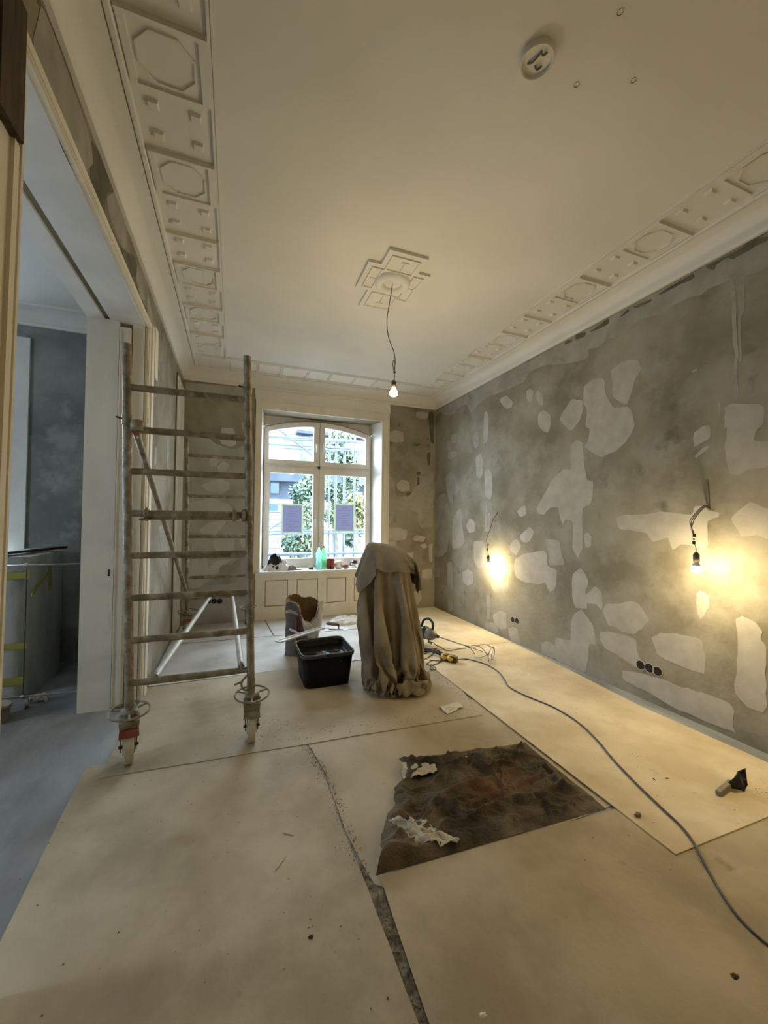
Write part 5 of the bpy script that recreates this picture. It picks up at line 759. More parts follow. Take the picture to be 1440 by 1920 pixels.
-10,-11,-20,6,8,5,11,11,9,9,3,5,6,5,6,4,5,5,5,5,5,4,-9,-8,-7,-6,-6,-6,-6,-8,-7,-9,-1,-6,-7,-7,-6,-6,-5,-6,-6,-6,-6,-6,-6,-6,-4,-3,-1,-2,-4,-2,-1,5,14,17,22,16,13,-3,-18,71,-6,4,-14,-34,14,5,6,0,12,17,3,10,6,6,6,4,4,4,-1,2,10,12,7,-4,-15,-5,-8,-6,-5,-7,-6,-8,-13,-6,-11,-9,3,-3,-4,-5,-6,-6,-6,-6,-6,-6,-6,-7,-7,-6,-5,-5,-3,0,9,19,16,18,18,5,-40,2,37,6,4,13,-5,13,7,5,-4,11,19,3,-9,10,-3,3,6,6,9,14,8,6,14,-5,8,-3,-11,-9,-6,-5,-5,-10,-9,-15,-8,-8,-11,-13,-10,-6,8,1,0,-3,-6,-6,-6,-6,-8,-6,-9,-9,1,-3,-7,10,-36,22,29,15,-15,15,-35,72,9,4,4,-4,7,7,5,22,4,18,-17,1,4,6,7,10,11,7,-4,19,7,-25,14,12,7,-3,-4,-6,-5,-6,-10,-12,-13,-14,-15,-5,-5,-9,-14,-14,-10,-3,8,6,2,1,-1,-5,-6,-9,-8,-9,-10,-35,-3,18,14,15,11,-21,-4,-32,123,1,-1,2,10,8,6,4,4,23,13,-23,5,6,7,10,4,-1,-1,20,1,-28,5,27,13,-20,1,14,-13,-2,-8,-21,20,-13,-16,-14,-18,-15,-8,1,-5,-12,-16,-14,-7,-2,2,9,6,2,
1,-6,-17,-32,-15,16,10,-13,15,12,-14,11,-17,127,8,-1,-4,3,7,10,4,-1,23,-16,12,6,0,-7,-23,9,22,13,-1,-27,-2,28,-4,29,-34,1,27,-28,7,-14,-7,-15,39,-12,-17,-17,-15,-20,-16,-7,3,-3,-7,-15,-16,-13,-6,0,6,14,6,-36,-5,-2,19,12,-10,-8,-1,5,-8,-16,154,6,13,-7,-3,11,1,-2,10,26,-15,-10,-20,-26,26,-8,27,9,3,-25,-9,27,-15,34,12,-41,7,33,-37,13,-6,-25,-23,25,37,-9,-16,-19,-16,-16,-20,-17,-9,-3,6,-2,-11,-15,-16,-13,-5,33,3,-13,-1,-13,-25,2,18,17,-17,1,-7,160,6,1,6,2,6,11,-8,-12,-15,-21,-26,9,25,24,12,5,-22,-14,24,-19,24,35,-9,-42,15,35,-41,12,2,-21,-31,-9,37,36,-6,-13,-18,-19,-17,-16,-20,-18,-10,-2,8,1,-7,-14,-16,-17,2,35,1,-26,-3,-28,11,3,21,-11,165,4,-1,12,5,-11,-20,-21,-18,-14,-20,9,34,24,18,9,-17,-19,22,-22,10,32,32,-24,-43,25,35,-42,-9,23,-14,-34,-25,23,27,35,-3,-10,-16,-19,-19,-16,-17,-19,-19,-11,-1,11,4,-6,-14,-17,-10,12,12,-30,-7,31,-10,-21,7,170,20,-6,-14,-10,-14,-20,-22,-24,-19,19,34,29,23,14,-10,-22,17,-25,4,31,29,19,-38,-38,36,33,-42,-24,28,1,-35,-29,-8,37,20,34,-1,-7,
-13,-18,-20,-18,-16,-16,-20,-19,-11,1,16,7,-10,-20,-19,6,6,-21,24,8,-23,-29,202,-8,-13,-19,-10,-19,-24,-24,-23,27,32,33,26,18,0,-21,10,-27,2,20,22,37,-4,-44,-22,42,29,-40,-39,28,14,-25,-37,-23,18,36,16,30,3,-5,-11,-15,-19,-20,-19,-16,-14,-19,-20,-12,18,17,-2,-27,2,-14,-8,-6,-2,24,-19,145,-8,-16,-16,-19,-19,-24,-26,27,28,33,35,24,8,-16,3,-29,2,5,33,18,32,-21,-44,-9,42,25,-42,-38,14,26,-10,-37,-32,-9,33,33,14,25,5,-3,-9,-12,-16,-19,-21,-19,-14,-14,-19,-23,-7,14,13,-12,-12,15,-14,3,-14,21,94,-13,-5,-42,-8,-27,-20,31,26,27,27,28,27,0,-10,-30,-3,0,30,8,37,19,-33,-43,2,44,22,-42,-40,4,28,5,-30,-37,-25,13,37,28,14,17,10,-2,-8,-11,-13,-16,-20,-22,-21,-20,-20,-7,-22,1,33,0,-27,35,2,-21,-22,85,-18,-25,-26,-15,-22,34,32,21,29,22,28,17,-9,-28,-9,-1,19,8,27,36,7,-40,-43,13,44,21,-41,-42,-6,28,12,-13,-38,-34,-13,29,37,24,14,4,19,-2,-8,-8,-11,-15,-17,-20,-23,-18,-22,-15,-13,31,-39,30,24,-30,25,-27,33,-27,-31,-4,-29,19,42,33,23,19,30,22,-2,-19,-19,1,4,28,-1,38,29,-4,-44,-44,24,44,17,-44,-36,-15,28,15,-4,-29,
-37,-30,10,35,34,20,-7,14,26,-1,-6,-7,-10,-12,-20,-18,-29,-6,-12,-14,-35,24,4,8,3,18,-22,-66,-33,-17,33,32,39,42,17,24,21,14,-19,-18,-2,-2,29,-7,27,36,21,-15,-43,-43,32,43,13,-44,-26,-29,26,19,0,-17,-36,-36,-17,27,37,30,6,-14,22,30,-1,-11,-1,-17,-35,-17,3,-5,-3,-44,-10,-2,22,23,-13,-4,-113,-21,26,45,29,41,13,19,23,9,12,-26,-9,-1,17,1,10,38,28,16,-22,-43,-45,40,43,9,-43,-17,-39,12,29,8,-15,-25,-38,-39,12,33,36,25,-20,-3,30,22,10,-27,-26,13,-5,-7,-19,-7,-13,-28,9,12,-9,23,-19,-126,18,22,39,34,24,21,12,22,7,-25,0,-11,6,19,-11,27,38,19,8,-37,-28,-36,34,43,8,-43,-10,-41,-4,30,18,-25,-5,-31,-37,-27,33,31,31,14,-29,8,30,17,6,-20,-32,33,-5,-6,-23,-34,-16,8,8,28,-26,18,-94,29,15,24,34,12,16,13,-27,-11,1,1,30,-14,7,37,23,17,-5,-42,-13,-26,27,42,6,-41,-8,-33,-16,14,32,-12,-31,0,-39,-39,4,33,35,23,5,-33,17,31,5,-30,3,36,-17,7,-39,4,-16,-23,13,4,21,-42,18,12,13,1,30,-23,-11,3,5,21,-8,9,11,35,6,21,-19,-31,-4,-14,12,41,5,-41,-22,-6,-26,0,32,8,-39,-18,-6,-37,-32,31,30,31,
15,1,-32,17,13,21,13,-24,35,-2,-15,-39,13,-12,12,5,-43,15,15,13,12,-26,-2,0,4,5,16,-12,9,34,20,13,10,-28,-1,-16,-22,26,2,29,-40,-23,3,-33,-1,17,27,-35,-37,12,-32,-38,0,31,35,-3,9,21,-16,26,11,-2,-4,0,3,-18,33,-34,25,-7,-34,14,13,17,-24,1,1,5,3,16,-15,-2,19,26,18,11,-3,-33,23,-12,-8,-16,13,32,-35,-26,8,-32,4,-1,30,-13,-42,-14,2,-39,-34,30,26,9,38,-25,13,25,1,17,9,12,-3,-16,22,-11,-11,4,-31,9,5,-6,1,15,16,-16,-12,-1,30,23,6,10,-11,-5,3,-23,-10,-1,21,23,-27,-32,-1,-8,-12,2,24,0,-36,-17,-19,-12,-39,-7,30,35,11,32,-24,24,0,17,5,35,-28,24,-13,-39,32,-7,-14,2,6,22,-13,-13,3,29,15,2,9,-26,8,-4,-18,5,2,-9,33,-16,-27,-12,13,-23,-3,12,10,-27,-11,-17,-9,-38,-37,23,35,21,22,22,-17,36,12,1,4,19,0,-31,5,-4,26,-21,-11,-4,14,19,13,7,-5,-22,7,-1,-23,5,5,-12,28,-2,-28,-11,15,-22,-6,11,14,-26,-10,-19,-11,-21,-40,-18,37,31,5,29,36,6,-23,23,4,30,1,-9,-26,11,9,4,10,7,-10,2,0,-11,-24,15,7,-10,4,13,-27,-7,15,-27,7,13,16,-30,-15,-10,-21,-11,-35,-41,20,23,
19,37,3,13,26,25,9,-4,-8,-13,8,4,4,-1,19,-23,-10,6,-20,-6,28,23,-34,-28,-6,-17,-20,-39,-29]
DUST_Z = [
20,-6,39,20,-30,-26,-1,32,-12,42,32,38,-6,-32,-41,-19,-14,37,31,0,26,-23,-20,-71,34,-27,36,21,-8,-12,-31,22,-35,3,44,-32,15,-34,4,3,35,33,26,14,-33,-39,-40,0,33,30,32,22,-34,-14,-36,-31,38,19,1,17,30,30,-114,24,-18,-1,27,-22,28,16,14,-22,-33,-22,15,-23,9,39,-38,6,19,-29,36,37,29,-23,-29,-30,-32,17,-16,31,28,38,-27,-31,-25,16,24,-23,-14,34,33,32,10,23,-25,-80,18,-27,-36,1,22,40,-19,37,45,-37,-20,-21,17,-22,-6,-6,18,6,-3,-1,3,39,4,-37,-33,12,-37,-4,0,8,38,28,-27,-26,4,31,-37,-18,37,-8,34,18,19,14,23,-34,-97,-8,9,34,-36,12,-3,35,-7,42,6,8,23,-13,-22,21,-30,1,-6,14,13,-3,0,3,-13,-20,-22,-27,-1,-4,-12,8,15,38,-15,-32,42,-3,-19,-34,28,-13,33,-5,9,12,23,32,-7,8,-28,-93,40,-33,15,-5,7,34,-26,8,40,-29,42,35,29,-33,-41,24,15,-1,-7,-6,11,20,-15,16,-24,-14,-34,-11,-3,-1,-16,11,17,-30,-28,-2,44,-32,-17,4,22,27,-15,-36,6,42,23,8,30,-21,19,-34,-31,-36,-3,23,23,-5,-17,6,41,-29,1,27,32,37,34,-37,-27,18,29,1,-8,-3,6,17,-26,25,-27,-30,-7,-8,-4,-5,-17,12,-39,-34,-10,32,-30,-1,10,26,
4,25,-20,-43,34,-27,37,7,16,-11,9,3,9,-68,30,-39,21,25,12,-5,-10,39,1,-2,21,30,24,31,-36,-8,14,30,-21,22,-1,3,-17,12,-26,-7,-1,-7,-9,-7,-6,-15,-29,-14,-15,-11,-9,-5,15,-4,-8,28,-29,32,-43,-15,43,-34,5,18,8,-4,1,12,-31,23,-34,17,24,12,1,34,-8,-18,23,19,19,23,11,16,16,-11,12,7,4,8,15,-3,-17,-8,-5,-2,-10,1,-19,-19,-1,-23,-30,10,-19,-6,-9,-9,17,-9,-8,-27,20,-30,7,5,-2,12,-23,-29,4,-3,2,43,-40,17,22,-21,26,-24,26,27,4,-7,35,6,4,25,22,24,16,16,-5,12,4,12,6,-14,12,3,4,-8,-3,-4,-12,-4,-25,-22,6,-32,-16,-10,-3,2,-9,-19,-18,-17,27,-17,16,-31,21,-36,34,-34,-23,-23,29,-23,-3,13,12,34,-14,-20,14,4,22,-29,26,28,20,18,31,-1,16,23,30,18,17,-4,12,4,14,-1,-8,9,7,4,-7,-3,-5,-13,-11,-22,-21,-8,-18,-22,-15,15,-5,-17,-29,-3,-16,-10,10,-27,19,-39,27,-37,-21,-16,30,-7,9,1,14,12,21,-77,58,-20,15,-16,25,25,27,26,19,19,9,18,15,17,17,-1,18,15,15,10,4,-3,8,10,3,-6,-3,-6,-14,-24,-22,-16,-8,-18,-14,-15,-13,5,-22,-33,-1,5,-17,-1,-16,-34,17,-36,-14,-32,-6,27,36,-12,31,5,
19,-31,5,-29,44,3,3,-22,30,21,22,29,29,10,3,32,16,17,17,-1,12,16,19,13,2,0,7,5,7,-4,-3,-9,-18,-23,-22,-11,-14,-13,-14,-15,-12,-8,-25,-27,9,-1,-18,-37,-6,-14,-32,-17,-38,-13,37,-28,36,36,31,1,5,-22,-36,-22,35,30,36,0,-22,20,28,24,26,29,1,16,19,26,22,17,1,9,16,19,15,4,-1,8,5,3,0,-5,-11,-20,-23,-19,-10,-13,-14,-16,-15,-12,-13,-27,-22,-12,0,-27,-31,-24,-26,9,-37,-41,20,-31,29,28,31,19,-30,4,-6,11,-46,24,12,38,43,-4,11,29,26,22,18,22,14,19,22,19,22,7,8,15,18,17,6,-1,8,5,3,-1,-5,-14,-23,-22,-15,-10,-13,-14,-17,-14,-15,-18,-23,-22,-11,-19,-19,-34,-31,-5,-39,-10,-25,9,-40,19,38,-4,3,-19,0,-12,4,19,-10,23,23,39,51,19,18,34,23,15,15,22,17,22,21,22,12,7,12,19,17,8,0,7,6,3,-1,-8,-17,-23,-20,-12,-12,-12,-15,-17,-13,-17,-21,-21,-22,-12,-31,-31,-27,-16,-39,-13,0,-37,-31,17,-36,38,-33,17,8,-43,-3,0,97,-37,1,28,41,48,39,47,35,16,13,16,20,19,22,22,20,19,6,11,18,17,11,1,7,6,2,-1,-10,-20,-23,-16,-11,-13,-12,-18,-14,-15,-18,-21,-22,-22,-18,-32,-28,-28,-31,-34,-2,-32,-11,-41,-35,30,
-35,-2,35,-42,-8,38,2,31,37,-1,11,38,43,30,45,38,41,16,16,19,22,21,22,20,20,11,8,17,18,12,3,7,6,2,-3,-13,-22,-20,-13,-12,-12,-14,-18,-14,-16,-19,-21,-23,-24,-24,-27,-29,-31,-36,-36,-3,-31,-16,-36,-27,-41,-13,40,17,-42,4,9,-28,76,28,28,23,27,33,36,36,38,42,41,18,17,21,21,21,22,21,13,7,17,18,14,4,7,6,2,-5,-16,-22,-18,-11,-12,-13,-17,-15,-15,-17,-20,-22,-23,-24,-27,-29,-32,-38,-35,-34,-32,-33,-24,-23,-16,-42,11,-27,15,11,23,4,-22,50,39,35,36,29,25,39,16,38,41,39,41,14,21,17,25,23,22,16,7,15,18,15,7,7,7,0,-6,-19,-22,-14,-12,-11,-15,-17,-14,-16,-18,-21,-23,-24,-26,-29,-34,-37,-37,-36,-32,-27,-29,-25,-17,-43,-37,-29,13,40,11,2,-34,36,40,-12,38,35,39,39,31,27,26,27,35,39,33,31,31,15,26,24,23,19,9,13,18,16,8,8,7,0,-11,-20,-19,-13,-10,-13,-17,-15,-14,-18,-19,-22,-24,-26,-29,-35,-37,-36,-38,-37,-26,-21,-28,-31,-41,-42,-6,-34,19,2,-21,-2,19,-21,-35,100,31,29,37,42,33,32,40,31,26,28,32,36,36,19,31,28,25,24,21,11,12,17,18,10,7,8,-2,-13,-20,-17,-11,-11,-15,-16,-15,-16,-18,-20,-23,-26,-30,-36,-37,-36,-38,-36,
-34,-31,-30,-33,-34,-36,-31,5,-31,-17,-36,-14,-4,24,17,-22,100,22,37,36,40,35,42,37,32,29,27,33,32,33,23,34,32,27,24,23,15,11,16,18,12,8,8,-3,-16,-20,-14,-11,-12,-16,-15,-15,-17,-19,-22,-26,-30,-36,-37,-37,-37,-36,-33,-30,-34,-33,-33,-34,-34,-25,-16,-43,-26,-41,-5,27,-30,5,41,89,31,39,36,36,38,39,36,36,31,27,35,35,33,32,22,35,33,25,24,19,11,15,17,14,9,9,-6,-18,-17,-13,-11,-13,-17,-14,-16,-18,-20,-26,-31,-35,-37,-37,-37,-35,-32,-31,-34,-32,-34,-33,-34,-35,-33,-32,-35,-40,-27,15,-33,5,16,-17,161,25,35,38,36,37,37,38,33,36,35,28,33,36,35,28,26,35,33,24,22,13,14,17,16,10,9,-9,-19,-15,-12,-11,-15,-15,-15,-17,-19,-25,-31,-35,-37,-37,-37,-33,-32,-33,-33,-32,-33,-34,-37,-40,-37,-36,-27,-30,-37,-24,-41,18,16,-2,-38,164,39,41,37,40,38,37,38,36,35,36,31,32,33,36,35,28,27,34,32,24,17,13,16,16,11,10,-12,-18,-13,-12,-12,-16,-14,-16,-17,-24,-32,-35,-36,-37,-36,-32,-33,-32,-33,-32,-35,-36,-41,-40,-41,-35,-30,-25,-31,-35,-30,-30,-33,-4,7,25,152,38,40,38,39,41,39,38,39,37,35,34,32,34,32,36,35,29,28,33,30,21,14,15,15,14,11,-15,-17,-12,-12,-14,
-15,-14,-17,-21,-33,-34,-35,-37,-35,-32,-33,-33,-32,-34,-37,-40,-41,-42,-41,-38,-25,-27,-25,-39,-42,-37,-21,-33,-5,22,-23,192,34,44,38,37,36,41,38,41,39,39,37,35,33,34,31,35,33,32,30,32,27,18,13,14,13,14,-17,-14,-12,-12,-15,-14,-16,-18,-37,-30,-35,-36,-34,-32,-33,-33,-33,-37,-40,-41,-42,-41,-40,-40,-35,-20,-35,-36,-36,-36,-33,-27,-20,11,-43,-10,223,36,40,35,35,32,43,43,40,35,37,43,41,39,35,34,30,36,31,34,32,29,25,14,14,12,15,-17,-13,-12,-14,-14,-14,-17,-37,-27,-35,-36,-33,-33,-32,-34,-36,-40,-41,-42,-41,-42,-39,-38,-39,-34,-13,-37,-35,-36,-38,-25,-32,-12,-21,-41,-8,258,18,40,32,15,42,42,43,42,33,35,42,41,43,43,40,37,31,35,32,28,38,28,21,13,12,15,-17,-12,-12,-15,-13,-15,-36,-24,-36,-35,-33,-33,-33,-36,-40,-42,-41,-42,-41,-41,-35,-38,-39,-38,-26,-42,-40,-43,-33,-41,-5,-41,-10,-12,-39,15,186,36,43,28,40,42,42,40,36,43,43,38,39,41,42,39,42,43,38,27,35,31,37,32,15,12,13,-15,-11,-13,-13,-14,-34,-22,-36,-35,-32,-33,-36,-40,-42,-42,-41,-41,-40,-41,-33,-37,-39,-38,-39,-43,-44,-43,-43,-43,-41,-25,-18,-38,-10,23,-37,213,35,36,42,43,41,42,40,33,39,43,43,42,40,41,43,39,
42,42,42,26,31,31,37,41,15,7,-10,-12,-14,-13,-31,-21,-36,-35,-31,-36,-40,-42,-41,-41,-41,-39,-40,-40,-41,-39,-36,-42,-42,-42,-43,-42,-43,-43,-43,-44,-19,-42,-32,20,-24,6,193,40,44,41,42,42,42,41,37,42,33,39,43,43,43,43,43,42,42,39,40,34,35,41,44,13,-3,-8,-6,-12,-12,-24,-37,-35,-34,-40,-42,-41,-40,-40,-40,-39,-40,-40,-40,-40,-41,-43,-43,-42,-43,-44,-43,-43,-43,-44,-43,-23,-43,9,-2,-7,11,158,34,47,40,45,42,43,41,43,42,41,23,43,43,43,40,44,44,43,44,42,28,43,47,42,3,-17,-6,-7,-7,-2,-11,-32,-47,-38,-40,-40,-37,-40,-41,-40,-41,-42,-42,-43,-43,-43,-43,-43,-43,-43,-43,-43,-43,-44,-43,-44,-42,-36,25,23,8,5,117,42,41,43,43,44,39,43,43,44,25,36,40,43,43,44,43,44,43,44,43,44,36,49,30,-7,-9,-6,-7,-6,-7,-3,-20,-41,-40,-41,-41,-43,-43,-44,-43,-44,-44,-43,-44,-43,-43,-44,-43,-43,-43,-43,-43,-42,-42,-43,-42,-38,-43,-8,27,8,-3,162,43,41,39,44,43,43,43,42,41,41,33,30,42,42,43,43,43,43,43,43,43,43,51,24,-11,-5,-8,-7,-6,-7,0,-22,-44,-45,-42,-41,-42,-42,-43,-42,-43,-43,-42,-44,-43,-43,-43,-44,-43,-43,-44,-42,-43,-43,-43,-43,-42,-47,-27,19,48,24,142,39,
42,42,34,41,41,41,40,41,41,42,42,41,42,42,42,42,43,42,42,42,38,51,25,-10,-6,-8,-6,-7,-7,-1,-27,-42,-44,-43,-42,-42,-43,-43,-42,-43,-43,-43,-42,-43,-43,-43,-43,-43,-43,-44,-43,-43,-43,-44,-41,-39,-37,-33,25,30,-6,193,42,39,44,29,31,40,41,41,42,32,42,42,43,42,42,42,42,42,40,41,41,44,45,34,-7,-7,-7,-6,-8,-4,-4,-35,-46,-34,-41,-43,-43,-43,-43,-44,-43,-43,-43,-42,-43,-42,-43,-39,-42,-42,-42,-42,-43,-44,-41,-27,-35,-35,-30,-29,14,2,222,41,40,41,21,41,42,43,36,42,30,42,40,42,41,42,42,42,42,41,42,42,38,27,42,15,-3,-5,-4,-5,-10,-16,-41,-43,-38,-36,-38,-40,-43,-43,-42,-44,-44,-43,-43,-44,-43,-43,-42,-40,-42,-43,-36,-39,-37,-44,-18,-32,-26,-28,-33,-30,5,220,40,45,37,38,43,42,44,34,40,31,31,41,43,42,42,42,42,40,40,40,33,24,24,37,23,8,4,-5,-6,-11,-21,-39,-37,-41,-38,-36,-36,-37,-38,-41,-43,-43,-43,-43,-43,-44,-43,-44,-43,-43,-43,-42,-41,-25,-43,-33,17,-27,-31,-30,-38,-20,216,27,46,49,43,42,42,44,43,22,43,22,42,43,42,39,41,40,39,35,31,26,30,33,29,10,5,12,-9,-7,-11,-20,-15,-38,-39,-41,-40,-37,-36,-35,-36,-37,-39,-41,-43,-44,-43,-43,-43,-43,
-44,-43,-39,-26,-40,-20,-41,-27,-27,-30,-25,-31,0,209,34,44,48,43,41,40,43,43,14,31,41,43,42,42,29,40,36,32,30,27,30,33,29,25,3,7,13,-12,-5,-13,-15,-16,-20,-36,-38,-41,-40,-40,-36,-36,-36,-35,-36,-37,-40,-42,-43,-43,-43,-42,-43,-24,-41,-43,-12,-40,-42,-42,-34,19,-3,-2,177,48,44,29,36,38,45,40,41,20,38,36,37,35,28,36,33,31,31,27,29,33,31,27,19,0,8,13,-12,-5,-9,-18,-14,-19,-23,-35,-36,-39,-41,-40,-39,-37,-35,-36,-35,-35,-36,-38,-41,-41,-43,-28,-37,-35,-29,-40,-18,-41,-36,-33,-41,-4,0,238,43,39,45,40,42,35,30,23,36,38,33,35,29,31,32,31,27,29,34,30,30,24,12,-1,10,12,-12,-5,-8,-14,-18,-15,-23,-25,-33,-36,-37,-39,-40,-41,-39,-37,-35,-35,-35,-35,-35,-38,-39,-41,-36,-19,-23,-29,-29,-19,-39,-39,-19,-41,240,41,38,39,29,31,35,33,35,30,38,29,27,31,32,31,28,28,34,30,31,24,24,7,-1,10,12,-12,-6,-6,-13,-18,-16,-16,-27,-25,-33,-35,-36,-37,-39,-41,-40,-39,-37,-35,-35,-35,-34,-36,-39,-39,-30,-27,-27,-29,-21,-1,-15,-38,-39,224,29,26,33,37,35,31,34,35,35,27,28,30,31,32,29,27,34,30,31,29,21,20,3,1,11,11,-12,-7,-6,-10,-18,-16,-15,-20,-29,-26,-33,-33,
-35,-36,-38,-39,-41,-40,-39,-37,-35,-34,-35,-34,-38,-39,-32,-28,-27,-27,-3,-9,12,-29,165,34,31,28,37,31,40,31,36,26,29,28,31,31,31,27,34,29,32,32,19,23,16,2,3,10,10,-10,-10,-6,-9,-14,-19,-15,-16,-23,-30,-27,-32,-33,-35,-34,-36,-38,-39,-41,-40,-40,-37,-34,-34,-34,-37,-32,-31,-33,-32,-10,-4,28,-25,162,42,25,32,30,32,30,34,27,32,28,26,32,32,28,33,28,32,32,26,18,22,12,0,6,9,9,-9,-10,-7,-8,-11,-19,-17,-14,-18,-26,-31,-28,-32,-33,-34,-34,-34,-36,-37,-40,-40,-41,-40,-36,-26,-40,-38,-34,-31,-18,-21,2,12,36,106,48,38,20,34,27,33,21,30,32,29,29,29,32,30,27,33,32,29,18,20,21,8,0,7,8,10,-10,-9,-8,-8,-9,-15,-20,-15,-15,-21,-28,-31,-29,-32,-32,-34,-34,-34,-34,-36,-36,-38,-39,-38,-34,-36,-33,-16,-36,-19,-19,8,29,-15,101,33,35,36,43,23,23,26,36,24,34,26,31,30,28,32,32,33,18,19,21,21,4,0,8,7,9,-9,-10,-8,-8,-9,-10,-21,-17,-14,-18,-23,-29,-30,-32,-30,-33,-33,-34,-33,-35,-34,-36,-36,-39,-37,-38,-35,-17,-7,-18,18,2,-21,33,39,34,23,41,39,19,28,26,39,28,30,31,31,30,30,32,33,24,16,19,22,19,1,1,8,6,10,-5,-14,-9,-8,-8,-10,-13,
-23,-15,-15,-20,-26,-29,-29,-33,-31,-33,-33,-33,-33,-34,-35,-36,-17,-42,-42,-37,-12,-7,-33,1,14,39,-33,99,16,27,30,27,6,33,51,31,29,33,29,31,32,33,28,16,17,22,22,17,-4,4,7,6,10,-3,-16,-9,-9,-8,-10,-10,-16,-23,-13,-18,-22,-28,-29,-29,-34,-30,-33,-33,-33,-33,-24,-36,-33,-19,-43,0,-30,-32,19,-23,32,-35,78,21,35,17,37,5,10,62,39,31,29,28,32,32,32,17,17,19,22,22,16,0,-2,7,4,10,-1,-16,-11,-7,-10,-9,-10,-13,-17,-21,-15,-20,-25,-28,-27,-31,-31,-34,-31,-26,-25,-35,-24,-41,-38,29,-39,-31,-43,1,39,-18,27,-9,45,29,25,30,12,11,61,36,31,24,31,31,33,22,14,17,21,23,22,13,6,-10,6,4,11,0,-15,-14,-7,-10,-9,-8,-13,-14,-21,-15,-20,-21,-27,-28,-26,-33,-31,-33,-32,-24,-25,-11,-42,-40,17,-25,-38,16,-37,14,37,-26,37,30,16,32,19,22,50,31,29,22,31,31,27,16,15,19,22,23,24,7,5,-10,5,5,10,3,-16,-14,-8,-9,-10,-8,-10,-15,-17,-19,-15,-21,-25,-28,-28,-26,-33,-28,-30,-8,-43,-1,-37,-37,-13,9,-28,-19,32,-39,16,23,42,24,27,29,27,36,29,29,29,33,16,16,16,21,24,22,22,3,4,-6,1,6,10,3,-12,-16,-11,-8,-11,-7,-8,-12,-19,-19,-15,-21,-20,-27,
-29,-25,-29,11,-20,-32,-38,-20,-21,-42,-7,-12,10,-39,34,-36,16,29,30,27,30,35,25,26,32,30,23,17,15,18,22,25,22,16,5,2,-7,12,7,-1,4,-12,-17,-11,-8,-9,-10,-8,-8,-19,-17,-18,-16,-21,-24,-15,-32,-35,4,-18,-19,-36,-33,18,-34,-40,4,-14,24,-36,-6,23,28,27,29,24,31,30,31,31,16,15,17,23,22,23,29,7,0,4,0,11,0,-2,6,-12,-16,-13,-8,-10,-10,-5,-6,-17,-21,-18,-13,-22,-18,-21,-19,-27,-19,-17,-18,-20,18,-24,-37,-40,27,-30,-8,42,44,-42,31,27,27,30,28,24,19,17,18,25,23,24,29,2,-6,5,6,3,0,-1,8,-10,-14,-18,-8,-10,-10,-6,-2,-18,-18,-16,-19,-15,-21,-22,-16,-21,-31,-16,-18,-20,21,5,-25,-12,-40,-3,19,26,24,29,31,26,17,13,26,18,27,24,24,23,-1,-5,4,6,4,4,-5,8,-12,-13,-12,-14,-11,-9,-8,2,-17,-18,-15,-20,-14,-20,-22,-18,-20,-18,-27,-3,-28,32,35,-31,-36,-26,41,27,35,13,18,17,23,9,36,26,26,13,-3,-5,9,4,4,5,-5,8,-11,-14,-12,-15,-12,-9,-6,3,-16,-19,-15,-16,-16,-17,-21,-20,-18,-17,-7,-23,16,-2,35,-28,-38,78,10,21,26,21,26,29,24,12,-7,-6,3,5,3,4,3,4,-10,-13,-16,-14,-9,-11,-4,2,-16,-17,-16,-15,-11,-14,-29,-4,
-33,-17,28,-37,1,-4,205,-3,-8,7,2,9,0,1,26,-26,-13,-20,-13,-12,-5,0,-6,-16,-16,-16,-12,-7,-22]
TOP_ROWS = [(0, 34), (0, 34), (0, 34), (0, 34), (0, 34), (0, 34), (0, 34), (0, 34), (0, 34), (0, 34), (0, 34), (0, 34), (0, 34), (0, 34), (0, 34), (0, 34), (0, 34), (0, 34), (0, 34), (0, 34), (0, 34), (0, 34), (0, 34), (0, 34), (0, 34), (0, 34), (0, 34)]
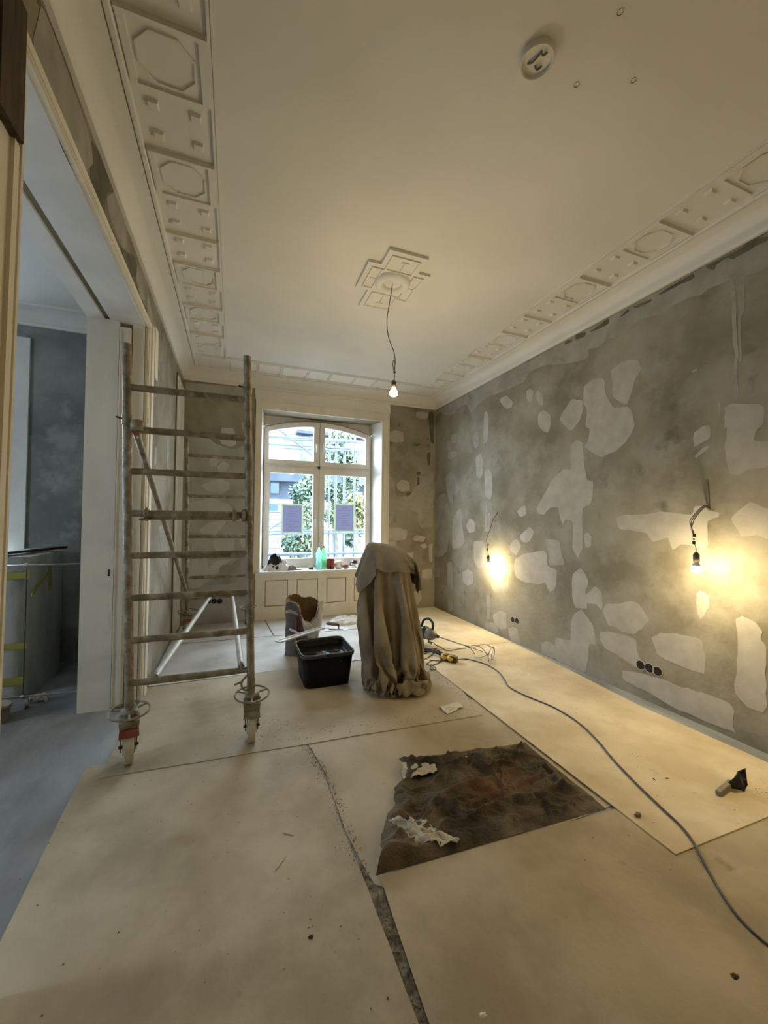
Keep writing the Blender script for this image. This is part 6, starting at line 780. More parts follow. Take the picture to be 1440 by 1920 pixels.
TOP_X = [
-312,25,26,27,26,25,14,22,16,-16,17,18,25,26,30,32,34,32,34,31,28,22,15,15,23,24,33,1,-3,-3,-5,-1,14,16,-639,24,25,26,27,26,24,23,13,16,-12,28,19,25,31,33,34,34,32,29,22,26,23,13,21,25,11,22,-18,2,7,21,13,1,-658,19,24,26,27,27,26,27,21,7,-10,34,22,23,33,33,34,34,31,32,29,28,7,22,28,28,4,-13,2,21,21,10,-2,-3,-656,15,16,24,26,27,28,26,32,7,-8,34,20,28,33,34,33,34,34,24,27,29,27,25,26,-4,0,8,23,20,11,-7,-1,0,-655,15,15,14,24,27,26,28,27,26,-9,31,22,31,34,33,33,34,28,35,31,30,19,15,18,26,-10,25,16,14,-6,6,7,9,-670,8,9,14,19,23,27,27,28,27,4,27,26,32,33,34,33,33,33,30,34,13,15,18,20,28,28,0,14,16,13,15,9,7,-682,11,-2,10,9,19,21,28,28,27,24,16,29,34,32,34,33,33,34,32,22,23,28,22,17,29,27,14,16,12,9,8,8,7,-718,20,22,19,-1,9,16,19,28,23,26,29,33,31,34,34,34,31,34,32,31,29,25,24,24,24,17,15,8,7,7,6,6,3,-722,21,21,21,22,21,13,13,7,27,27,34,33,33,33,33,33,33,33,32,32,23,17,22,24,25,20,15,
15,1,6,9,6,4,-688,5,6,8,24,21,24,21,17,9,28,33,35,34,33,33,33,33,33,33,30,30,13,11,21,24,25,21,5,9,-1,9,8,7,-647,7,6,6,-4,4,19,23,25,12,32,32,35,34,33,33,33,32,33,34,31,31,15,11,11,17,26,26,5,9,-2,7,11,8,-605,7,4,3,-3,-12,16,17,19,11,31,32,36,33,34,32,33,32,34,32,34,28,25,11,10,11,12,29,15,1,-1,8,10,15,-604,1,0,-8,18,11,12,11,5,13,30,34,33,33,33,33,32,33,33,33,34,29,25,6,4,12,14,26,20,-4,5,10,19,9,-630,1,0,2,12,13,12,13,14,27,24,34,34,32,33,33,33,32,33,33,34,32,21,13,-2,6,13,23,25,9,-4,17,19,-11,-625,10,13,15,14,11,9,4,18,7,28,33,32,33,33,32,34,32,33,33,32,33,20,24,-3,23,0,6,24,-1,20,15,-10,-9,-576,13,12,10,5,-2,16,14,5,2,28,30,34,32,33,32,33,33,33,34,33,28,25,22,16,0,-15,15,13,12,20,5,8,-3,-561,7,4,1,4,6,14,17,2,0,27,30,34,33,32,33,33,33,32,33,31,26,24,16,25,14,-25,-5,20,-1,23,5,7,7,-549,6,3,9,10,7,15,-1,-7,27,18,25,33,35,33,33,33,32,30,33,30,29,
12,15,25,25,11,-18,-5,-4,15,27,12,12,-557,7,8,16,10,-4,-5,-10,27,25,5,28,29,35,34,32,32,31,31,30,30,27,12,20,13,25,26,13,-19,-4,25,-4,2,3,-517,8,7,-5,-10,-6,-1,28,28,-1,21,28,22,34,32,33,31,33,24,29,28,29,29,-6,23,18,25,25,14,-21,22,18,6,3,-540,-8,-10,-10,-10,10,28,27,-2,15,30,30,12,32,31,30,30,32,19,29,29,25,29,22,-12,22,23,24,25,14,-22,14,22,15,-574,-4,-8,-15,17,27,27,-2,9,29,31,5,26,31,32,33,19,33,14,26,30,30,25,29,8,-12,22,25,23,24,-6,13,-5,20,-572,-12,-11,21,24,26,0,2,28,29,29,-8,30,33,31,33,27,16,15,21,28,31,30,23,27,-5,-8,23,25,23,23,6,-4,-3,-580,-4,25,22,21,0,-1,29,28,29,2,0,34,33,33,31,29,3,31,8,23,30,30,27,25,19,-10,-4,24,24,23,24,7,-2,-604,25,12,23,0,5,22,29,28,29,1,-11,32,33,34,29,33,-4,28,19,10,26,31,30,25,27,1,-13,8,25,23,22,25,10,-602,22,5,11,17,2,29,30,29,21,-20,2,32,31,35,30,34,0,10,27,12,19,27,31,30,17,26,-14,-2,13,25,21,22,26,-586,17,12,9,-3,22,30,29,28,7,-26,11,29,31,33,33,
35,26,-23,24,17,16,23,29,30,27,16,12,-14,4,19,22,20,23]
TOP_Y = [
-244,-3,-3,6,-1,-6,-16,-12,-15,-5,-27,25,21,19,16,9,2,5,8,10,19,25,32,43,11,-21,-2,15,17,20,22,25,18,-2,-239,-7,-4,0,3,-2,-6,-13,-15,-14,-23,17,26,20,12,4,-2,-3,3,24,28,21,24,51,6,1,-10,25,10,22,23,10,-8,-12,-191,-13,-7,-2,-1,4,0,-14,-3,-19,-22,8,24,22,8,0,-1,0,9,14,16,18,31,8,24,1,31,16,29,18,-2,-10,-12,-12,-138,-15,-15,-7,-2,0,5,-3,-7,-14,-22,2,25,17,5,1,-3,0,8,20,20,17,-8,18,20,29,29,25,16,-6,-10,-10,-13,-12,-85,-15,-15,-16,-7,0,-1,6,-3,-9,-20,-6,23,13,5,-4,0,2,16,3,10,10,23,23,23,21,29,9,-9,-9,-9,-12,-11,-7,-36,-17,-18,-15,-12,-9,4,-1,6,-2,-21,-11,19,13,-5,1,3,6,8,13,5,20,22,24,23,18,3,-14,-9,-8,-2,-1,3,4,-26,-18,-13,-15,-16,-12,-10,7,0,2,-8,-19,13,2,6,4,5,3,7,9,19,19,8,20,25,-12,1,4,3,5,3,4,4,3,-50,-1,-7,-17,-11,-14,-13,-12,8,-8,-6,-2,5,7,5,4,5,6,9,9,8,10,16,18,16,13,6,4,4,3,3,3,2,2,-75,-12,-8,-2,12,-12,-13,-12,-11,2,-2,3,2,6,5,6,8,8,8,7,9,7,10,13,20,17,8,5,
7,0,3,4,3,1,-79,-7,-12,-17,-9,1,9,-7,-10,-8,1,3,7,8,7,7,7,8,7,8,8,6,10,10,11,20,15,7,1,5,0,4,4,4,-117,1,-14,-2,9,-7,-3,-3,0,-4,3,5,7,7,7,7,7,7,8,7,7,8,8,10,10,11,19,12,1,5,-1,4,5,4,-150,3,2,2,5,8,-1,-2,-2,-4,4,7,5,7,7,7,7,7,8,7,6,9,8,9,10,10,12,17,5,3,-1,4,5,6,-149,0,1,-8,15,3,3,1,-1,-3,4,6,6,7,6,7,7,7,8,7,7,8,8,6,9,13,11,15,8,0,2,5,5,6,-185,5,7,8,5,5,4,6,5,2,5,6,6,6,7,6,7,7,8,7,7,7,9,7,6,13,11,12,11,3,1,5,6,-2,-181,8,6,0,2,6,8,10,2,7,6,7,5,6,7,6,7,7,8,7,7,8,7,8,7,8,15,11,10,-4,10,5,-21,-14,-156,6,6,8,8,7,7,7,7,6,7,8,5,6,6,7,6,7,8,7,7,7,8,8,5,8,22,9,-13,13,10,-4,-11,-13,-160,9,8,7,8,9,7,5,7,7,7,8,6,5,6,7,6,7,7,8,7,6,6,-1,16,5,17,9,-5,7,-13,-14,4,4,-152,8,8,8,7,8,8,5,1,5,14,11,7,4,6,6,7,6,5,7,9,6,
-2,-2,13,18,-4,22,-1,0,-7,-6,1,1,-149,7,7,4,7,12,3,-2,5,8,17,8,12,6,6,5,3,10,5,3,-1,-9,26,-1,-2,17,14,-3,20,-2,-12,4,-4,-10,-137,7,8,5,-13,4,16,2,4,15,15,8,16,3,8,0,10,6,-12,11,-7,-1,-2,30,7,1,18,12,-2,18,-11,-10,-15,-12,-109,6,-4,-8,-10,21,0,5,16,17,4,7,22,-7,13,13,-1,10,-17,-3,7,-14,-6,21,26,15,4,18,13,-1,-8,-15,4,-11,-132,-14,-7,4,19,4,6,16,18,5,-2,22,18,-12,8,2,28,3,-21,-11,5,-1,-12,-4,29,25,18,8,20,15,-8,-14,-13,-4,-174,-6,15,16,11,6,18,17,8,4,4,22,12,-6,-11,2,21,28,-20,-17,-5,2,-1,-16,8,29,27,17,13,18,17,-14,-14,-13,-201,21,6,15,15,18,18,0,3,-1,25,25,1,-2,-7,-12,17,33,-1,-21,-15,-3,5,-11,-13,21,26,28,16,15,18,15,-15,-13,-206,8,20,13,18,19,11,-4,5,1,26,25,-9,-3,-3,-15,9,33,19,-18,-21,-10,2,-3,-12,-11,29,25,28,14,17,20,13,-15,-217,12,23,18,14,20,-4,-2,0,15,19,29,-9,-13,0,-13,-1,33,31,-9,-20,-18,-7,0,-3,-23,8,25,28,25,15,20,20,11,-228,17,19,20,19,12,-10,-2,5,23,12,27,-15,-12,-3,-8,
5,17,21,20,-18,-19,-13,-7,-3,-12,-22,24,24,28,22,19,21,18]
TOP_Z = [
822,21,21,19,20,22,26,22,26,29,12,-13,-9,-8,-6,-1,0,1,-2,-4,-1,-4,-4,-4,-9,-1,-5,-30,-29,-26,-25,-22,-25,-29,59,22,22,20,20,21,22,22,26,25,22,-8,-12,-9,-3,0,1,1,-2,-7,-2,-4,-4,3,-13,-20,-27,-5,-26,-25,-23,-24,-29,-31,68,23,23,21,20,20,20,23,21,26,22,0,-10,-10,-1,1,1,0,-2,-5,-4,-4,-1,-23,-8,-15,-14,-27,-17,-20,-25,-30,-31,-31,74,25,26,22,21,20,19,20,20,26,24,5,-12,-5,-1,1,1,1,-3,-11,-3,-3,-16,-12,-5,-16,-17,-22,-18,-27,-30,-31,-31,-31,80,25,26,26,22,21,20,17,20,21,26,12,-10,-3,-1,2,1,0,-8,-3,-6,-6,-17,-17,-17,-3,-15,-21,-28,-29,-32,-30,-31,-31,84,28,27,26,24,23,18,20,17,20,27,16,-7,-3,2,1,-1,-2,-4,-7,-3,-23,-21,-14,-14,3,-18,-30,-28,-28,-31,-30,-32,-33,88,26,31,27,28,25,23,17,19,19,21,23,-4,1,-1,-1,-1,0,-4,-5,-18,-16,-15,-16,-12,-9,-21,-30,-29,-31,-32,-32,-32,-33,101,26,24,22,32,29,26,25,16,22,21,18,3,-3,1,1,-2,-5,-5,-6,-12,-15,-15,-15,-16,-20,-28,-30,-32,-33,-32,-33,-33,-33,122,23,24,27,21,22,29,28,31,18,20,11,9,-1,-1,-4,-7,-6,-5,-5,-12,-23,-27,-21,-12,-14,-26,-29,
-29,-33,-33,-32,-32,-33,124,32,30,28,22,25,23,25,27,32,19,11,-1,-7,-8,-7,-6,-3,-4,-2,-13,-16,-31,-30,-25,-9,-17,-25,-33,-32,-33,-32,-32,-32,116,33,30,33,31,32,28,24,21,32,12,10,-11,-6,-5,-5,-5,-4,-4,-1,-9,-15,-29,-31,-30,-26,-10,-17,-33,-32,-33,-33,-31,-32,110,32,34,33,32,30,29,28,28,35,12,3,-10,-10,-5,-5,-5,-5,-5,-2,-1,-20,-21,-31,-30,-29,-28,-7,-30,-33,-33,-32,-32,-29,106,33,33,32,23,31,31,32,33,33,16,-8,-5,-6,-5,-5,-5,-5,-5,-4,1,-14,-23,-33,-32,-27,-29,-12,-26,-33,-33,-31,-27,-32,103,33,32,33,31,31,30,31,30,17,25,-4,-5,-5,-6,-5,-5,-5,-5,-3,-2,-6,-27,-30,-33,-29,-28,-21,-19,-32,-33,-28,-27,-32,93,31,30,30,30,31,31,31,27,32,20,4,-8,-6,-4,-6,-5,-4,-5,-3,-7,-6,-27,-21,-33,-23,-30,-30,-20,-33,-25,-29,-24,-29,69,30,30,32,32,32,28,30,32,33,17,14,-9,-5,-5,-5,-4,-3,-2,-4,-6,-15,-22,-23,-29,-31,-40,-13,-30,-28,-24,-33,-30,-31,71,32,32,32,32,32,29,28,33,33,17,18,-5,-5,-4,-5,-3,0,-5,-6,-11,-21,-23,-29,-13,-30,-19,-34,-30,-30,-27,-33,-31,-33,72,32,33,30,31,32,28,33,32,18,25,23,7,-8,-2,-3,-4,-7,-14,-7,-7,-16,
-32,-29,-18,-13,-32,-20,-33,-32,-26,-24,-32,-30,58,31,32,29,31,30,33,32,19,19,30,15,15,2,-1,-8,-11,2,-14,-16,-15,-19,-13,-27,-31,-14,-17,-30,-20,-32,-20,-33,-33,-32,57,31,32,33,29,32,29,18,18,30,21,14,19,0,0,-11,-3,-5,-19,-14,-16,-17,-17,-15,-23,-28,-12,-20,-30,-20,-23,-26,-30,-30,46,32,32,31,30,25,18,19,29,24,14,14,21,-7,4,2,-15,-1,-21,-17,-14,-19,-16,-15,-17,-19,-24,-14,-19,-31,-24,-27,-25,-28,50,30,31,30,22,19,19,29,27,16,11,25,12,-8,1,2,-1,-8,-23,-19,-14,-16,-18,-16,-15,-18,-18,-21,-14,-17,-32,-26,-30,-27,56,31,27,21,21,19,29,28,16,16,16,23,8,-3,-7,1,1,-2,-23,-21,-17,-15,-15,-18,-16,-17,-17,-17,-18,-16,-17,-30,-30,-30,60,25,21,21,21,28,28,17,17,15,22,22,0,-1,-4,-5,2,0,-13,-25,-20,-17,-13,-18,-18,-15,-18,-17,-17,-17,-17,-17,-29,-30,52,22,23,20,28,27,22,15,17,17,22,19,-4,-2,-3,-6,1,0,-4,-23,-24,-19,-14,-16,-17,-18,-17,-18,-16,-18,-16,-16,-18,-28,42,22,24,25,26,26,15,15,17,21,19,17,-4,-6,-1,-5,-2,1,1,-19,-24,-22,-17,-15,-15,-18,-19,-18,-17,-17,-17,-16,-16,-18,35,23,25,25,27,23,11,16,18,23,16,15,-7,-5,-3,-3,
2,11,-12,-13,-23,-23,-20,-17,-15,-15,-18,-20,-18,-17,-17,-17,-15,-17]

def settled(rows, dx, dy, dz_, m, name, parent, sx=.83, sy_=.92):
    vs_, idx, fs, x, y, z, k = [], {}, [], 0, 0, 0, 0
    for j, (o_, n_) in enumerate(rows):
        for c_ in range(n_):
            x += dx[k]; y += dy[k]; z += dz_[k]; p = DC+ER*(x*.001*sx+.028)+EF*(y*.001*sy_); p.z = z*.001; idx[o_+c_, j] = k; vs_.append(p); k += 1
    for (i, j), a in idx.items():
        if (i+1, j) in idx and (i, j+1) in idx and (i+1, j+1) in idx: fs.append((a, idx[i+1, j], idx[i+1, j+1], idx[i, j+1]))
    o = MB().add(vs_, fs, True).build(name, m, parent); ss = o.modifiers.new('smooth', 'SUBSURF'); ss.levels = 1; ss.render_levels = 2; return o
dz = thing('draped_stand', (DC.x, DC.y, .009), 'tall stand hidden under a brown dust cloth that falls in long folds to the floor', 'draped stand')
settled(DUST_ROWS, DUST_X, DUST_Y, DUST_Z, CLOTH, 'dust_cloth', dz)
oc = settled(TOP_ROWS, TOP_X, TOP_Y, TOP_Z, CLOTH2, 'top_cloth', None)
tag(oc, 'greyish cloth thrown over the top of the tall draped stand, its front edge hanging', 'cloth')
# small trowel lying on the top
tp = DC+ER*.02
tw = thing('pointing_trowel', (tp.x, tp.y, 1.22), 'small trowel with a reddish handle lying on top of the draped stand', 'trowel')
def bx(px, py, f):   # on the upright plane through the stand, f metres behind its middle
    d = FW*FPX+RT*(px-720)-UP*(py-960); c0 = DC+EF*f; return CAM+d*((c0-CAM).dot(EF)/d.dot(EF))
MB().poly([bx(704, 1037, -.02), bx(714, 1036.5, -.05), bx(723, 1034.5, -.05), bx(727.5, 1029, -.0), bx(724, 1026.5, .04), bx(715, 1028.5, .04)], (0, 0, .003)).build('blade', DKMETAL, tw)
MB().tube(spline([bx(716, 1032, 0), bx(721, 1031, -.01), bx(723, 1033.5, -.03)], 4), .005, 8).build('tang', DKMETAL, tw)
MB().tube([bx(721, 1034.5, -.03), bx(725, 1035.5, -.03), bx(731, 1036.2, -.03), bx(736, 1035.8, -.03)], [.010, .014, .015, .012], 12).build('handle', RWOOD, tw)

# ================================================================== MORTAR TUB
tub = thing('mortar_tub', (.80, 3.62, .0086), 'rectangular black plastic mortar tub half full of water, beside the draped stand', 'tub')
Ft = [Vector((.548, 3.335, 0)), Vector((1.010, 3.332, 0)), Vector((1.085, 3.93, 0)), Vector((.548, 3.81, 0))]
Ft[2] = Vector((1.015, 3.85, 0)); cen = sum(Ft, Vector())/4
def rrect(s_, z, rad=.16):
    P = [cen+(p-cen)*s_ for p in Ft]; out = []
    for i in range(4):
        a, b, c_ = P[i-1], P[i], P[(i+1) % 4]; u = b.lerp(a, rad); v = b.lerp(c_, rad)
        for j in range(5):
            t = j/4; q = (u*(1-t)+b*t).lerp(b*(1-t)+v*t, t); q.z = z; out.append(q)
    return out
def loft(mb, loops, cap0=False, cap1=False):
    n_ = len(loops[0]); vs_ = [p for l in loops for p in l]
    fs = [(i*n_+k, i*n_+(k+1) % n_, (i+1)*n_+(k+1) % n_, (i+1)*n_+k) for i in range(len(loops)-1) for k in range(n_)]
    mb.add(vs_, fs, True)
    if cap0: mb.add(loops[0], [tuple(range(n_))[::-1]])
    if cap1: mb.add(loops[-1], [tuple(range(n_))])
    return mb
z0 = .0088; HT = .298
o = loft(MB(), [rrect(.84, z0), rrect(.86, z0+.03), rrect(.965, HT-.02), rrect(.955, HT-.02), rrect(.835, z0+.02)], True, True).build('tub_body', BLACKP, tub)
loft(MB(), [rrect(.962, HT-.030), rrect(1.0, HT-.030), rrect(1.012, HT-.012), rrect(1.008, HT), rrect(.985, HT+.003), rrect(.955, HT-.006), rrect(.952, HT-.022)]).build('rim', mat('tub_rim', [(.03, .03, .028), (.07, .068, .06)], scale=14, rough=.5, layer2=((.22, .20, .16), 20, .52, .7, .6)), tub)
wm = plain('murky_water', (.012, .011, .010), .03, 0, .5)
loft(MB(), [rrect(.935, .232), rrect(.5, .232), rrect(.02, .232)]).build('water', wm, tub)
# spirit straightedge across the tub corner
a, b = on(520.5, 1203.5, 'Z', .312), on(604, 1177, 'Z', .322)
d = (b-a).normalized(); nn = Vector((-d.y, d.x, 0)).normalized(); vv = d.cross(nn)
st = MB(); st.obox((a+b)/2, (b-a)/2, nn*.038, Vector((0, 0, 1))*.007); o = st.build('straightedge', WHITEM); tag(o, 'pale metal straightedge resting across the left corner of the black tub', 'straightedge')
MB().obox((a+b)/2+Vector((0, 0, .0078)), (b-a)*.48, nn*.003, (0, 0, .0012)).build('groove', GREYM, o)
MB().obox((a+b)/2+Vector((0, 0, .0078))+nn*.018, (b-a)*.48, nn*.002, (0, 0, .0012)).build('groove', GREYM, o)
a, b = on(543, 1180, 'Z', .345), on(561, 1187.5, 'Z', .325)
MB_ = MB().tube([a, a.lerp(b, .3), b], [.010, .012, .007], 8).build('stick', WHITEM); tag(MB_, 'short white stick lying on the straightedge beside the paper sack', 'stick')
# finishing trowel on the back rim
q = [on(603, 1177, 'Z', .316), on(650.5, 1183, 'Z', .316), on(655, 1177.5, 'Z', .316), on(611, 1173, 'Z', .316)]
ft = thing('finishing_trowel', tuple(sum(q, Vector())/4), 'steel finishing trowel with a wooden handle lying across the back rim of the black tub', 'trowel')
MB().poly(q, (0, 0, .003)).build('blade', WHITEM, ft)
h0, h1 = on(612, 1169, 'Z', .372), on(634, 1170.5, 'Z', .372)
MB().tube([h0, h0.lerp(h1, .12), h0.lerp(h1, .55), h0.lerp(h1, .9), h1], [.010, .015, .017, .015, .011], 12).build('handle', WOOD, ft)
nk = on(635, 1179.5, 'Z', .322); MB().tube(spline([h1-(h1-h0)*.1, h1+(h1-h0)*.05+Vector((0, 0, -.002)), nk+Vector((0, 0, .02)), nk], 4), .006, 8).build('neck', DKMETAL, ft)
m0, m1 = on(617, 1179.5, 'Z', .322), on(643, 1180.5, 'Z', .322); MB().obox((m0+m1)/2, (m1-m0)/2, Vector((0, .010, 0)), (0, 0, .004)).build('mount_bar', DKMETAL, ft)

# ================================================================== PAPER SACK
bgc = Vector((.70, 4.31, 0))
sack = thing('paper_sack', (bgc.x, bgc.y, .0088), 'torn open lavender paper sack with a reddish stripe behind the black tub', 'sack')
SACK = mat('lavender_paper', [(.17, .165, .22), (.26, .255, .32)], scale=6, rough=.8, bump=.4, bscale=18, layer2=((.40, .39, .42), 7, .58, .72, .6))
KRAFT = mat('kraft_paper', [(.20, .115, .05), (.32, .20, .10)], scale=6, rough=.9, bump=.4, bscale=20)
WPAP = mat('white_sack_paper', [(.52, .50, .47), (.66, .64, .60)], scale=7, rough=.85, bump=.3, bscale=20)
def sack_r(t):
    a, b, ex = .172, .115, 4; return (abs(math.cos(t)/a)**ex+abs(math.sin(t)/b)**ex)**(-1/ex)
def sack_top(u):   # mouth height round the sack; -90 deg faces the camera
    d = 360*u-180
    return smooth_tab(d, [(-180, .585), (-150, .565), (-122, .575), (-100, .53), (-84, .43), (-66, .37), (-48, .36), (-30, .40), (-10, .47), (20, .54), (60, .575), (95, .565), (130, .60), (160, .60), (180, .585)])+.010*fbm((math.cos(R(d))*5, math.sin(R(d))*5, 1))
def sack_p(u, v, off=0.0):
    t = 2*math.pi*u-math.pi; z = .009+(sack_top(u)-.009)*v; r = sack_r(t)*(1.0-.05*math.sin(z*5))+.012*fbm((math.cos(t)*2.5, math.sin(t)*2.5, z*6))+.006*fbm((math.cos(t)*8, math.sin(t)*8, z*14))+off
    p = bgc+ER*(r*math.cos(t))+EF*(r*math.sin(t)); p.z = z; return p
mb = MB(); mb.grid(sack_p, 90, 40, True); mb.build('outer_ply', SACK, sack)
mb = MB(); mb.grid(lambda u, v: sack_p(u, .28+.75*v, -.006), 90, 30, True, True); mb.build('inner_ply', KRAFT, sack)
mb = MB(); mb.grid(lambda u, v: sack_p((-108+24*u+180)/360+.0, .05+.79*v, .003), 8, 30); mb.build('reddish_stripe', mat('maroon_print', [(.12, .03, .03), (.19, .06, .055)], scale=8, rough=.8), sack)
mb = MB(); mb.grid(lambda u, v: sack_p((-168+70*u+180)/360, .80+.055*v, .003), 20, 4); mb.build('white_band', WPAP, sack)
def flap(u, v):  # white ply folded outward over the front right lip
    uu = (-80+100*u+180)/360; p = sack_p(uu, 1.0, .004); t = 2*math.pi*uu-math.pi; out = ER*math.cos(t)+EF*math.sin(t)
    w_ = (.16*math.sin(math.pi*min(1, u*1.05))**.7+.02)*(1+.35*fbm((u*5, 3, 1))); q = p+out*(.035*math.sin(v*2.2)+.010)-Vector((0, 0, 1))*w_*v*1.0+Vector((0, 0, .02*math.sin(v*3.14))); return q
mb = MB(); mb.grid(flap, 40, 12); solid(mb.build('torn_flap', WPAP, sack), .002)
mb = MB(); mb.grid(lambda u, v: sack_p(u, 1.0, .004-.008*v)+Vector((0, 0, .012*math.sin(v*3.14)+.004*fbm((u*60, v, 0)))), 120, 4, True); mb.build('torn_edge', WPAP, sack)
def lipin(u, v):  # kraft tongue folded inward at the left
    uu = (-175+85*u+180)/360; p = sack_p(uu, 1.0, -.004); t = 2*math.pi*uu-math.pi; out = ER*math.cos(t)+EF*math.sin(t)
    return p-out*(.07*v)-Vector((0, 0, .05*v*v))+Vector((0, 0, .012*math.sin(v*3)))
mb = MB(); mb.grid(lipin, 24, 8); mb.build('kraft_tongue', KRAFT, sack)
# heap of plaster dust near the cabinet
hc = Vector((1.50, 5.42, 0))
hp = MB(); hp.grid(lambda u, v: (hc.x+.25*(1-v)*math.cos(6.283*u)*(1+.25*fbm((math.cos(6.283*u)*2, math.sin(6.283*u)*2, 5))), hc.y+.19*(1-v)*math.sin(6.283*u)*(1+.25*fbm((math.cos(6.283*u)*2, math.sin(6.283*u)*2, 5))), .0088+.075*math.sqrt(max(0, 1-(1-v)**1.6))*(1+.5*fbm((math.cos(6.283*u)*3*(1-v), math.sin(6.283*u)*3*(1-v), 2)))), 60, 20, True)
o = hp.build('plaster_heap', DUST); tag(o, 'low heap of whitish plaster dust on the floor in front of the window cabinet', 'plaster heap')

# ================================================================== MIXING DRILL, SOCKET BLOCK, CABLES
e0, e1 = on(822, 1194, 'Z', .135), on(884, 1214.5, 'Z', .098)
ax = (e1-e0).normalized()
dr = thing('mixing_drill', tuple(e0), 'teal hand mixer drill with a long steel whisk lying behind the draped stand', 'power tool')
MB().lathe([(0, 0), (.016, 0), (.018, .02), (.016, .035), (.0, .04)], e0-ax*.03, 14, ax).build('chuck', DKMETAL, dr)
MB().lathe([(0, -.15), (.055, -.148), (.068, -.12), (.068, -.08), (.056, -.045), (.034, -.02), (.022, .0), (.0, .0)], e0-ax*.02, 20, ax).build('gearbox', GREYM, dr)
MB().lathe([(0, -.42), (.05, -.41), (.060, -.37), (.060, -.20), (.074, -.18), (.074, -.145), (.0, -.14)], e0-ax*.02, 20, ax).build('motor_body', TEAL, dr)
gc = e0-ax*.13
m3 = MB(); upv = Vector((0, 0, 1)); sd_ = ax.cross(upv).normalized()
hp_ = [gc+upv*.05-ax*.10, gc+upv*.13-ax*.075, gc+upv*.165-ax*.03, gc+upv*.165+ax*.02, gc+upv*.13+ax*.055, gc+upv*.075+ax*.055, gc+upv*.05+ax*.04]
m3.tube(spline(hp_, 5), .0145, 10); m3.build('grip', TEAL, dr)
MB().tube([gc-upv*.05, gc-upv*.09+ax*.0, gc-upv*.108-sd_*.02+ax*.03], .014, 8).build('side_grip', GREYM, dr)
MB().tube([e0, e1], .0062, 8).build('shaft', STEEL, dr)
MB().lathe([(0, -.03), (.010, -.03), (.010, .03), (0, .03)], e0.lerp(e1, .93), 10, ax).build('coupling', DKMETAL, dr)
m3 = MB(); rw2 = .078; L2 = .235; ux = ax.cross(Vector((0, 0, 1))).normalized(); uy = ux.cross(ax)
s0 = e1-ax*.01
m3.tube([s0, s0+ax*L2], .006, 8)
for k in range(3):
    pts = []
    for i in range(15):
        t = i/14; ang = k*2.094+t*2.4; rr_ = rw2*math.sin(math.pi*min(1, .10+t*.62)) if t < .98 else rw2*.9
        pts.append(s0+ax*(L2*t)+(ux*math.cos(ang)+uy*math.sin(ang))*rr_)
    m3.tube(pts, .0052, 6)
m3.ring(s0+ax*L2, rw2*.96, .0055, ax, 26, 6)
for k in range(3):
    ang = k*2.094+2.4; m3.tube([s0+ax*L2, s0+ax*L2+(ux*math.cos(ang)+uy*math.sin(ang))*rw2*.96], .0045, 6)
m3.build('whisk', STEEL, dr)
fz = .0140
gp = lambda x, y, z=fz+.006: on(x, y, 'Z', z)
MB().tube(spline([gc-upv*.09+ax*.03, gp(812, 1205, .05), gp(818, 1210), gp(826, 1213), gp(832, 1217), gp(840, 1220), gp(858, 1217), gp(874, 1215)], 6), .004, 6).build('power_cord', CABLE, dr)
# socket block with yellow caps
bc3 = gp(841, 1233, .045); rd = (gp(856, 1236, .03)-gp(829, 1229, .03)); rd.z = 0; rd.normalize(); nd = Vector((-rd.y, rd.x, 0))
if nd.dot(EF) > 0: nd = -nd
sb = thing('socket_block', (bc3.x, bc3.y, fz), 'black socket block with two round yellow caps on the floor by the draped stand', 'power strip')
m3 = MB(); m3.obox(bc3-Vector((0, 0, .0)), rd*.082, nd*.032, (0, 0, .0305)); ob_ = m3.build('block', DKMETAL, sb); bv = ob_.modifiers.new('b', 'BEVEL'); bv.width = .008; bv.segments = 2
tl = (nd*.75+ER*.15+Vector((0, 0, .65))).normalized()
for k in (-1, 1):
    MB().lathe([(0.0, -.012), (.033, -.012), (.034, .006), (.030, .010), (0, .011)], bc3+rd*(k*.036)+nd*.028+Vector((0, 0, .012)), 20, tl).build('yellow_cap', YELL, sb)
MB().obox(bc3+rd*.088, rd*.010, nd*.02, (0, 0, .026)).build('end_cap', plain('olive_cap', (.16, .12, .03)), sb)
# the long cable
cpts = [bc3+rd*.09, gp(872, 1235.5), gp(890, 1239), gp(915, 1247), gp(935, 1260), gp(947, 1276), gp(955, 1288), gp(985, 1304), gp(1040, 1327), gp(1085, 1355), gp(1120, 1388), gp(1150, 1424), gp(1196, 1472), gp(1240, 1514), gp(1278, 1550), gp(1301, 1580), gp(1313, 1604, .022), gp(1330, 1636, .012), gp(1356, 1680, .0115), gp(1390, 1726, .0115), gp(1440, 1772, .0115), gp(1520, 1830, .0115)]
o = MB().tube(spline(cpts, 7), .0052, 8).build('long_cable', CABLE_G); tag(o, 'long grey cable snaking from the yellow-capped socket block to the bottom right corner', 'cable')
# tangle of black leads
o = MB()
for pts in ([(783, 1216), (800, 1216), (818, 1219), (832, 1226)], [(785, 1222), (800, 1221), (815, 1223), (828, 1229)], [(784, 1219), (806, 1218), (820, 1222), (834, 1231)]):
    o.tube(spline([gp(x, y, fz+.012+.010*i % .03) for i, (x, y) in enumerate(pts)], 5), .009, 7)
for pts in ([(796, 1236), (808, 1229), (817, 1219), (822, 1224), (832, 1230)], [(786, 1226), (800, 1224), (812, 1217), (820, 1216)], [(838, 1236), (825, 1239), (810, 1238), (802, 1243), (800, 1246), (810, 1247), (820, 1244), (832, 1237)], [(800, 1246), (808, 1249), (806, 1255), (815, 1256), (817, 1252), (808, 1246)]):
    o.tube(spline([gp(x, y, fz+.005) for x, y in pts], 6), .004, 6)
o = o.build('black_leads', CABLE); tag(o, 'tangle of black leads on the floor between the draped stand and the socket block', 'cable')

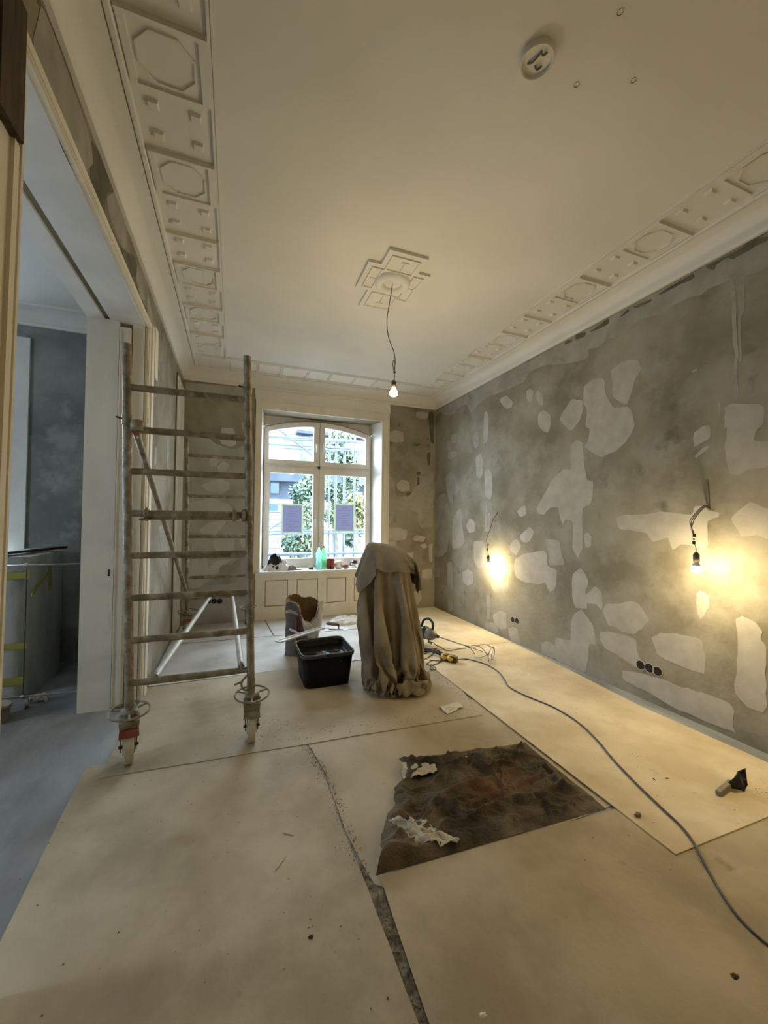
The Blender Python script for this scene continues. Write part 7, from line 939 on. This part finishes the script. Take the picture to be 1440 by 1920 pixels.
# ================================================================== SMALL THINGS ON THE FLOOR
def crumple(quad, z0, nu, nv, amp, m, name, label, cat, seed, edge=None, th=.002):
    c00, c10, c11, c01 = [Vector(p) for p in quad]
    def g(u, v):
        p = (c00*(1-u)+c10*u)*(1-v)+(c01*(1-u)+c11*u)*v
        h = abs(fbm((u*3.1+seed, v*3.1, seed), 4))*amp+abs(fbm((u*8+seed, v*8, 2+seed), 3))*amp*.4
        if edge: h += edge(u, v)
        return (p.x+amp*.5*fbm((u*5, v*5, seed+9)), p.y+amp*.5*fbm((u*5, v*5, seed+4)), z0+h)
    mb = MB().grid(g, nu, nv); mb.f = [f[::-1] for f in mb.f]; o = mb.build(name, m); tag(o, label, cat)
    if th: solid(o, th, 1)
    return o
TOWEL = mat('dirty_towel', [(.030, .024, .018), (.075, .058, .042), (.15, .12, .085)], scale=4.5, rough=.97, bump=.8, bscale=90, layer2=((.25, .205, .145), 4, .44, .72, .7), detail=9)
nt = TOWEL.node_tree   # rusty stain soaked into the middle of the towel
b = nt.nodes['Principled BSDF']; lk = b.inputs['Base Color'].links[0]; src = lk.from_socket
tc = nt.nodes.new('ShaderNodeTexCoord'); mp = nt.nodes.new('ShaderNodeMapping'); mp.inputs['Location'].default_value = (-1.33*2.2, -1.80*5, 0); mp.inputs['Scale'].default_value = (2.2, 5, 0)
ln = nt.nodes.new('ShaderNodeVectorMath'); ln.operation = 'LENGTH'; nzz = nt.nodes.new('ShaderNodeTexNoise'); nzz.inputs['Scale'].default_value = 7
ad = nt.nodes.new('ShaderNodeMath'); ad.operation = 'ADD'; mr = nt.nodes.new('ShaderNodeMapRange'); mr.inputs[1].default_value = 1.25; mr.inputs[2].default_value = .55; mr.inputs[4].default_value = .75
mx = nt.nodes.new('ShaderNodeMixRGB'); mx.inputs[2].default_value = (.17, .075, .032, 1)
nt.links.new(tc.outputs['Object'], mp.inputs[0]); nt.links.new(mp.outputs[0], ln.inputs[0]); nt.links.new(tc.outputs['Object'], nzz.inputs['Vector']); nt.links.new(ln.outputs['Value'], ad.inputs[0]); nt.links.new(nzz.outputs[0], ad.inputs[1]); nt.links.new(ad.outputs[0], mr.inputs[0]); nt.links.new(mr.outputs[0], mx.inputs[0]); nt.links.new(src, mx.inputs[1]); nt.links.new(mx.outputs[0], b.inputs['Base Color'])
def tedge(u, v):
    h = .028*math.exp(-((u-.03)/.05)**2)*(.6+.6*abs(fbm((v*7, 1, 1))))
    h += .045*math.exp(-((v-.95)/.055)**2)*max(0, 1-u/.42)
    h += .016*math.exp(-(((v-.45)+.25*(u-.5))/.03)**2)*math.exp(-((u-.5)/.3)**2)+.014*math.exp(-(((v-.62)-.06*math.sin(u*6))/.03)**2)
    h += .012*math.exp(-(((v-.20)-.5*(u-.7))/.025)**2)*math.exp(-((u-.7)/.2)**2)
    h *= 1 if u < .9 else max(0, (1-u)/.1)
    if v > .93: h *= max(.0, (1-v)/.07)**.5
    return h
c00, c10, c11, c01 = on(748, 1428, 'Z', .004), on(984, 1393, 'Z', .004), on(1136, 1516, 'Z', .004), on(716, 1640, 'Z', .004)
def tg(u, v):
    # the left edge bulges, the bottom edge runs along the front sheet
    lx = .035*math.sin(v*5.5)*(1-u)+.05*fbm((v*4, 7, 1))*(1-u)**3
    p = (c00*(1-u)+c10*u)*(1-v)+(c01*(1-u)+c11*u)*v
    a_, b_ = p.x*.94-p.y*.34, p.x*.34+p.y*.94
    wx, wy = .22*fbm((a_*2.5, b_*2.5, 5), 3), .16*fbm((a_*2.5, b_*2.5, 11), 3)
    n1_ = noise.noise(Vector((a_*1.9+wx*3, b_*6.5+wy*9, .4))); n2_ = noise.noise(Vector(((a_+b_)*2.2+wx*4, (b_-a_)*7+wy*8, 7.4))); n3_ = noise.noise(Vector((a_*6+wx*8, b_*17+wy*14, 3.1)))
    rg_ = max(0, 1-abs(n1_)*3.4); r2 = max(0, 1-abs(n2_)*3.6); r3 = max(0, 1-abs(n3_)*2.8)
    fade = min(1, u*14)*min(1, (1-u)*12)*min(1, v*14)*min(1, (1-v)*9)
    h = (.034*rg_**1.6+.020*r2**1.6+.009*r3**1.5+.005*abs(fbm((u*26, v*26, 3), 3)))*(.12+.88*fade)+tedge(u, v)*1.3
    return (p.x+lx, p.y+.012*fbm((u*6, v*3, 8))*(v if v < .6 else max(0, 1-v)*1.5), .0042+h)
mb = MB().grid(tg, 230, 170); mb.f = [f[::-1] for f in mb.f]; o = mb.build('dark_towel', TOWEL); tag(o, 'crumpled dark brown towel with a rusty stain lying on the floor sheets', 'towel')
g2 = lambda x, y, z=.03: on(x, y, 'Z', z)
crumple([g2(749, 1430), g2(812, 1428), g2(820, 1446), g2(757, 1462)], .022, 30, 20, .020, TISSUE, 'pale_rag', 'pale crumpled rag at the far left corner of the dark towel', 'rag', 2.2)
crumple([g2(727, 1536), g2(778, 1538), g2(862, 1580), g2(737, 1590)], .022, 40, 28, .030, TISSUE, 'pale_rag', 'pale crumpled rag at the near left edge of the dark towel, the larger rag', 'rag', 5.7, lambda u, v: .02*math.sin(u*3)*math.sin(v*3))
o = crumple([g2(851, 1421, .02), g2(876, 1419, .02), g2(880, 1428, .02), g2(850, 1433, .02)], .018, 12, 10, .012, BOARD_W, 'card_scrap', 'small beige scrap lying on the far part of the dark towel', 'scrap', 1.1)
o = crumple([g2(822, 1326, .010), g2(858, 1317, .010), g2(869, 1327, .010), g2(838, 1340, .010)], .010, 18, 12, .012, PAPER, 'paper_sheet', 'small white paper lying on the floor at the foot of the draped stand', 'paper', 3.3)
m3 = MB(); m3.tube(spline([g2(836, 1329, .021), g2(842, 1326, .022), g2(850, 1327, .022), g2(848, 1331, .022), g2(841, 1331, .021)], 4), .0010, 4); m3.build('printed_mark', mat('ink', [(.25, .22, .17), (.32, .28, .22)], rough=.9), o)
# scraper / black scoop
scp = thing('black_scoop', tuple(on(1380, 1470, 'Z', .0138)), 'black flared plastic scoop with a short grey handle on the long warm sheet', 'scoop')
zb_ = .0139
def pz(px, py, z): return on(px, py, 'Z', z)
a = [pz(1361, 1473, .018), pz(1368, 1478, .016), pz(1396, 1484, .015), pz(1402, 1470, .015), pz(1400, 1462, .05), pz(1398, 1442, .085), pz(1391, 1437, .105), pz(1380, 1446, .085), pz(1366, 1464, .045)]
cA = [pz(1361, 1472, .022), pz(1366, 1477, .016), pz(1372, 1474, .03), pz(1365, 1467, .045)]
cB = [pz(1372, 1466, .060), pz(1380, 1480, .016), pz(1394, 1482, .02), pz(1384, 1452, .085)]
cC = [pz(1383, 1446, .100), pz(1396, 1484, .016), pz(1402, 1472, .030), pz(1398, 1440, .105)]
def ringp(q, off):
    c_ = sum(q, Vector())/4; out = []
    for i in range(4):
        A_, B_ = q[i], q[(i+1) % 4]
        for j in range(5): out.append(A_.lerp(B_, j/5))
    c_ = sum(out, Vector())/len(out); return [c_+(p-c_)*off for p in out]
L1 = [ringp(cA, .7), ringp(cA, 1.0), ringp(cB, 1.0), ringp(cC, 1.0), ringp(cC, .92), ringp(cB, .75)]
loft(MB(), L1, True, True).build('scoop_body', TOOLB, scp)
h0, h1 = pz(1370, 1467, .034), pz(1346, 1487, .0265); hd_ = (h1-h0).normalized(); hs = Vector((-hd_.y, hd_.x, 0)).normalized()
m3 = MB(); m3.obox((h0+h1)/2, (h1-h0)/2, hs*.0125, (0, 0, .0115)); o = m3.build('handle', mat('grey_handle', [(.17, .15, .12), (.28, .25, .20)], scale=20, rough=.6), scp); bv = o.modifiers.new('b', 'BEVEL'); bv.width = .004; bv.segments = 2
# splinters, offcuts, crumbs
def splinter(px0, py0, px1, py1, r_, m, label, z=.0044, cat='splinter', name='wood_splinter'):
    a, b = on(px0, py0, 'Z', z+r_*.8), on(px1, py1, 'Z', z+r_*.8); o = MB().tube([a, a.lerp(b, .4), b], [r_*.5, r_, r_*.35], 5).build(name, m); tag(o, label, cat); return o
PALEW = mat('pale_wood', [(.50, .42, .28), (.62, .54, .38)], scale=20, rough=.7)
splinter(516, 1632, 536, 1604, .0032, PALEW, 'longer pale wood splinter on the left foreground sheet, nearer the camera')
splinter(531, 1561, 552, 1566, .0030, PALEW, 'shorter pale wood splinter on the left foreground sheet, farther from the camera')
for (q_, lab) in (((1224, 1459, 1229, 1463), 'black cut cable end on the long warm sheet, left one of the pair'), ((1247, 1459, 1254, 1459), 'black cut cable end on the long warm sheet, right one of the pair')):
    splinter(*q_, .0032, CABLE, lab, .0138, 'offcut', 'cable_offcut')
o = thing('crumpled_foil', tuple(on(1196, 1527, 'Z', .0138)), 'small crumpled lump beside the long cable on the warm sheet', 'scrap')
mb = MB().grid(lambda u, v: tuple(on(1196, 1527, 'Z', .022)+Vector((.016*math.cos(6.28*u)*math.sin(3.14*v), .012*math.sin(6.28*u)*math.sin(3.14*v), -.008*math.cos(3.14*v)))*(1+.5*fbm((math.cos(6.28*u)*3, math.sin(6.28*u)*3, v*4)))), 16, 10, True); mb.build('lump', mat('lump', [(.16, .12, .07), (.30, .24, .16)], scale=40, rough=.6), o)
for (px, py, s_, lab) in ((1378, 1831, .010, 'dark crumb of dirt at the bottom right of the large front sheet'), (583, 1756, .006, 'dark crumb of dirt on the left foreground sheet'), (905, 1905, .009, 'pale flake of plaster at the bottom edge of the photo')):
    mb = MB(); c_ = on(px, py, 'Z', .0044+s_*.35)
    mb.grid(lambda u, v: tuple(c_+Vector((s_*1.4*math.cos(6.28*u)*math.sin(3.14*v), s_*math.sin(6.28*u)*math.sin(3.14*v), -s_*.4*math.cos(3.14*v)))*(1+.4*fbm((math.cos(6.28*u)*3+px, math.sin(6.28*u)*3, v*4)))), 12, 8, True)
    tag(mb.build('crumb', DUST if 'pale' in lab else DKMETAL if False else BROWNW), lab, 'crumb')

# ================================================================== THINGS ON THE WINDOW SILL
SZ = .6822
def sl(px, Y, dx=0): p = on(px, 1066, 'Y', Y); return Vector((p.x+dx, Y, SZ))
def bottle(px, Y, h, r, tint, label, waist, cap):
    p = sl(px, Y); o = thing('bottle', tuple(p), label, 'bottle', 'bottles on the window sill')
    prof = [(0, .002), (r*.85, .002), (r, .02), (r, .10), (r*(.80 if waist else 1), .14), (r*(.80 if waist else 1), .16), (r, .20), (r*.98, h*.72), (r*.55, h*.86), (.013, h*.93), (.013, h)]
    g = glass('tinted_'+label[:5].strip(), tint, 1.3, .35, tint)
    MB().lathe(prof, p, 22).build('bottle_body', g, o)
    if cap: MB().lathe([(0, h+.012), (.013, h+.012), (.0145, h), (.0145, h-.014), (.012, h-.014)], p, 14).build('cap', TOOLB, o)
    else: MB().lathe([(.0135, h-.02), (.0165, h-.018), (.0165, h-.01), (.0135, h-.008)], p, 14).build('neck_ring', g, o)
    return o
bottle(597.5, 6.02, .335, .046, (.62, .86, .86), 'pale blue clear plastic bottle with a waist on the window sill', True, False)
bottle(606.5, 6.12, .340, .044, (.42, .80, .50), 'green plastic bottle with a dark cap on the window sill', False, True)
def can(px, Y, label):
    p = sl(px, Y); o = thing('drink_can', tuple(p), label, 'can', 'reddish cans on the window sill')
    MB().lathe([(0, .001), (.026, .001), (.033, .010), (.033, .148), (.028, .160)], p, 20).build('can_body', mat('red_can', [(.16, .03, .025), (.30, .06, .045)], scale=9, rough=.35, layer2=((.34, .2, .15), 12, .6, .7, .6)), o)
    MB().lathe([(.028, .160), (.026, .156), (0, .156)], p, 20).build('can_lid', STEEL, o)
can(616, 6.06, 'dark red drink can on the window sill, beside the green bottle'); can(623, 6.04, 'dark red drink can on the window sill, beside the white bowl')
p = sl(634, 6.07); o = thing('white_bowl', tuple(p), 'white cup lying on the window sill beside the red cans', 'cup')
MB().lathe([(0, -.055), (.05, -.05), (.062, -.02), (.062, .055), (.057, .055), (.055, -.02), (0, -.04)], p+Vector((0, 0, .063)), 22, (.75, -.5, .0)).build('cup_body', plain('white_cup', (.75, .74, .70), .4), o)
p = sl(648.5, 6.03); mb = MB().grid(lambda u, v: tuple(p+Vector((0, 0, .032))+Vector((.050*math.cos(6.28*u)*math.sin(3.14*v), .032*math.sin(6.28*u)*math.sin(3.14*v), -.031*math.cos(3.14*v)))*(1+.25*fbm((math.cos(6.28*u)*2, math.sin(6.28*u)*2, v*3)))), 18, 12, True)
tag(mb.build('brown_lump', mat('brown_sponge', [(.22, .10, .06), (.34, .18, .11)], scale=14, rough=.9)), 'small reddish-brown sponge on the window sill right of the white cup', 'sponge')
p = sl(583, 6.05); o = thing('small_jar', tuple(p), 'low dark jar with a greenish top on the window sill', 'jar')
MB().lathe([(0, .001), (.036, .001), (.036, .034), (0, .034)], p, 18).build('jar_body', plain('dark_jar', (.05, .04, .03), .4), o); MB().lathe([(.037, .030), (.037, .042), (0, .043)], p, 18).build('jar_lid', plain('green_lid', (.18, .22, .10), .5), o)
p = sl(561, 6.06); o = thing('saucer', tuple(p), 'small pale saucer on the window sill beside the black and white cloth', 'saucer')
MB().lathe([(0, .001), (.030, .001), (.050, .012), (.048, .014), (.028, .005), (0, .004)], p, 22).build('saucer_dish', plain('pale_dish', (.62, .60, .48), .4), o)
p = sl(657, 6.08); tag(MB().tube([p+Vector((-.02, -.02, .010)), p+Vector((.06, -.045, .010))], .009, 8).build('paint_stick', PAINTW), 'thin white stick lying on the window sill next to the brown sponge', 'stick')
p = sl(665, 6.09); o = thing('mug', tuple(p), 'dark blue and white mug on the window sill, half hidden by the draped stand', 'mug')
MB().lathe([(0, .001), (.045, .001), (.047, .07)], p, 22).build('mug_base', plain('white_mug', (.72, .72, .74), .35), o); MB().lathe([(.047, .07), (.047, .115), (.043, .115), (.042, .02), (0, .012)], p, 22).build('mug_top', plain('navy', (.02, .022, .05), .35), o)
MB().ring(p+Vector((-.058, -.02, .065)), .028, .007, (.3, -1, 0), 20, 6).build('mug_handle', MATS['navy'], o)
BW_ = mat('black_white_cloth', [(.015, .015, .017), (.03, .03, .03), (.60, .58, .56), (.68, .66, .64)], scale=13, rough=.95, bump=.4, bscale=90, ramp=(.33, .42), detail=1)
def bundle(c_, rx, ry, h, seed):
    return MB().grid(lambda u, v: tuple(Vector(c_)+Vector((rx*(1-v)**.7*math.cos(6.283*u)*(1+.3*fbm((math.cos(6.283*u)*2, math.sin(6.283*u)*2, seed))), ry*(1-v)**.7*math.sin(6.283*u), 0))+Vector((0, 0, h*math.sqrt(max(0, 1-(1-v)**2))*(.8+.5*fbm((math.cos(6.283*u)*2.4, math.sin(6.283*u)*2.4, v*2+seed)))+.022*abs(fbm((math.cos(6.283*u)*5, math.sin(6.283*u)*5, v*6+seed)))))), 60, 24, True)
p = sl(519, 6.06); clb = thing('patterned_cloth', tuple(p), 'crumpled black and white patterned cloth at the left end of the window sill', 'cloth')
bundle((p.x+.02, p.y, SZ), .19, .08, .125, 1.0).build('lower_folds', BW_, clb); bundle((p.x-.03, p.y+.01, SZ+.085), .105, .06, .14, 3.0).build('top_bunch', plain('black_cloth', (.018, .018, .02), .95), clb)
bundle((p.x+.20, p.y-.02, SZ), .085, .05, .055, 6.0).build('trailing_end', mat('taupe_cloth', [(.10, .09, .08), (.22, .19, .17)], scale=9, rough=.95), clb)

# ================================================================== NOTES TAPED ON THE PANES
LAV = bpy.data.materials.new('backlit_paper'); LAV.use_nodes = True; nt = LAV.node_tree
pb_ = nt.nodes['Principled BSDF']; pb_.inputs['Base Color'].default_value = (.52, .52, .68, 1); pb_.inputs['Roughness'].default_value = .9
tl_ = nt.nodes.new('ShaderNodeBsdfTranslucent'); tl_.inputs[0].default_value = (.24, .245, .32, 1); ms = nt.nodes.new('ShaderNodeMixShader'); ms.inputs[0].default_value = .6
nt.links.new(pb_.outputs[0], ms.inputs[1]); nt.links.new(tl_.outputs[0], ms.inputs[2]); nt.links.new(ms.outputs[0], nt.nodes['Material Output'].inputs[0])
TP = bpy.data.materials.new('backlit_tape'); TP.use_nodes = True; nt = TP.node_tree; pb_ = nt.nodes['Principled BSDF']; pb_.inputs['Base Color'].default_value = (.6, .62, .42, 1)
tl_ = nt.nodes.new('ShaderNodeBsdfTranslucent'); tl_.inputs[0].default_value = (.42, .47, .38, 1); ms = nt.nodes.new('ShaderNodeMixShader'); ms.inputs[0].default_value = .6
nt.links.new(pb_.outputs[0], ms.inputs[1]); nt.links.new(tl_.outputs[0], ms.inputs[2]); nt.links.new(ms.outputs[0], nt.nodes['Material Output'].inputs[0])
INK = plain('pen_ink', (.02, .02, .05), .8)
def note(px0, px1, py0, py1, label, rows, seed):
    Y = FY+.022; a = on(px0, (py0+py1)/2, 'Y', Y); b_ = on(px1, (py0+py1)/2, 'Y', Y); t_ = on((px0+px1)/2, py0, 'Y', Y).z; bo = on((px0+px1)/2, py1, 'Y', Y).z
    x0, x1 = a.x, b_.x; o = thing('taped_note', (x0, Y, bo), label, 'note', 'handwritten notes on the window')
    MB().box(x0, x1, Y-.0012, Y, bo, t_).build('note_paper', LAV, o)
    for q_ in ((x0-.028, x0+.004, bo-.02, t_+.02), (x1-.004, x1+.028, bo-.02, t_+.02), (x0, x1, bo-.022, bo+.004), (x0, x1, t_-.004, t_+.022)):
        MB().box(q_[0], q_[1], Y-.0022, Y-.0013, q_[2], q_[3]).build('tape', TP, o)
    m = MB(); rnd_ = random.Random(seed)
    for r_ in range(rows):
        z = t_-.05-(t_-bo-.09)*r_/max(1, rows-1); xs_ = x0+.05+rnd_.random()*.05; xe = x1-.03-rnd_.random()*.08; pts = []
        n_ = int((xe-xs_)/.008)
        for i in range(max(3, n_)): pts.append((xs_+(xe-xs_)*i/max(1, n_-1), Y-.0018, z+rnd_.uniform(-.007, .007)))
        m.tube(pts, .0014, 4)
    m.build('handwriting', INK, o)
note(530, 565.5, 947.5, 997.5, 'lavender handwritten note taped to the left lower window pane', 9, 2); note(629.5, 662, 947, 995, 'lavender handwritten note taped to the right lower window pane', 9, 5)

# ================================================================== OUTSIDE
struct(MB().box(-40, 40, 6.6, 60, -2.9, -2.8).build('street', mat('paving', [(.12, .13, .14), (.16, .17, .18)], scale=.6, rough=.9)))
WALLW = mat('facade_white', [(.115, .125, .135), (.135, .145, .155)], scale=1.2, rough=.9); SLATE = mat('slate', [(.018, .027, .038), (.03, .04, .055)], scale=1.5, rough=.8); WINB = plain('facade_window', (.035, .06, .09), .15)
fb = thing('facing_house', (2.5, 17, -2.8), 'pale boarded house across the street seen through the window', 'building')
Yh = 17.0
def pxz(py): return on(560, py, 'Y', Yh).z
MB().box(-4, 7.2, Yh+.05, Yh+7, -2.8, pxz(800)).build('wall', WALLW, fb)
for k in range(16):
    z1 = pxz(935)-k*.30; MB().hexa([(-4, Yh-.05, z1-.285), (7.2, Yh-.05, z1-.285), (7.2, Yh+.06, z1-.285), (-4, Yh+.06, z1-.285)], [(-4, Yh-.015, z1), (7.2, Yh-.015, z1), (7.2, Yh+.06, z1), (-4, Yh+.06, z1)]).build('siding_board', WALLW, fb)
MB().box(-4.3, 7.5, Yh-.6, Yh+.2, pxz(906), pxz(886)).build('awning_roof', SLATE, fb)
MB().box(-4, 7.2, Yh-.02, Yh+.1, pxz(938), pxz(906)).build('lower_band', SLATE, fb)
for (a, b_, c_, d) in ((507, 523, 903, 925), (505, 521, 945, 957), (566, 580, 818, 833), (566, 576, 836, 868), (600, 616, 905, 925), (640, 655, 905, 925)):
    p0, p1 = on(a, d, 'Y', Yh-.08), on(b_, c_, 'Y', Yh-.08); f_ = MB().box(p0.x, p1.x, Yh-.12, Yh-.02, p0.z, p1.z).build('house_window', WINB, fb)
MB().box(on(556, 815, 'Y', Yh-.3).x, 7.4, Yh-.5, Yh, pxz(816), pxz(811)).build('eaves', SLATE, fb)
g3 = thing('grey_house', (9, 26, -2.8), 'blue grey house behind the trees seen through the upper right pane', 'building')
q0, q1 = on(640, 940, 'Y', 26), on(720, 806, 'Y', 26); MB().box(q0.x, q1.x+4, 26, 32, -2.8, q1.z).build('wall', mat('grey_facade', [(.06, .075, .09), (.08, .092, .11)], scale=1, rough=.9), g3)
for a, c_ in ((668, 852), (676, 830), (668, 905)):
    p0 = on(a, c_, 'Y', 26); MB().box(p0.x, p0.x+1.1, 25.95, 26.05, p0.z, p0.z+1.6).build('house_window', WINB, g3)
LEAF = mat('leaves', [(.024, .048, .036), (.058, .085, .056), (.10, .125, .075)], scale=1.1, rough=.7)
LEAFY = mat('yellow_leaves', [(.08, .10, .045), (.16, .16, .06)], scale=1.3, rough=.7); BARK = mat('bark', [(.05, .045, .035), (.09, .08, .06)], scale=6, rough=.95)
def tree(px, py, Y, blobs, label, m, n_, seed):
    rnd_ = random.Random(seed); c0 = on(px, py, 'Y', Y); o = thing('street_tree', (c0.x, Y, -2.8), label, 'tree')
    MB().tube([(c0.x, Y, -2.82), (c0.x+.1, Y, -1), (c0.x-.1, Y, c0.z)], [.16, .12, .06], 8).build('trunk', BARK, o)
    f_ = MB()
    for bx_, by_, r_ in blobs:
        c_ = on(bx_, by_, 'Y', Y); rr_ = r_*Y/FPX*1.05
        for _ in range(n_):
            d = Vector((rnd_.gauss(0, 1), rnd_.gauss(0, 1), rnd_.gauss(0, 1))).normalized()*rr_*rnd_.random()**.45; p = c_+Vector((d.x, d.y, d.z)); s_ = rnd_.uniform(.05, .10)
            u_ = Vector((rnd_.gauss(0, 1), rnd_.gauss(0, 1), rnd_.gauss(0, 1))).normalized(); v_ = u_.orthogonal().normalized()
            f_.add([p-u_*s_, p+v_*s_*.6, p+u_*s_, p-v_*s_*.6], [(0, 1, 2, 3)])
    f_.build('foliage', m, o, kind='stuff')
tree(566, 960, 12, [(568, 925, 24), (576, 950, 26), (572, 985, 26), (590, 905, 22), (560, 1025, 24), (545, 1020, 18), (580, 1020, 22)], 'leafy green tree outside the left lower window pane', LEAF, 420, 1)
tree(630, 930, 13, [(620, 920, 22), (640, 930, 24), (630, 850, 24), (640, 820, 22), (655, 860, 22), (625, 965, 20), (660, 900, 22), (675, 985, 18), (660, 1010, 16)], 'leafy green tree outside the right window panes', LEAF, 420, 2)
tree(670, 950, 11, [(668, 938, 15), (680, 955, 18), (682, 980, 16)], 'smaller tree with yellowing leaves outside the right lower pane', LEAFY, 300, 3)
os_ = thing('facade_scaffold', (1.2, 8.0, -2.8), 'blue grey tube scaffold standing right outside the window', 'scaffold')
TUBEM = mat('blue_galvanised', [(.055, .075, .10), (.085, .11, .14)], scale=8, rough=.5, metal=.2)
def otube(p0, p1, r_, Y=8.2, ext=False):
    a, b_ = on(*p0, 'Y', Y), on(*p1, 'Y', Y)
    if ext: d = b_-a; a -= d*.8; b_ += d*.8
    MB().tube([a, b_], r_, 8).build('tube', TUBEM, os_)
for y_ in (819, 833): otube((500, y_-1), (590, y_+4), .024, ext=True)
otube((522, 804), (590, 856), .024, ext=True)
otube((505, 992), (560, 960), .022, ext=False); otube((575, 950), (612, 925), .018)
for x_ in (620, 632, 648, 667): 
    a = on(x_, 800, 'Y', 8.2); MB().tube([(a.x, 8.25, -2.8), (a.x, 8.25, 5.0)], .024 if x_ != 648 else .03, 8).build('standard', TUBEM, os_)
for y_ in (826, 843): otube((605, y_), (690, y_+3), .022, ext=True)
for y_ in (993, 998): otube((500, y_+4), (690, y_), .020, ext=True)
otube((500, 1040), (690, 1036), .03, ext=True)
mb = MB(); a, b_ = on(500, 1060, 'Y', 8.2), on(700, 1060, 'Y', 8.2); mb.box(a.x-1.5, b_.x+1.5, 7.6, 8.3, a.z-.25, a.z-.20); mb.build('walk_board', mat('walk_board', [(.22, .21, .19), (.30, .29, .27)], scale=4, rough=.8), os_)
for x0_ in (a.x-1.5, b_.x+1.4): MB().tube([(x0_, 7.65, -2.8), (x0_, 7.65, 5)], .024, 8).build('standard', TUBEM, os_)
